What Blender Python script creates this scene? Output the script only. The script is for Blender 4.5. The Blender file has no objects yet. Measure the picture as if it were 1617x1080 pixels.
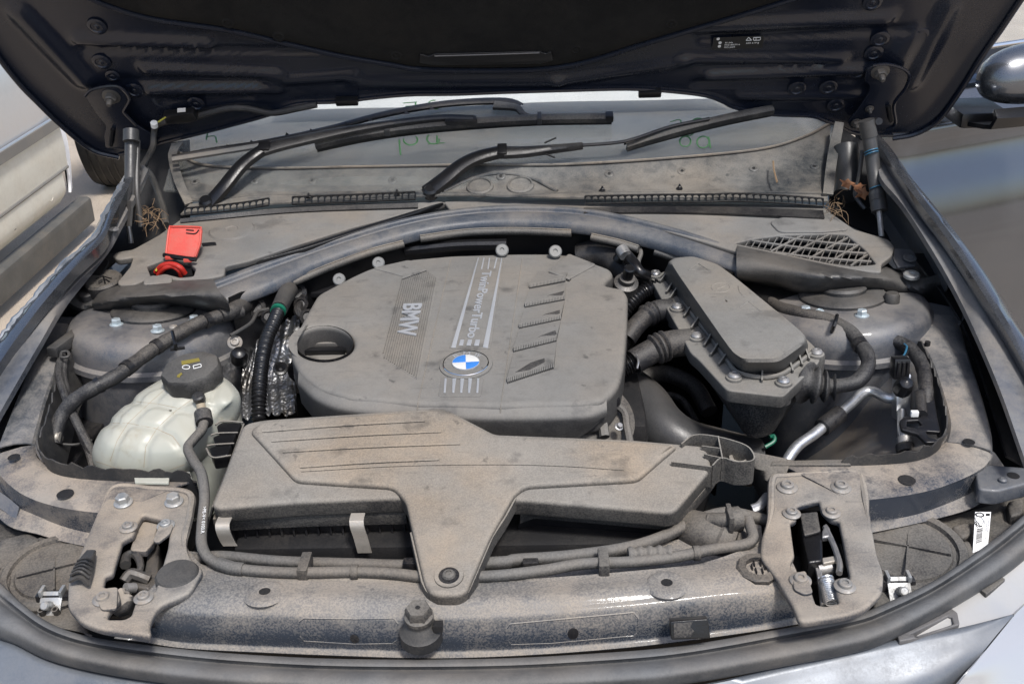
import bpy, bmesh, math, random
from mathutils import Vector, Matrix
random.seed(7)
R = math.radians
V = Vector
scene = bpy.context.scene
COL = scene.collection

# ------------------------------------------------------------------ camera
W, H = 1617.0, 1080.0          # the photograph's own pixel grid
FPX = 1617.0
YAW, PITCH, ROLL = R(2.275), R(27.0), R(-2.267)
CAM = V((0.092, 0.0, 1.55))

def ray(px, py):
    u = (px - W / 2) / FPX
    v = -(py - H / 2) / FPX
    c, s = math.cos(ROLL), math.sin(ROLL)
    u, v = c * u - s * v, s * u + c * v
    d = V((u, math.cos(PITCH) + v * math.sin(PITCH), -math.sin(PITCH) + v * math.cos(PITCH)))
    c, s = math.cos(YAW), math.sin(YAW)
    return V((c * d.x - s * d.y, s * d.x + c * d.y, d.z))

cd = bpy.data.cameras.new('camera')
cam = bpy.data.objects.new('camera', cd)
COL.objects.link(cam)
fwd = ray(W / 2, H / 2)
rgt = ray(W / 2 + FPX, H / 2) - fwd
up = ray(W / 2, H / 2 - FPX) - fwd
m = Matrix((rgt, up, -fwd)).transposed().to_4x4()
m.translation = CAM
cam.matrix_world = m
cd.sensor_width = 36.0
cd.lens = 36.0 * FPX / W
cd.clip_start = 0.02
cd.clip_end = 500
cd.dof.use_dof = False
scene.camera = cam

# ------------------------------------------------------------------ world, sun, exposure
SUN_EL, SUN_AZ = 60.0, 150.0       # azimuth clockwise from +Y (behind the camera, to the right)
world = bpy.data.worlds.new('World')
scene.world = world
world.use_nodes = True
nt = world.node_tree
sky = nt.nodes.new('ShaderNodeTexSky')
sky.sky_type = 'NISHITA'
sky.sun_disc = False
sky.sun_elevation = R(SUN_EL)
sky.sun_rotation = R(SUN_AZ)
sky.air_density = 1.0
sky.dust_density = 2.5
bg = nt.nodes['Background']
bg.inputs['Strength'].default_value = 0.15
nt.links.new(sky.outputs[0], bg.inputs['Color'])
sl = bpy.data.lights.new('sun', 'SUN')
sl.energy = 2.8
sl.angle = R(9.0)
sl.color = (1.0, 0.97, 0.93)
sun = bpy.data.objects.new('sun', sl)
COL.objects.link(sun)
sd = V((math.sin(R(SUN_AZ)) * math.cos(R(SUN_EL)), math.cos(R(SUN_AZ)) * math.cos(R(SUN_EL)), math.sin(R(SUN_EL))))
sun.rotation_euler = sd.to_track_quat('Z', 'Y').to_euler()
sun.location = (1, -1, 6)
vs = scene.view_settings
vs.view_transform = 'Standard'
vs.look = 'None'
vs.exposure = 0.34
vs.gamma = 1.0
vs.use_curve_mapping = False

# ------------------------------------------------------------------ pixel -> place
def onplane(px, py, p0, n):
    d = ray(px, py)
    t = (p0 - CAM).dot(n) / d.dot(n)
    return CAM + d * t

def project(p):
    q = V(p) - CAM
    dz = q.dot(fwd) / fwd.dot(fwd)
    return (W / 2 + q.dot(rgt) / rgt.dot(rgt) / dz * FPX, H / 2 - q.dot(up) / up.dot(up) / dz * FPX)

def Z(px, py, z):
    return onplane(px, py, V((0, 0, z)), V((0, 0, 1)))

class Frame:
    """A flat working plane: origin, local x, local y and outward normal."""
    def __init__(s, o, n, xdir=V((1, 0, 0))):
        s.o = V(o); s.n = V(n).normalized()
        s.x = (V(xdir) - s.n * V(xdir).dot(s.n)).normalized()
        s.y = s.n.cross(s.x)
    def w(s, px, py, h=0.0):
        return onplane(px, py, s.o + s.n * h, s.n)
    def l(s, px, py, h=0.0):
        q = s.w(px, py, h) - s.o
        return (q.dot(s.x), q.dot(s.y))
    def ll(s, pts, h=0.0):
        return [s.l(p[0], p[1], h) for p in pts]
    def mat(s, h=0.0):
        mm = Matrix((s.x, s.y, s.n)).transposed().to_4x4()
        mm.translation = s.o + s.n * h
        return mm
    def at(s, a, b, h=0.0):
        return s.o + s.x * a + s.y * b + s.n * h

def slope(y0, z0, k, kx=0.0):
    """plane z = z0 + k (y - y0) + kx x, facing up"""
    return Frame((0, y0, z0), (-kx, -k, 1))

def level(z):
    return Frame((0, 1.2, z), (0, 0, 1))

# ------------------------------------------------------------------ objects
WM = {}
MATS = {}

def reg(o, mw, parent):
    o.matrix_world = mw
    WM[o.name] = mw.copy()
    if parent is not None:
        if parent.parent is not None and parent.parent.parent is not None:
            parent = parent.parent            # thing > part > sub-part, no deeper
        o.parent = parent
        o.matrix_parent_inverse = WM[parent.name].inverted()
        o.matrix_basis = mw
    return o

def empty(name, loc, label, cat, group=None, parent=None):
    o = bpy.data.objects.new(name, None)
    o.empty_display_size = 0.05
    COL.objects.link(o)
    reg(o, Matrix.Translation(V(loc)), parent)
    if label: o['label'] = label
    if cat: o['category'] = cat
    if group: o['group'] = group
    return o

def smooth(me, ang=35):
    for p in me.polygons: p.use_smooth = True
    me.set_sharp_from_angle(angle=R(ang))

def part(name, me, mat, parent, label=None, mw=None, ang=35, kind=None, cat=None, group=None):
    """link mesh data (in world coordinates when mw is None) as one object"""
    if mw is None:
        n = len(me.vertices)
        c = V((0, 0, 0))
        for v in me.vertices: c += v.co
        c /= max(n, 1)
        me.transform(Matrix.Translation(-c))
        mw = Matrix.Translation(c)
    if ang: smooth(me, ang)
    if mat is not None and not me.materials:
        me.materials.append(MATS[mat] if isinstance(mat, str) else mat)
    o = bpy.data.objects.new(name, me)
    COL.objects.link(o)
    reg(o, mw, parent)
    if label: o['label'] = label
    if kind: o['kind'] = kind
    if cat: o['category'] = cat
    if group: o['group'] = group
    return o

def dup(src, mw, parent, name=None):
    o = src.copy()
    COL.objects.link(o)
    if name: o.name = name
    reg(o, mw, parent)
    return o

def mesh(verts, faces):
    me = bpy.data.meshes.new('m')
    me.from_pydata([tuple(v) for v in verts], [], faces)
    me.validate()
    me.update()
    return me

# ------------------------------------------------------------------ curves
def cat(pts, n, closed=False):
    """resample a Catmull-Rom through pts to n points, even in length"""
    pts = [V(p) for p in pts]
    k = len(pts)
    if k == 2 and not closed:
        return [pts[0].lerp(pts[1], i / (n - 1)) for i in range(n)]
    segs = k if closed else k - 1
    fine = []
    for i in range(segs):
        if closed:
            p0, p1, p2, p3 = pts[(i - 1) % k], pts[i], pts[(i + 1) % k], pts[(i + 2) % k]
        else:
            p1, p2 = pts[i], pts[i + 1]
            p0 = pts[i - 1] if i > 0 else p1 * 2 - p2
            p3 = pts[i + 2] if i + 2 < k else p2 * 2 - p1
        for j in range(12):
            t = j / 12
            fine.append(0.5 * ((2 * p1) + (p2 - p0) * t + (2 * p0 - 5 * p1 + 4 * p2 - p3) * t * t + (3 * p1 - p0 - 3 * p2 + p3) * t ** 3))
    fine.append(pts[0] if closed else pts[-1])
    L = [0.0]
    for a, b in zip(fine, fine[1:]): L.append(L[-1] + (b - a).length)
    out = []
    cnt = n + 1 if closed else n
    j = 0
    for i in range(cnt):
        s = L[-1] * i / (cnt - 1)
        while j < len(L) - 2 and L[j + 1] < s: j += 1
        d = L[j + 1] - L[j]
        out.append(fine[j].lerp(fine[j + 1], (s - L[j]) / d if d > 1e-9 else 0))
    return out[:-1] if closed else out

def poly(pts, n):
    pts = [V(p) for p in pts]
    L = [0.0]
    for a, b in zip(pts, pts[1:]): L.append(L[-1] + (b - a).length)
    out = []; j = 0
    for i in range(n):
        s = L[-1] * i / (n - 1)
        while j < len(L) - 2 and L[j + 1] < s: j += 1
        d = L[j + 1] - L[j]
        out.append(pts[j].lerp(pts[j + 1], (s - L[j]) / d if d > 1e-9 else 0))
    return out

def loft(rows, nu=40, nv=None, smoothv=False, closedu=False, lin=False, thick=0.0):
    """rows of world points -> sheet. nv: points between first and last row (smooth when smoothv)"""
    rr = [(poly(r, nu) if lin else cat(r, nu, closedu)) for r in rows]
    if nv:
        cols = []
        for i in range(nu):
            c = [r[i] for r in rr]
            cols.append(cat(c, nv) if smoothv else poly(c, nv))
        rr = [[cols[i][j] for i in range(nu)] for j in range(nv)]
    verts = [p for r in rr for p in r]
    faces = []
    for j in range(len(rr) - 1):
        for i in range(nu if closedu else nu - 1):
            a = j * nu + i; b = j * nu + (i + 1) % nu
            faces.append((a, b, b + nu, a + nu))
    me = mesh(verts, faces)
    if thick:
        bm = bmesh.new(); bm.from_mesh(me)
        bmesh.ops.recalc_face_normals(bm, faces=bm.faces)
        bmesh.ops.solidify(bm, geom=bm.faces[:], thickness=thick)
        bm.to_mesh(me); bm.free()
    return me

def tube(pts, r, n=None, seg=10, caps=True, lin=False, flat=1.0):
    n = n or max(8, len(pts) * 6)
    P = poly(pts, n) if lin else cat(pts, n)
    rad = r if callable(r) else (lambda t: r)
    verts = []; faces = []
    t0 = (P[1] - P[0]).normalized()
    ref = V((0, 0, 1)) if abs(t0.z) < 0.9 else V((1, 0, 0))
    nx = (ref - t0 * ref.dot(t0)).normalized()
    for i, p in enumerate(P):
        t = (P[min(i + 1, n - 1)] - P[max(i - 1, 0)])
        t = t.normalized() if t.length > 1e-9 else t0
        nx = (nx - t * nx.dot(t)).normalized()
        ny = t.cross(nx)
        rr = rad(i / (n - 1))
        for k in range(seg):
            a = 2 * math.pi * k / seg
            verts.append(p + nx * (math.cos(a) * rr * flat) + ny * (math.sin(a) * rr))
    for i in range(n - 1):
        for k in range(seg):
            a = i * seg + k; b = i * seg + (k + 1) % seg
            faces.append((a, b, b + seg, a + seg))
    if caps:
        faces.append(tuple(reversed(range(seg))))
        faces.append(tuple(range((n - 1) * seg, n * seg)))
    return mesh(verts, faces)

def lathe(profile, o=V((0, 0, 0)), axis=V((0, 0, 1)), seg=32, sx=1.0, sy=1.0, xdir=None, lobes=None):
    axis = V(axis).normalized()
    xd = V(xdir) if xdir is not None else (V((1, 0, 0)) if abs(axis.x) < 0.9 else V((0, 1, 0)))
    xd = (xd - axis * xd.dot(axis)).normalized()
    yd = axis.cross(xd)
    verts = []; faces = []
    n = len(profile)
    for (r, h) in profile:
        for k in range(seg):
            a = 2 * math.pi * k / seg
            q = r * (lobes(a) if lobes else 1)
            verts.append(V(o) + xd * (math.cos(a) * q * sx) + yd * (math.sin(a) * q * sy) + axis * h)
    for j in range(n - 1):
        for k in range(seg):
            a = j * seg + k; b = j * seg + (k + 1) % seg
            faces.append((a, b, b + seg, a + seg))
    if profile[0][0] > 1e-6: faces.append(tuple(reversed(range(seg))))
    if profile[-1][0] > 1e-6: faces.append(tuple(range((n - 1) * seg, n * seg)))
    return mesh(verts, faces)

def rounded(pts, r, k=4):
    """round the corners of a 2-D polygon; r number or list"""
    out = []; n = len(pts)
    for i in range(n):
        a, b, c = V(pts[i - 1]), V(pts[i]), V(pts[(i + 1) % n])
        rr = r[i] if isinstance(r, (list, tuple)) else r
        d1 = a - b; d2 = c - b
        q = min(rr, d1.length * 0.45, d2.length * 0.45)
        if q < 1e-5: out.append(tuple(b)); continue
        p1 = b + d1.normalized() * q; p2 = b + d2.normalized() * q
        for j in range(k + 1):
            t = j / k
            out.append(tuple((p1 * (1 - t) + b * t) * (1 - t) + (b * (1 - t) + p2 * t) * t))
    return out

def plate_me(outlines, thick, bevel=0.0, res=2):
    """2-D outlines (first outer, others holes) -> slab from z=-thick to z=0, bevelled"""
    cu = bpy.data.curves.new('c', 'CURVE')
    cu.dimensions = '2D'
    cu.fill_mode = 'BOTH'
    bevel = min(bevel, thick * 0.49)
    cu.extrude = thick / 2 - bevel
    cu.bevel_depth = bevel
    cu.bevel_resolution = res
    cu.offset = -bevel
    for ol in outlines:
        sp = cu.splines.new('POLY')
        sp.points.add(len(ol) - 1)
        for i, p in enumerate(ol): sp.points[i].co = (p[0], p[1], 0, 1)
        sp.use_cyclic_u = True
    ob = bpy.data.objects.new('c', cu)
    me = bpy.data.meshes.new_from_object(ob)
    bpy.data.objects.remove(ob); bpy.data.curves.remove(cu)
    me.transform(Matrix.Translation((0, 0, -thick / 2)))
    bm = bmesh.new(); bm.from_mesh(me)
    bmesh.ops.remove_doubles(bm, verts=bm.verts, dist=1e-6)
    bm.to_mesh(me); bm.free()
    me.materials.clear()
    return me

def plate(name, fr, outs, thick, mat, parent, h=0.0, bevel=0.0, rnd=0.0, label=None, px=True, res=2, holes=(), hr=0.0):
    """slab whose top lies h above frame fr; outs outer outline in pixels (or local when px False)"""
    ol = fr.ll(outs, h) if px else outs
    if rnd: ol = rounded(ol, rnd)
    allo = [ol]
    for hh in holes:
        q = fr.ll(hh, h) if px else hh
        allo.append(rounded(q, hr) if hr else q)
    me = plate_me(allo, thick, bevel, res)
    return part(name, me, mat, parent, label, mw=fr.mat(h), ang=32)

def box(c, sx, sy, sz, rot=None, bevel=0.0):
    bm = bmesh.new()
    bmesh.ops.create_cube(bm, size=1)
    bmesh.ops.scale(bm, vec=(sx, sy, sz), verts=bm.verts)
    if bevel: bmesh.ops.bevel(bm, geom=bm.edges[:], offset=bevel, segments=2, affect='EDGES', profile=0.6)
    mm = (rot.to_4x4() if rot else Matrix())
    mm.translation = V(c)
    bm.transform(mm)
    me = bpy.data.meshes.new('m'); bm.to_mesh(me); bm.free()
    return me

def merge(*mes):
    bm = bmesh.new()
    for x in mes:
        bm.from_mesh(x)
        bpy.data.meshes.remove(x)
    me = bpy.data.meshes.new('m'); bm.to_mesh(me); bm.free()
    return me

def axes(n, xdir=V((1, 0, 0))):
    n = V(n).normalized()
    x = V(xdir) - n * V(xdir).dot(n)
    if x.length < 1e-4: x = V((0, 1, 0)) - n * n.y
    x.normalize()
    return Matrix((x, n.cross(x), n)).transposed()

def at(loc, n=V((0, 0, 1)), s=1.0, xdir=V((1, 0, 0))):
    mm = axes(n, xdir).to_4x4() @ Matrix.Scale(s, 4)
    mm.translation = V(loc)
    return mm

from mathutils.bvhtree import BVHTree
def picker(o):
    me = o.data.copy(); me.transform(WM[o.name])
    t = BVHTree.FromPolygons([v.co for v in me.vertices], [tuple(p.vertices) for p in me.polygons])
    bpy.data.meshes.remove(me)
    def pick(px, py, out=0.0):
        h = t.ray_cast(CAM, ray(px, py))
        if h[0] is None: return None, None
        n = h[1] if h[1].dot(ray(px, py)) < 0 else -h[1]
        return h[0] + n * out, n
    return pick
FONT = None
def text(name, body, fr, p0, p1, cap, mat, parent, h=0.0, ext=0.0008, width=None, flip=False, label=None, bold=0.0):
    """lettering on frame fr: baseline runs from local p0 towards p1, cap = letter height; squeezed to reach p1"""
    cu = bpy.data.curves.new('t', 'FONT')
    cu.body = body
    cu.size = 1.0
    cu.extrude = 0.0
    cu.resolution_u = 3
    cu.offset = bold
    ob = bpy.data.objects.new('t', cu)
    me = bpy.data.meshes.new_from_object(ob)
    bpy.data.objects.remove(ob); bpy.data.curves.remove(cu)
    me.materials.clear()
    xs = [v.co.x for v in me.vertices]; ys = [v.co.y for v in me.vertices]
    x0, x1 = min(xs), max(xs); capu = 0.69
    a = V(p0); b = V(p1); d = b - a
    L = d.length; d.normalize()
    n = V((-d.y, d.x))
    if flip: n = -n
    for v in me.vertices:
        q = a + d * ((v.co.x - x0) / (x1 - x0) * L) + n * (v.co.y / capu * cap)
        v.co = (q.x, q.y, 0)
    if ext:
        bm = bmesh.new(); bm.from_mesh(me)
        r = bmesh.ops.extrude_face_region(bm, geom=bm.faces[:])
        bmesh.ops.translate(bm, vec=(0, 0, ext), verts=[e for e in r['geom'] if isinstance(e, bmesh.types.BMVert)])
        bmesh.ops.recalc_face_normals(bm, faces=bm.faces)
        bm.to_mesh(me); bm.free()
    return part(name, me, mat, parent, label, mw=fr.mat(h), ang=20)

# ------------------------------------------------------------------ materials
def newmat(name):
    mt = bpy.data.materials.new(name)
    mt.use_nodes = True
    MATS[name] = mt
    return mt, mt.node_tree, mt.node_tree.nodes['Principled BSDF']

def mk(nt, typ, **kw):
    n = nt.nodes.new(typ)
    for k, v in kw.items():
        if k in n.inputs: n.inputs[k].default_value = v
        else: setattr(n, k, v)
    return n

def noise(nt, pos, scale, detail=3.0, rough=0.55):
    n = mk(nt, 'ShaderNodeTexNoise', Scale=scale, Detail=detail, Roughness=rough)
    nt.links.new(pos, n.inputs['Vector'])
    return n.outputs['Fac']

def ramp(nt, val, lo, hi):
    n = mk(nt, 'ShaderNodeMapRange', interpolation_type='SMOOTHSTEP')
    n.inputs['From Min'].default_value = lo
    n.inputs['From Max'].default_value = hi
    nt.links.new(val, n.inputs['Value'])
    return n.outputs['Result']

def mth(nt, op, a, b=None, clamp=False):
    n = nt.nodes.new('ShaderNodeMath'); n.operation = op; n.use_clamp = clamp
    for i, x in enumerate((a, b)):
        if x is None: continue
        if isinstance(x, (int, float)): n.inputs[i].default_value = x
        else: nt.links.new(x, n.inputs[i])
    return n.outputs[0]

def mixc(nt, f, a, b):
    n = nt.nodes.new('ShaderNodeMix'); n.data_type = 'RGBA'
    if isinstance(f, (int, float)): n.inputs[0].default_value = f
    else: nt.links.new(f, n.inputs[0])
    for i, x in ((6, a), (7, b)):
        if isinstance(x, tuple): n.inputs[i].default_value = (*x, 1)
        else: nt.links.new(x, n.inputs[i])
    return n.outputs[2]

def dusty(name, base, dust, amt=0.8, rough=0.5, metallic=0.0, speck=0.25, updir=0.6, coat=0.0, patch=0.35, pscale=9.0, bump=0.15, smear=0.0, fine=420.0, spec=0.5, drough=0.85, warm=0.6):
    """painted or moulded surface under settled dust: more of it on faces that look up, in patches, with fine specks"""
    mt, nt, b = newmat(name)
    geo = nt.nodes.new('ShaderNodeNewGeometry')
    pos = geo.outputs['Position']
    sep = nt.nodes.new('ShaderNodeSeparateXYZ'); nt.links.new(geo.outputs['Normal'], sep.inputs[0])
    upn = ramp(nt, sep.outputs['Z'], -0.1, 0.85)
    n1 = noise(nt, pos, pscale, 4)
    n2 = noise(nt, pos, fine, 2, 0.7)
    n3 = noise(nt, pos, 55, 4, 0.65)
    k = mth(nt, 'ADD', mth(nt, 'MULTIPLY', upn, updir), 1 - updir)
    k = mth(nt, 'MULTIPLY', k, amt)
    pt = mth(nt, 'MULTIPLY', mth(nt, 'SUBTRACT', ramp(nt, n1, 0.3, 0.7), 0.5), patch)
    sp = mth(nt, 'MULTIPLY', mth(nt, 'SUBTRACT', ramp(nt, n2, 0.35, 0.65), 0.5), speck)
    md = mth(nt, 'MULTIPLY', mth(nt, 'SUBTRACT', ramp(nt, n3, 0.3, 0.7), 0.5), patch * 0.5)
    k = mth(nt, 'ADD', mth(nt, 'ADD', k, pt), mth(nt, 'ADD', sp, md), clamp=True)
    if smear:
        n4 = noise(nt, pos, 17, 5, 0.6)
        n5 = noise(nt, pos, 46, 3, 0.6)
        mp = nt.nodes.new('ShaderNodeMapping'); mp.inputs['Rotation'].default_value = (0.2, 0.1, 0.9); mp.inputs['Scale'].default_value = (1.0, 9.0, 2.0)
        nt.links.new(pos, mp.inputs['Vector'])
        n6 = noise(nt, mp.outputs[0], 13, 3, 0.6)
        rub = mth(nt, 'MAXIMUM', mth(nt, 'MULTIPLY', ramp(nt, n4, 0.57, 0.69), 0.9), mth(nt, 'MAXIMUM', ramp(nt, n5, 0.66, 0.74), mth(nt, 'MULTIPLY', ramp(nt, n6, 0.60, 0.72), 0.45)))
        k = mth(nt, 'MULTIPLY', k, mth(nt, 'SUBTRACT', 1.0, mth(nt, 'MULTIPLY', rub, smear)), clamp=True)
    dcol = mixc(nt, ramp(nt, noise(nt, pos, 6.0, 4), 0.35, 0.7), tuple(x * y for x, y in zip(dust, (0.95, 0.97, 0.99))), tuple(x * y for x, y in zip(dust, (1.0 + .22 * warm, 1.0 + .04 * warm, 1.0 - .16 * warm))))
    dcol = mixc(nt, mth(nt, 'MULTIPLY', ramp(nt, n3, 0.40, 0.75), 0.45), dcol, tuple(x * 0.62 for x in dust))
    nt.links.new(mixc(nt, k, base, dcol), b.inputs['Base Color'])
    rr = mth(nt, 'ADD', mth(nt, 'MULTIPLY', k, drough - rough), rough)
    nt.links.new(rr, b.inputs['Roughness'])
    if metallic: nt.links.new(mth(nt, 'MULTIPLY', mth(nt, 'SUBTRACT', 1.0, k), metallic), b.inputs['Metallic'])
    b.inputs['Specular IOR Level'].default_value = spec
    if coat:
        nt.links.new(mth(nt, 'MULTIPLY', mth(nt, 'SUBTRACT', 1.0, k), coat), b.inputs['Coat Weight'])
        b.inputs['Coat Roughness'].default_value = 0.08
    if bump:
        bp = mk(nt, 'ShaderNodeBump', Strength=bump, Distance=0.0015)
        nt.links.new(mth(nt, 'ADD', n2, mth(nt, 'MULTIPLY', n3, 1.5)), bp.inputs['Height'])
        nt.links.new(bp.outputs[0], b.inputs['Normal'])
    return mt

DUST = (0.235, 0.215, 0.185)
TAN = (0.30, 0.255, 0.205)
dusty('cover_plastic', (0.022, 0.022, 0.024), (0.220, 0.210, 0.192), 0.84, 0.45, speck=0.10, patch=0.12, smear=0.50, updir=0.75, warm=0.3)
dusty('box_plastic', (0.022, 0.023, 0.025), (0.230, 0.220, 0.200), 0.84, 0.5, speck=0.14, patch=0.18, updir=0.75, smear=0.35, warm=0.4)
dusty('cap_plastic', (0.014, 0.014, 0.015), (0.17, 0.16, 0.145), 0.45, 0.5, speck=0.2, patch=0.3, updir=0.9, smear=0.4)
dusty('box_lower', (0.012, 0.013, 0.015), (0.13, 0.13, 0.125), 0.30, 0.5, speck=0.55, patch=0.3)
dusty('airbox_plastic', (0.022, 0.022, 0.023), (0.262, 0.240, 0.208), 0.82, 0.55, speck=0.26, patch=0.22, updir=0.85, smear=0.40, fine=500, warm=0.35)
dusty('snorkel_plastic', (0.022, 0.022, 0.023), (0.275, 0.249, 0.213), 0.86, 0.55, speck=0.26, patch=0.20, updir=0.75, smear=0.45, fine=500, warm=0.7)
dusty('support_paint', (0.034, 0.042, 0.056), (0.272, 0.252, 0.224), 0.76, 0.25, speck=0.45, patch=0.42, updir=0.98, coat=0.5, fine=430, pscale=12, smear=0.35, warm=0.4)
dusty('latch_plate_paint', (0.030, 0.036, 0.048), (0.30, 0.272, 0.235), 0.84, 0.3, speck=0.25, patch=0.40, updir=0.85, fine=480, pscale=16, smear=0.5, warm=0.5)
dusty('rail_paint', (0.032, 0.038, 0.050), (0.30, 0.272, 0.238), 0.66, 0.25, speck=0.30, patch=0.85, updir=0.97, coat=0.4, pscale=10, smear=0.5, warm=0.5)
dusty('apron_paint', (0.13, 0.14, 0.155), (0.31, 0.285, 0.255), 0.46, 0.3, metallic=0.5, speck=0.25, patch=0.8, updir=0.6, coat=0.4, pscale=8, smear=0.35, warm=0.5)
dusty('tower_paint', (0.085, 0.092, 0.108), (0.225, 0.212, 0.195), 0.52, 0.3, metallic=0.3, speck=0.2, patch=0.55, updir=0.97, coat=0.5, smear=0.35, warm=0.5)
dusty('well_paint', (0.085, 0.090, 0.100), (0.20, 0.178, 0.152), 0.42, 0.36, speck=0.25, patch=0.7, updir=0.6, pscale=7, smear=0.4, coat=0.3, warm=0.5)
dusty('flange_paint', (0.075, 0.085, 0.105), (0.20, 0.195, 0.188), 0.58, 0.26, metallic=0.3, speck=0.15, patch=0.55, coat=0.5, smear=0.45)
dusty('body_paint', (0.12, 0.132, 0.152), (0.20, 0.19, 0.18), 0.10, 0.20, metallic=0.8, speck=0.06, patch=0.12, coat=1.0, bump=0.0)
dusty('door_paint', (0.115, 0.127, 0.148), (0.14, 0.132, 0.125),  0.06, 0.11, metallic=0.85, speck=0.0, patch=0.06, coat=1.0, bump=0.0, updir=0.0)
dusty('front_paint', (0.10, 0.118, 0.145), (0.24, 0.25, 0.26), 0.26, 0.28, metallic=0.35, speck=0.10, patch=0.25, coat=0.5, bump=0.0, smear=0.4)
dusty('hood_paint', (0.0065, 0.0095, 0.019), (0.06, 0.063, 0.07), 0.04, 0.24, speck=0.02, patch=0.03, coat=0.18, bump=0.0, updir=0.0, spec=0.45)
dusty('hood_felt', (0.010, 0.010, 0.010), (0.04, 0.038, 0.035), 0.12, 0.95, speck=0.10, patch=0.25, bump=0.6, updir=0.0, spec=0.2)
dusty('brace_paint', (0.046, 0.056, 0.074), (0.22, 0.212, 0.20), 0.34, 0.35, speck=0.2, patch=0.45, updir=0.7, pscale=12, smear=0.4)
dusty('rubber', (0.016, 0.017, 0.019), (0.14, 0.132, 0.12), 0.32, 0.5, speck=0.15, patch=0.35, updir=0.7)
dusty('seal_rubber', (0.030, 0.034, 0.040), (0.175, 0.175, 0.173), 0.70, 0.5, speck=0.12, patch=0.3, updir=0.7, pscale=20, smear=0.25)
dusty('boot_rubber', (0.018, 0.019, 0.021), (0.15, 0.145, 0.136), 0.40, 0.38, speck=0.15, patch=0.4, updir=0.85)
dusty('hose', (0.012, 0.012, 0.014), (0.16, 0.152, 0.14), 0.34, 0.55, speck=0.30, patch=0.40, updir=0.9)
dusty('pipe_hose', (0.02, 0.021, 0.022), (0.19, 0.18, 0.165), 0.68, 0.6, speck=0.25, patch=0.3, updir=0.75)
dusty('black_plastic', (0.010, 0.010, 0.012), (0.12, 0.112, 0.10), 0.09, 0.38, speck=0.2, patch=0.3)
dusty('clean_black', (0.008, 0.008, 0.009), (0.05, 0.05, 0.05), 0.03, 0.28, speck=0.06, patch=0.1)
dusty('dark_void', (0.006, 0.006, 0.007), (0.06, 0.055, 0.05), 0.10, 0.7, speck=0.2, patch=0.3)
dusty('cowl_plastic', (0.028, 0.029, 0.031), (0.225, 0.218, 0.205), 0.78, 0.55, speck=0.12, patch=0.22, updir=0.6, smear=0.4)
dusty('cowl_upper', (0.030, 0.035, 0.040), (0.235, 0.225, 0.205), 0.48, 0.45, speck=0.20, patch=0.62, updir=0.3, pscale=7, smear=0.55, coat=0.2)
dusty('lamp_plastic', (0.016, 0.016, 0.018), (0.19, 0.178, 0.158), 0.52, 0.5, speck=0.30, patch=0.45, updir=0.8)
dusty('bolt_zinc', (0.40, 0.415, 0.42), (0.30, 0.275, 0.24), 0.34, 0.42, metallic=0.7, speck=0.3, patch=0.5, bump=0.1, pscale=60)
dusty('bolt_dull', (0.30, 0.295, 0.285), (0.27, 0.235, 0.195), 0.50, 0.5, metallic=0.6, speck=0.35, patch=0.6, bump=0.1, pscale=70)
dusty('bolt_bright', (0.52, 0.60, 0.64), (0.42, 0.44, 0.44), 0.25, 0.3, metallic=0.65, speck=0.10, patch=0.15, bump=0.05)
dusty('grey_stud', (0.17, 0.175, 0.175), (0.20, 0.195, 0.185), 0.3, 0.45, metallic=0.3, speck=0.1, patch=0.2)
dusty('steel', (0.42, 0.42, 0.42), (0.2, 0.18, 0.16), 0.28, 0.35, metallic=0.9, speck=0.25, patch=0.4)
dusty('dark_steel', (0.10, 0.098, 0.095), (0.15, 0.13, 0.11), 0.35, 0.45, metallic=0.6, speck=0.3, patch=0.5)
dusty('aluminium', (0.68, 0.69, 0.70), (0.35, 0.34, 0.32), 0.12, 0.32, metallic=0.9, speck=0.12, patch=0.2)
dusty('clip_steel', (0.50, 0.47, 0.42), (0.30, 0.26, 0.21), 0.35, 0.4, metallic=0.7, speck=0.2, patch=0.3)
dusty('letter_silver', (0.46, 0.48, 0.51), (0.38, 0.38, 0.38), 0.22, 0.35, metallic=0.45, speck=0.06, patch=0.15, bump=0.0)
dusty('red_plastic', (0.60, 0.05, 0.035), (0.45, 0.20, 0.16), 0.25, 0.35, speck=0.15, patch=0.35, updir=0.2, smear=0.3)
dusty('wire_red', (0.42, 0.02, 0.012), (0.3, 0.1, 0.08), 0.1, 0.4, patch=0.1)
dusty('grey_plastic', (0.10, 0.10, 0.105), (0.2, 0.19, 0.18), 0.3, 0.5, patch=0.2)
dusty('strut_body', (0.026, 0.028, 0.031), (0.14, 0.135, 0.13), 0.22, 0.32, speck=0.08, patch=0.2, updir=0.1)
dusty('silver_paint', (0.52, 0.525, 0.53), (0.50, 0.47, 0.40), 0.25, 0.28, metallic=0.45, speck=0.04, patch=0.15, coat=0.6, bump=0.0)
dusty('cream_paint', (0.60, 0.58, 0.50), (0.50, 0.45, 0.36), 0.35, 0.4, speck=0.10, patch=0.3, bump=0.0)
dusty('trim_grey', (0.07, 0.068, 0.062), (0.18, 0.165, 0.14), 0.32, 0.6, speck=0.3, patch=0.4)
dusty('strip_grey', (0.15, 0.145, 0.135), (0.28, 0.26, 0.22), 0.4, 0.5, speck=0.3, patch=0.4)
dusty('tyre', (0.012, 0.012, 0.012), (0.08, 0.072, 0.06), 0.3, 0.75, speck=0.15, patch=0.4)
dusty('white_paper', (0.88, 0.88, 0.87), (0.6, 0.58, 0.54), 0.08, 0.6, speck=0.05, patch=0.1, bump=0.0)
dusty('leaf_dry', (0.36, 0.15, 0.07), (0.42, 0.24, 0.14), 0.3, 0.8, patch=0.5, pscale=60)
dusty('straw', (0.20, 0.13, 0.075), (0.3, 0.22, 0.14), 0.3, 0.85, patch=0.4)
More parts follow.
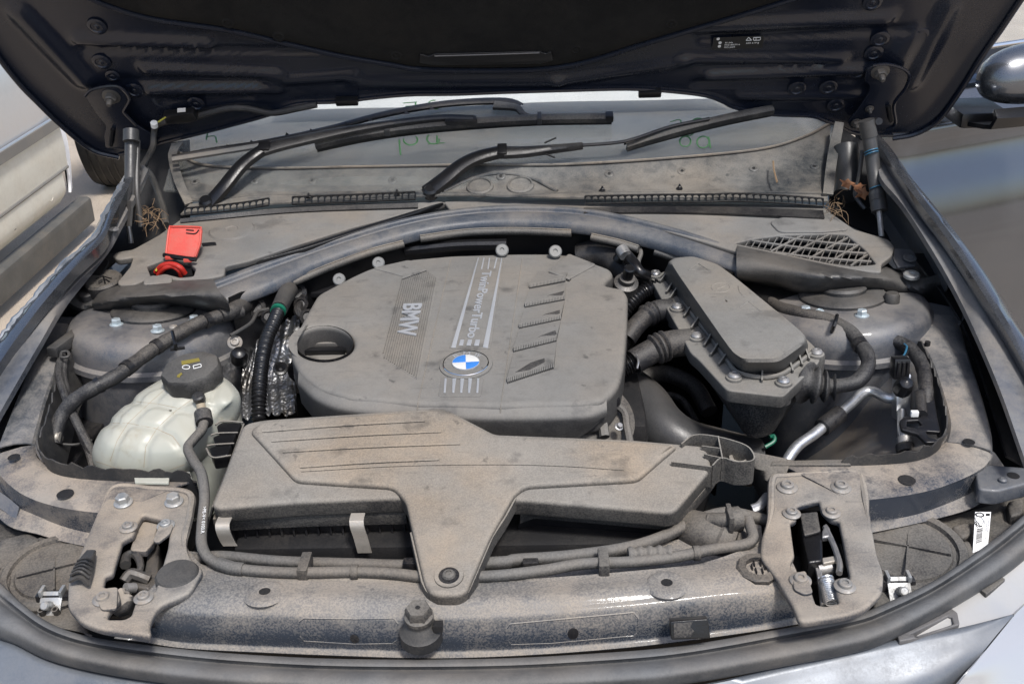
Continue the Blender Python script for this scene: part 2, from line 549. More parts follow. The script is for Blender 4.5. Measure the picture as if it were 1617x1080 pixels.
dusty('leaf_green', (0.045, 0.075, 0.030), (0.10, 0.12, 0.07), 0.25, 0.7, patch=0.8, pscale=3)
dusty('bark', (0.10, 0.075, 0.05), (0.18, 0.15, 0.11), 0.3, 0.9, patch=0.5)

def plain(name, col, rough=0.4, metallic=0.0, coat=0.0, trans=0.0, spec=0.5):
    mt, nt, b = newmat(name)
    b.inputs['Base Color'].default_value = (*col, 1)
    b.inputs['Roughness'].default_value = rough
    b.inputs['Metallic'].default_value = metallic
    b.inputs['Coat Weight'].default_value = coat
    b.inputs['Transmission Weight'].default_value = trans
    b.inputs['Specular IOR Level'].default_value = spec
    return mt
plain('badge_blue', (0.055, 0.22, 0.62), 0.25, coat=0.6)
plain('badge_white', (0.66, 0.66, 0.64), 0.3, coat=0.6)
plain('chrome', (0.75, 0.75, 0.75), 0.12, 1.0)
plain('ink_white', (0.75, 0.75, 0.73), 0.5)
plain('ink_grey', (0.25, 0.25, 0.26), 0.5)
plain('ink_yellow', (0.22, 0.18, 0.04), 0.5)
plain('ink_black', (0.01, 0.01, 0.01), 0.5)
plain('ink_green', (0.07, 0.19, 0.075), 0.6)
plain('wire_green', (0.01, 0.13, 0.08), 0.4)
plain('wire_yellow', (0.42, 0.40, 0.05), 0.5)
plain('print_blue', (0.03, 0.13, 0.22), 0.4)
plain('lens', (0.42, 0.43, 0.45), 0.12, 0.3, coat=1.0)
plain('rust', (0.19, 0.075, 0.035), 0.8)

# translucent coolant tank
mt, nt, b = newmat('tank_plastic')
geo = nt.nodes.new('ShaderNodeNewGeometry'); pos = geo.outputs['Position']
stain = ramp(nt, noise(nt, pos, 22, 5, 0.65), 0.50, 0.76)
sp_ = nt.nodes.new('ShaderNodeSeparateXYZ'); nt.links.new(geo.outputs['Normal'], sp_.inputs[0])
upk = mth(nt, 'MULTIPLY', ramp(nt, sp_.outputs['Z'], 0.2, 0.95), 0.35)
c1 = mixc(nt, stain, (0.43, 0.44, 0.385), (0.31, 0.27, 0.19))
c2 = mixc(nt, upk, c1, (0.37, 0.34, 0.28))
nt.links.new(c2, b.inputs['Base Color'])
b.inputs['Roughness'].default_value = 0.42
b.inputs['Subsurface Weight'].default_value = 0.25
b.inputs['Subsurface Radius'].default_value = (0.02, 0.022, 0.02)
b.inputs['Subsurface Scale'].default_value = 0.4
dusty('tank_seam', (0.36, 0.31, 0.23), (0.30, 0.25, 0.18), 0.4, 0.6, patch=0.5, pscale=40)

# embossed foil heat shield
mt, nt, b = newmat('foil')
geo = nt.nodes.new('ShaderNodeNewGeometry'); pos = geo.outputs['Position']
b.inputs['Base Color'].default_value = (0.52, 0.53, 0.54, 1)
b.inputs['Metallic'].default_value = 1.0
b.inputs['Roughness'].default_value = 0.42
vo = mk(nt, 'ShaderNodeTexVoronoi', Scale=160.0); nt.links.new(pos, vo.inputs['Vector'])
bp = mk(nt, 'ShaderNodeBump', Strength=0.5, Distance=0.003)
nt.links.new(mth(nt, 'ADD', vo.outputs['Distance'], mth(nt, 'MULTIPLY', noise(nt, pos, 40, 4), 1.2)), bp.inputs['Height'])
nt.links.new(bp.outputs[0], b.inputs['Normal'])
nt.links.new(mixc(nt, ramp(nt, noise(nt, pos, 30, 4), 0.45, 0.65), (0.42, 0.42, 0.42), (0.20, 0.185, 0.165)), b.inputs['Base Color'])

# dusty windscreen glass: clear sheet with mirror-like sheen under a film of dust
mt, nt, b = newmat('windscreen_glass')
nt.nodes.remove(b)
geo = nt.nodes.new('ShaderNodeNewGeometry'); pos = geo.outputs['Position']
tr = mk(nt, 'ShaderNodeBsdfTransparent', Color=(0.975, 0.985, 0.98, 1))
gl = mk(nt, 'ShaderNodeBsdfGlossy', Color=(0.9, 0.9, 0.9, 1), Roughness=0.03)
lw_ = mk(nt, 'ShaderNodeLayerWeight', Blend=0.5)
fr_o = mth(nt, 'ADD', mth(nt, 'MULTIPLY', mth(nt, 'POWER', lw_.outputs['Facing'], 5.0), 0.9), 0.035)
m1 = nt.nodes.new('ShaderNodeMixShader')
nt.links.new(fr_o, m1.inputs[0]); nt.links.new(tr.outputs[0], m1.inputs[1]); nt.links.new(gl.outputs[0], m1.inputs[2])
df = mk(nt, 'ShaderNodeBsdfDiffuse', Color=(0.40, 0.405, 0.39, 1))
mx = nt.nodes.new('ShaderNodeMixShader')
fac = mth(nt, 'ADD', 0.15, mth(nt, 'MULTIPLY', mth(nt, 'SUBTRACT', noise(nt, pos, 9, 4), 0.5), 0.22), clamp=True)
nt.links.new(fac, mx.inputs[0]); nt.links.new(m1.outputs[0], mx.inputs[1]); nt.links.new(df.outputs[0], mx.inputs[2])
nt.links.new(mx.outputs[0], nt.nodes['Material Output'].inputs['Surface'])

# sandy ground
mt, nt, b = newmat('sand')
geo = nt.nodes.new('ShaderNodeNewGeometry'); pos = geo.outputs['Position']
g = mixc(nt, ramp(nt, noise(nt, pos, 3, 5), 0.3, 0.7), (0.36, 0.30, 0.235), (0.46, 0.39, 0.31))
g = mixc(nt, ramp(nt, noise(nt, pos, 60, 4, 0.7), 0.6, 0.75), g, (0.22, 0.17, 0.12))
nt.links.new(g, b.inputs['Base Color'])
b.inputs['Roughness'].default_value = 0.95
bp = mk(nt, 'ShaderNodeBump', Strength=0.5, Distance=0.01)
nt.links.new(noise(nt, pos, 90, 4), bp.inputs['Height']); nt.links.new(bp.outputs[0], b.inputs['Normal'])

def L(row):
    return [Z(*p) for p in row]

def Lz(z, pts):
    return [Z(p[0], p[1], z) for p in pts]

BOLT = {}
def bolt_mesh(kind):
    if kind in BOLT: return BOLT[kind]
    if kind == 'torx':
        me = lathe([(1, 0), (1, .10), (.93, .16), (.64, .24), (.60, .50), (.52, .58), (.30, .58), (.27, .40), (0, .40)], seg=20)
    elif kind == 'hex':
        me = merge(lathe([(1, 0), (1, .14), (.9, .22), (.70, .26), (0, .26)], seg=20),
                   lathe([(.72, .2), (.72, .85), (.60, .98), (0, .98)], seg=6))
    elif kind == 'nut':
        me = merge(lathe([(1, 0), (1, .12), (.7, .2), (0, .2)], seg=16),
                   lathe([(.66, .15), (.66, .7), (.55, .8), (0, .8)], seg=6),
                   lathe([(.34, .7), (.34, 1.25), (.22, 1.5), (0, 1.5)], seg=10))
    elif kind == 'dome':
        me = lathe([(1, 0), (1, .25), (.8, .55), (.45, .70), (.42, .55), (0, .55)], seg=18)
    elif kind == 'stud':
        me = lathe([(1, 0), (1, .35), (.85, .5), (.35, .5), (.3, .3), (0, .3)], seg=18)
    elif kind == 'plug':
        me = lathe([(1, 0), (.97, .10), (.8, .2), (.62, .22), (.55, .12), (.3, .12), (.2, .2), (0, .22)], seg=22)
    smooth(me, 32)
    BOLT[kind] = me
    return me

def bolt(kind, loc, r, parent, n=V((0, 0, 1)), mat='bolt_zinc', name='bolt', label=None):
    if mat == 'bolt_zinc' and random.random() < .5: mat = 'bolt_dull'
    me = bolt_mesh(kind)
    key = (kind, mat)
    if key not in BOLT:
        c = me.copy(); c.materials.clear(); c.materials.append(MATS[mat]); BOLT[key] = c
    rot = random.uniform(0, 360)
    o = bpy.data.objects.new(name, BOLT[key])
    COL.objects.link(o)
    reg(o, at(loc, n, r) @ Matrix.Rotation(R(rot), 4, 'Z'), parent)
    if label: o['label'] = label
    return o

# ================================================================== the setting
gr = mesh([(-60, -30, 0), (60, -30, 0), (60, 90, 0), (-60, 90, 0)], [(0, 1, 2, 3)])
part('ground', gr, 'sand', None, kind='structure', ang=0)

car = empty('car', (0, 1.9, 0), 'dark grey car with its hood up, dusty engine bay open and one front door ajar', 'car')

# ---------------------------------------------------------------- bay shell
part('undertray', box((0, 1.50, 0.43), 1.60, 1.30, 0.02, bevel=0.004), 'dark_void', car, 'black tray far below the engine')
part('firewall', loft([L([(360, 470, .90), (420, 445, .90), (600, 385, .905), (800, 356, .91), (980, 370, .905), (1150, 425, .90), (1160, 430, .90)]),
                       [p + V((0, .03, -.45)) for p in L([(360, 470, .90), (420, 445, .90), (600, 385, .905), (800, 356, .91), (980, 370, .905), (1150, 425, .90), (1160, 430, .90)])]], 40, thick=.004),
     'clean_black', car, 'glossy black bulkhead behind the engine')

# ---------------------------------------------------------------- strut towers
def tower(s, capx, capy, label):
    c = Z(capx, capy, .872)
    c = V((c.x, c.y, .862))
    ax = V((-.05 * s, .10, 1)).normalized()
    body = lathe([(.030, .006), (.066, .006), (.100, .004), (.118, .0), (.127, -.005), (.134, -.016), (.137, -.032), (.1375, -.045), (.143, -.050), (.1435, -.058), (.134, -.062), (.132, -.11), (.133, -.40)], c, ax, 48, sx=1.0, sy=1.0)
    t = part('strut_tower', body, 'tower_paint', car, label)
    part('top_mount', lathe([(.066, .004), (.066, .010), (.062, .014), (.046, .017), (0, .017)], c, ax, 48), 'boot_rubber', t)
    part('mount_cap', lathe([(.036, .012), (.036, .022), (.033, .026), (0, .027)], c, ax, 40), 'boot_rubber', t)
    return t, c, ax
twl, cl, axl = tower(-1, 242, 487, 'grey painted suspension dome beside the coolant tank')
twr, cr, axr = tower(1, 1331, 465, 'grey painted suspension dome beside the ribbed electronics box')
def ontower(c, ax, px, py, h=.0045):
    return onplane(px, py, c + ax * h, ax)
for p in ((184, 513), (249, 523), (307, 508)):
    bolt('hex', ontower(cl, axl, *p), .0105, twl, axl, 'bolt_bright')
for p in ((1272, 494), (1361, 499)):
    bolt('hex', ontower(cr, axr, *p), .0105, twr, axr, 'bolt_bright')
bolt('dome', ontower(cl, axl, 274, 518), .007, twl, axl, 'bolt_zinc', 'rivet')
bolt('dome', ontower(cr, axr, 1294, 493), .007, twr, axr, 'bolt_bright', 'rivet')
part('stud_cap', lathe([(.0115, 0), (.0115, .012), (.009, .016), (0, .016)], ontower(cr, axr, 1408, 478), axr, 20), 'rubber', twr)

# inner wing wells: sloping sheets from the aprons down into the bay
part('wheel_well', loft([L([(107, 529, .835), (96, 565, .83), (73, 629, .82), (60, 676, .812), (54, 707, .806), (67, 732, .80)]),
                         L([(190, 545, .79), (170, 600, .76), (150, 650, .72), (135, 690, .70), (130, 720, .69), (140, 745, .68)]),
                         L([(330, 575, .70), (330, 620, .62), (330, 680, .55), (330, 720, .52), (330, 750, .50), (330, 790, .48)])], 24, 18, True, thick=.003),
     'well_paint', car, 'dirty sheet metal wheel well beneath the coolant tank')
part('wheel_well', loft([L([(1416, 505, .84), (1464, 567, .832), (1482, 607, .825), (1496, 656, .816), (1496, 687, .812), (1473, 711, .806), (1427, 724, .80)]),
                         L([(1300, 545, .80), (1340, 590, .775), (1365, 640, .755), (1375, 680, .74), (1370, 705, .735), (1350, 725, .73), (1330, 735, .73)]),
                         L([(1236, 600, .70), (1240, 660, .655), (1240, 700, .63), (1235, 730, .62), (1225, 750, .60), (1220, 770, .59), (1215, 790, .58)])], 28, 20, True, thick=.003),
     'well_paint', car, 'dirty grey sheet metal wheel well under the aluminium pipe')

# ---------------------------------------------------------------- aprons and front beams
def hole(name, px, py, z, r, parent, sy=1.0):
    return part(name, lathe([(r, 0.0015), (r * .98, -.012), (0, -.012)], Z(px, py, z), V((0, 0, 1)), 24, sy=sy), 'dark_void', parent)

ap_in_l = L([(110, 512, .852), (107, 529, .848), (96, 565, .842), (73, 629, .829), (60, 676, .816), (54, 700, .812)])
ap_out_l = L([(62, 515, .852), (58, 540, .846), (48, 572, .842), (24, 632, .829), (3, 685, .816), (-6, 708, .812)])
def sheet_rows(a, b, drop_in=.05, drop_out=.03):
    rows = [[p + V((0, 0, -drop_in)) for p in a]]
    rows.append([p + V((0, 0, -.003)) for p in a])
    for t in (.06, .2, .5, .8, .94):
        rows.append([x.lerp(y, t) + V((0, 0, .004 * math.sin(math.pi * t))) for x, y in zip(a, b)])
    rows.append([p + V((0, 0, -.003)) for p in b])
    rows.append([p + V((0, 0, -drop_out)) for p in b])
    return rows
apl = part('apron', loft(sheet_rows(ap_in_l, ap_out_l), 30, thick=.002), 'apron_paint', car, 'pale dusty inner wing rail along the torn fender')
ap_in_r = L([(1430, 500, .852), (1464, 560, .842), (1482, 607, .832), (1496, 656, .82), (1497, 680, .815), (1492, 698, .812)])
ap_out_r = L([(1513, 500, .852), (1530, 560, .842), (1547, 611, .832), (1562, 665, .82), (1567, 690, .815), (1568, 712, .812)])
apr = part('apron', loft(sheet_rows(ap_in_r, ap_out_r), 30, thick=.002), 'apron_paint', car, 'pale dusty inner wing rail beside the valve bracket')
for p in ((1465, 541), (1480, 502)):
    hole('hole', p[0], p[1], .85, .004, apr)

def beam(inn, out, face, flange, mat, label):
    i_, o_, f_, g_ = L(inn), L(out), L(face), L(flange)
    rows = [[p + V((0, 0, -.06)) for p in i_], [p + V((0, 0, -.002)) for p in i_]]
    for t in (.05, .3, .7, .95): rows.append([a.lerp(b_, t) + V((0, 0, .003 * math.sin(math.pi * t))) for a, b_ in zip(i_, o_)])
    rows += [[p + V((0, 0, -.001)) for p in o_], [a.lerp(b_, .12) for a, b_ in zip(o_, f_)], [a.lerp(b_, .9) for a, b_ in zip(o_, f_)], f_, g_]
    return part('front_beam', loft(rows, 36, thick=.002), mat, car, label, ang=40)
bml = beam([(54, 702, .810), (60, 722, .808), (90, 738, .806), (180, 750, .805), (310, 757, .805)],
           [(-14, 722, .806), (2, 752, .804), (40, 782, .803), (100, 801, .803), (185, 812, .803)],
           [(-30, 752, .775), (8, 790, .772), (60, 815, .770), (110, 834, .770), (185, 850, .77)],
           [(-25, 790, .768), (12, 829, .764), (60, 843, .762), (105, 856, .762), (185, 872, .76)],
           'rail_paint', 'dusty curved front beam beside the coolant tank')
bmr = beam([(1492, 700, .810), (1474, 712, .808), (1427, 724, .806), (1344, 731, .805), (1217, 729, .805)],
           [(1568, 714, .806), (1549, 738, .804), (1500, 762, .803), (1440, 779, .803), (1340, 792, .803)],
           [(1585, 738, .775), (1536, 775, .772), (1480, 800, .770), (1430, 815, .770), (1340, 830, .77)],
           [(1575, 775, .768), (1534, 803, .764), (1480, 819, .762), (1430, 830, .762), (1340, 848, .76)],
           'rail_paint', 'dusty curved front beam next to the barcode sticker')
def dimple(px, py, z, r, parent, hr):
    c = Z(px, py, z)
    part('hole', lathe([(hr, .0006), (hr * .97, .0009), (0, .0009)], c, V((0, 0, 1)), 28), 'dark_void', parent)
dimple(103, 780, .8085, .028, bml, .0105)
dimple(22, 722, .8145, .022, bml, .008)
dimple(1432, 758, .8085, .028, bmr, .0105)
dimple(1530, 698, .8175, .022, bmr, .0075)

# ragged inner lining strips along the aprons
def lining(path, z0, z1, hgt, label, lean):
    n = 70
    P = cat([Z(p[0], p[1], z0 + (z1 - z0) * i / (len(path) - 1)) for i, p in enumerate(path)], n)
    a = []; b = []
    for i, p in enumerate(P):
        j = .004 * math.sin(i * 1.7) * (1 if (i // 7) % 2 else .3) + random.uniform(-.0015, .0015)
        a.append(p + V((0, 0, .008 + j)))
        b.append(p + V((lean, -.005, -hgt)))
    part('lining', loft([a, b], n, lin=True, thick=.002), 'rubber', car, label)
lining([(148, 535), (118, 560), (96, 590), (82, 640), (70, 680), (60, 705), (70, 728), (110, 742), (200, 750), (300, 754)], .842, .812, .06, 'ragged black lining edge under the inner wing by the coolant tank', .015)
lining([(1416, 508), (1445, 535), (1464, 567), (1480, 607), (1493, 656), (1494, 687), (1473, 709), (1427, 723), (1330, 731)], .845, .812, .05, 'ragged black lining edge by the valve bracket', -.012)

# ---------------------------------------------------------------- fenders
def fender(outer, ridge, gap, flin, flout, label, side, torn=False):
    f = empty('fender', Z(*outer[len(outer) // 2]), None, None, parent=car)
    f['label'] = label
    o_ = cat(L(outer), 40); r_ = cat(L(ridge), 40); g_ = cat(L(gap), 40)
    if torn:
        o_ = [p + V((random.uniform(-.0015, .0015), 0, random.uniform(-.0015, .0015))) for p in o_]
    drop = [p + V((side * .040, 0, -.05)) for p in o_]
    drop2 = [p + V((side * .085, 0, -.18)) for p in o_]
    drop3 = [p + V((side * .090, 0, -.48)) for p in o_]
    part('outer_skin', loft([drop3, drop2, drop, o_, r_, g_, [p + V((side * .002, 0, -.020)) for p in g_]], 40, thick=.0012), 'body_paint', f, ang=50)
    a_ = cat(L(flin), 40); b_ = cat(L(flout), 40)
    part('inner_flange', loft([[p + V((0, 0, -.010)) for p in a_], a_, [x.lerp(y, .5) + V((0, 0, .002)) for x, y in zip(a_, b_)], b_,
                               [p + V((side * .003, 0, -.006)) for p in b_], [p + V((side * .006, 0, -.030)) for p in g_]], 40, thick=.0012), 'flange_paint', f, ang=40)
    return f
def zs(pts, zz): return [(p[0], p[1], z) for p, z in zip(pts, zz)]
zo = (1.045, 1.035, 1.025, 1.015, 1.002, .98, .952, .92, .895, .86)
fr_r = fender(zs([(1372, 196), (1406, 233), (1424, 261), (1446, 289), (1471, 319), (1509, 367), (1551, 425), (1597, 502), (1640, 565), (1690, 650)], zo),
              zs([(1370, 200), (1400, 236), (1418, 264), (1440, 292), (1464, 322), (1501, 369), (1542, 427), (1588, 503), (1629, 567), (1680, 655)], [z + .003 for z in zo]),
              zs([(1366, 204), (1394, 238), (1411, 266), (1433, 296), (1456, 326), (1491, 371), (1531, 430), (1578, 505), (1615, 570), (1665, 658)], zo),
              zs([(1366, 216), (1382, 250), (1392, 283), (1416, 311), (1436, 338), (1464, 382), (1496, 436), (1529, 500), (1576, 607), (1620, 730)], [z - .020 for z in zo]),
              zs([(1362, 206), (1388, 233), (1405, 260), (1428, 292), (1450, 322), (1484, 368), (1523, 430), (1568, 504), (1604, 572), (1652, 665)], [z - .015 for z in zo]),
              'dark grey fender edge with bolted inner flange on the open door side', 1)
zl = (1.03, 1.015, 1.0, .99, .975, .955, .93, .905, .89, .86)
fr_l = fender(zs([(212, 252), (193, 288), (176, 318), (166, 336), (152, 368), (104, 412), (58, 463), (20, 508), (-4, 538), (-60, 620)], zl),
              zs([(217, 254), (198, 291), (181, 322), (171, 341), (157, 373), (110, 417), (64, 468), (27, 514), (4, 545), (-52, 626)], [z + .003 for z in zl]),
              zs([(221, 258), (203, 295), (187, 327), (177, 347), (163, 379), (117, 423), (71, 475), (35, 522), (12, 554), (-42, 636)], zl),
              zs([(234, 268), (218, 302), (200, 336), (189, 356), (174, 384), (150, 416), (102, 476), (64, 540), (36, 588), (-8, 665)], [z - .020 for z in zl]),
              zs([(224, 260), (207, 298), (191, 331), (182, 351), (168, 383), (123, 427), (77, 480), (41, 527), (18, 560), (-36, 641)], [z - .015 for z in zl]),
              'silver edged fender with torn, crumpled rim over the sandy ground', -1, torn=True)
# peeled bright rim on the torn fender
P = cat(L([(193, 290, 1.018), (176, 320, 1.003), (166, 338, .993), (152, 370, .978), (104, 414, .958), (58, 465, .933), (20, 510, .908), (-6, 541, .892)]), 60)
P = [p + V((random.uniform(-.002, .002), 0, random.uniform(-.0015, .0015))) for p in P]
part('torn_rim', tube(P, lambda t: .0042 + .0014 * math.sin(t * 37), 60, 6, flat=.7, lin=True), 'front_paint', fr_l, 'peeled silver blue rim')
for p in ((1420, 297, .997), (1469, 363, .966), (1507, 424, .937)):
    bolt('plug', Z(*p), .0095, fr_r, V((-.2, 0, 1)), 'flange_paint')
for p in ((150, 405, .948), (180, 362, .972)):
    bolt('plug', Z(*p), .0085, fr_l, V((.2, 0, 1)), 'flange_paint')
# side gutters between fender and apron
part('gutter', loft([L([(1440, 400, .90), (1494, 470, .87), (1529, 530, .84), (1560, 620, .80), (1590, 720, .76)]),
                     L([(1470, 400, .90), (1515, 480, .86), (1560, 560, .81), (1590, 640, .77), (1625, 740, .73)])], 20, thick=.003), 'black_plastic', car, 'dark plastic gutter beside the valve side apron')
part('gutter', loft([L([(196, 400, .90), (110, 480, .87), (60, 560, .82), (30, 620, .79), (-10, 720, .75)]),
                     L([(170, 400, .90), (70, 500, .86), (30, 580, .80), (0, 650, .76), (-40, 740, .73)])], 20, thick=.003), 'black_plastic', car, 'dark plastic gutter beside the torn fender')

# dark inner liners that close the wheel arches below the gutters
for s_, lab in ((-1, 'black wheel arch liner below the torn fender'), (1, 'black wheel arch liner below the valve side apron')):
    part('arch_liner', loft([[V((s_ * .60, y, .74)) for y in (.95, 1.3, 1.8, 2.3)], [V((s_ * .70, y, .72)) for y in (.95, 1.3, 1.8, 2.3)], [V((s_ * .93, y, .66)) for y in (.95, 1.3, 1.8, 2.3)]], 12, 6, thick=.004), 'black_plastic', car, lab)
fb = plate('fender_bracket', level(.80), [(1540, 742), (1560, 733), (1625, 738), (1625, 762), (1575, 775), (1545, 772)], .022, 'flange_paint', car, h=0, bevel=.003, rnd=.006, label='blue grey bracket with round hole by the barcode sticker')
part('hole_dark', lathe([(.0075, .0004), (0, .0005)], Z(1600, 751, .80), V((0, 0, 1)), 20), 'dark_void', fb)
part('knob', lathe([(.005, -.002), (.005, .003), (.003, .005), (0, .005)], Z(1583, 760, .80), V((0, 0, 1)), 14), 'flange_paint', fb)
part('fender_bracket', loft([L([(-20, 765, .785), (8, 782, .782), (30, 800, .775)]), L([(-20, 790, .775), (5, 806, .77), (25, 822, .765)])], 10, thick=.003), 'flange_paint', car, 'blue grey bracket at the end of the curved beam')
# ---------------------------------------------------------------- radiator support (slam panel) with latch plates
rs_back = [(292, 868, .792), (304, 886, .792), (330, 899, .792), (400, 908, .792), (520, 917, .792), (660, 921, .792), (850, 918, .792), (1000, 907, .792), (1120, 891, .792), (1195, 866, .792), (1212, 840, .792)]
rs_mid = [(262, 905, .797), (275, 920, .797), (320, 932, .797), (400, 938, .797), (520, 942, .797), (660, 945, .797), (850, 940, .797), (1000, 928, .797), (1120, 912, .797), (1215, 890, .797), (1240, 870, .797)]
rs_top = [(222, 955, .792), (245, 952, .792), (300, 960, .792), (420, 962, .790), (540, 966, .790), (690, 968, .790), (850, 962, .790), (1000, 950, .790), (1130, 935, .792), (1215, 925, .792), (1262, 915, .792)]
rs_bot = [(186, 999, .760), (225, 1004, .752), (290, 1014, .748), (420, 1021, .746), (540, 1025, .745), (690, 1029, .745), (850, 1024, .745), (1000, 1012, .746), (1130, 997, .748), (1225, 984, .754), (1300, 970, .762)]
rs_fl = [(180, 1008, .757), (220, 1013, .749), (290, 1024, .745), (420, 1031, .743), (540, 1036, .742), (690, 1040, .742), (850, 1034, .742), (1000, 1022, .743), (1130, 1006, .745), (1225, 992, .751), (1300, 978, .759)]
b_, m_, t_, o_, f_ = L(rs_back), L(rs_mid), L(rs_top), L(rs_bot), L(rs_fl)
rows = [[p + V((0, .004, -.05)) for p in b_], [p + V((0, .002, -.003)) for p in b_], [p for p in b_],
        [a.lerp(c, .5) for a, c in zip(b_, m_)], m_, [a.lerp(c, .55) + V((0, 0, .002)) for a, c in zip(m_, t_)], t_,
        [a.lerp(c, .10) + V((0, -.004, .001)) for a, c in zip(t_, o_)], [a.lerp(c, .5) + V((0, -.005, 0)) for a, c in zip(t_, o_)], [a.lerp(c, .92) for a, c in zip(t_, o_)], o_, f_]
sup = part('radiator_support', loft(rows, 110, 46, True, thick=.002), 'support_paint', car, 'dusty blue black crossmember carrying both hood latches', ang=60)
# pressed fields on the front face
def face_pt(px, py):
    n = V((0, -.92, .40)).normalized()
    return onplane(px, py, V((0, .838, .768)), n)
FACE = Frame((0, .8362, .768), (0, -.92, .40))
spick = picker(sup)
def press(pts):
    q = []
    pts = pts + [pts[0]]
    for (x0, y0), (x1, y1) in zip(pts, pts[1:]):
        for k in range(8):
            h_ = spick(x0 + (x1 - x0) * k / 8, y0 + (y1 - y0) * k / 8, -.0015)[0]
            if h_ is not None: q.append(h_)
    q.append(q[0])
    part('pressed_bead', tube(q, .0021, 160, 6), 'support_paint', sup)
press([(800, 992), (806, 985), (1000, 967), (1008, 975), (1008, 998), (1000, 1004), (870, 1016), (806, 1018), (800, 1010)])
press([(472, 982), (480, 976), (560, 977), (622, 976), (628, 984), (628, 1010), (620, 1016), (560, 1017), (480, 1012), (472, 1004)])
for p in ((418, 934), (1053, 920)):
    q, n_ = spick(p[0], p[1], .0)
    part('boss', lathe([(.024, -.003), (.021, -.0002), (.018, .0006), (.007, .0006), (.0062, .0002)], q, n_, 32), 'support_paint', sup)
    part('hole', lathe([(.0064, .0008), (0, .0009)], q, n_, 20), 'dark_void', sup)
for p, r_ in (((905, 1000), .006), ((560, 1008), .005), ((240, 985), .004)):
    q, n_ = spick(p[0], p[1], .0)
    if q is not None: part('oil_spot', lathe([(r_, .0003), (r_ * .8, .0006), (0, .0007)], q, n_, 14, sy=1.3), 'black_plastic', sup)
part('rubber_plug', lathe([(.0245, -.004), (.0245, .008), (.022, .0115), (.012, .0135), (0, .014)], Z(282, 916, .797), V((0, -.05, 1)), 32), 'rubber', sup, 'round black rubber plug beside the hood latch')
pl = part('grommet', lathe([(.024, -.003), (.024, .003), (.022, .005), (.0145, .0055), (.013, -.004), (0, -.004)], Z(1197, 899, .797), V((0, -.05, 1)), 10, sx=1.0), 'lamp_plastic', sup, 'black multi sided grommet with a slotted centre')
for k in range(6):
    a = k * math.pi / 3
    part('slot_rib', box(Z(1197, 899, .797) + V((math.cos(a) * .007, math.sin(a) * .007, .002)), .0012, .008, .006), 'clean_black', pl)
# bump stop with hex head
bs = Z(663, 985, .787)
bsn = V((0, -.12, 1)).normalized()
st = part('bump_stop', lathe([(.0235, -.022), (.023, -.009), (.0195, -.006), (.0165, .0), (.0145, .002), (.0135, .004), (.0135, .014)], bs, bsn, 32), 'rubber', car, 'black rubber hood bump stop with hexagonal head')
part('collar', lathe([(.0158, .010), (.0158, .014), (.0135, .016), (0, .016)], bs, bsn, 28), 'lamp_plastic', st)
part('hex_head', lathe([(.0145, .015), (.0145, .022), (.0125, .026), (.003, .026), (.003, .024), (0, .024)], bs, bsn, 6), 'lamp_plastic', st)
part('hole', lathe([(.0026, .0263), (0, .0264)], bs, bsn, 12), 'dark_void', st)
part('cut_notch', box(bs + V((.020, -.004, .0)), .010, .010, .008), 'dark_void', st)
# black clip at the lower lip
cp = plate('clip', FACE, [(1058, 981), (1118, 977), (1122, 1008), (1060, 1010)], .012, 'clean_black', sup, h=.010, bevel=.001, rnd=.002, label='small square black plastic clip on the lower lip')
plate('recess', FACE, [(1064, 984), (1094, 982), (1090, 990), (1096, 996), (1090, 1006), (1064, 1007)], .001, 'lamp_plastic', cp, h=.0108, bevel=.0003)

LP = level(.806)
def latch_plate(outline, holes, label):
    o = plate('latch_plate', LP, outline, .011, 'latch_plate_paint', car, h=0, bevel=.0045, rnd=.010, label=label, res=4, holes=[holes], hr=.004)
    return o
left_plate = [(180, 764), (300, 775), (307, 782), (302, 815), (293, 855), (300, 880), (322, 897), (300, 935), (250, 955), (235, 985), (240, 1003), (160, 993), (127, 981), (106, 957), (107, 918), (131, 860), (155, 803)]
left_hole = [(225, 812), (254, 819), (252, 829), (267, 843), (264, 865), (244, 933), (218, 935), (206, 971), (196, 976), (169, 976), (172, 964), (190, 945), (186, 928), (163, 925), (166, 908), (178, 904), (193, 853), (211, 843), (216, 827)]
right_plate = [(1214, 758), (1226, 749), (1349, 742), (1366, 756), (1378, 835), (1385, 874), (1396, 903), (1394, 934), (1366, 961), (1336, 971), (1262, 982), (1255, 960), (1240, 935), (1222, 905), (1200, 878), (1202, 850), (1212, 816)]
right_hole = [(1259, 798), (1293, 789), (1297, 804), (1312, 818), (1325, 821), (1330, 845), (1342, 908), (1340, 915), (1323, 916), (1319, 929), (1325, 951), (1303, 955), (1289, 953), (1282, 932), (1272, 900), (1250, 900), (1249, 886), (1255, 876), (1248, 823), (1258, 820)]
lpl = latch_plate(left_plate, left_hole, 'dust caked latch plate beside the coolant tank')
lpr = latch_plate(right_plate, right_hole, 'dust caked latch plate with bright coil spring')
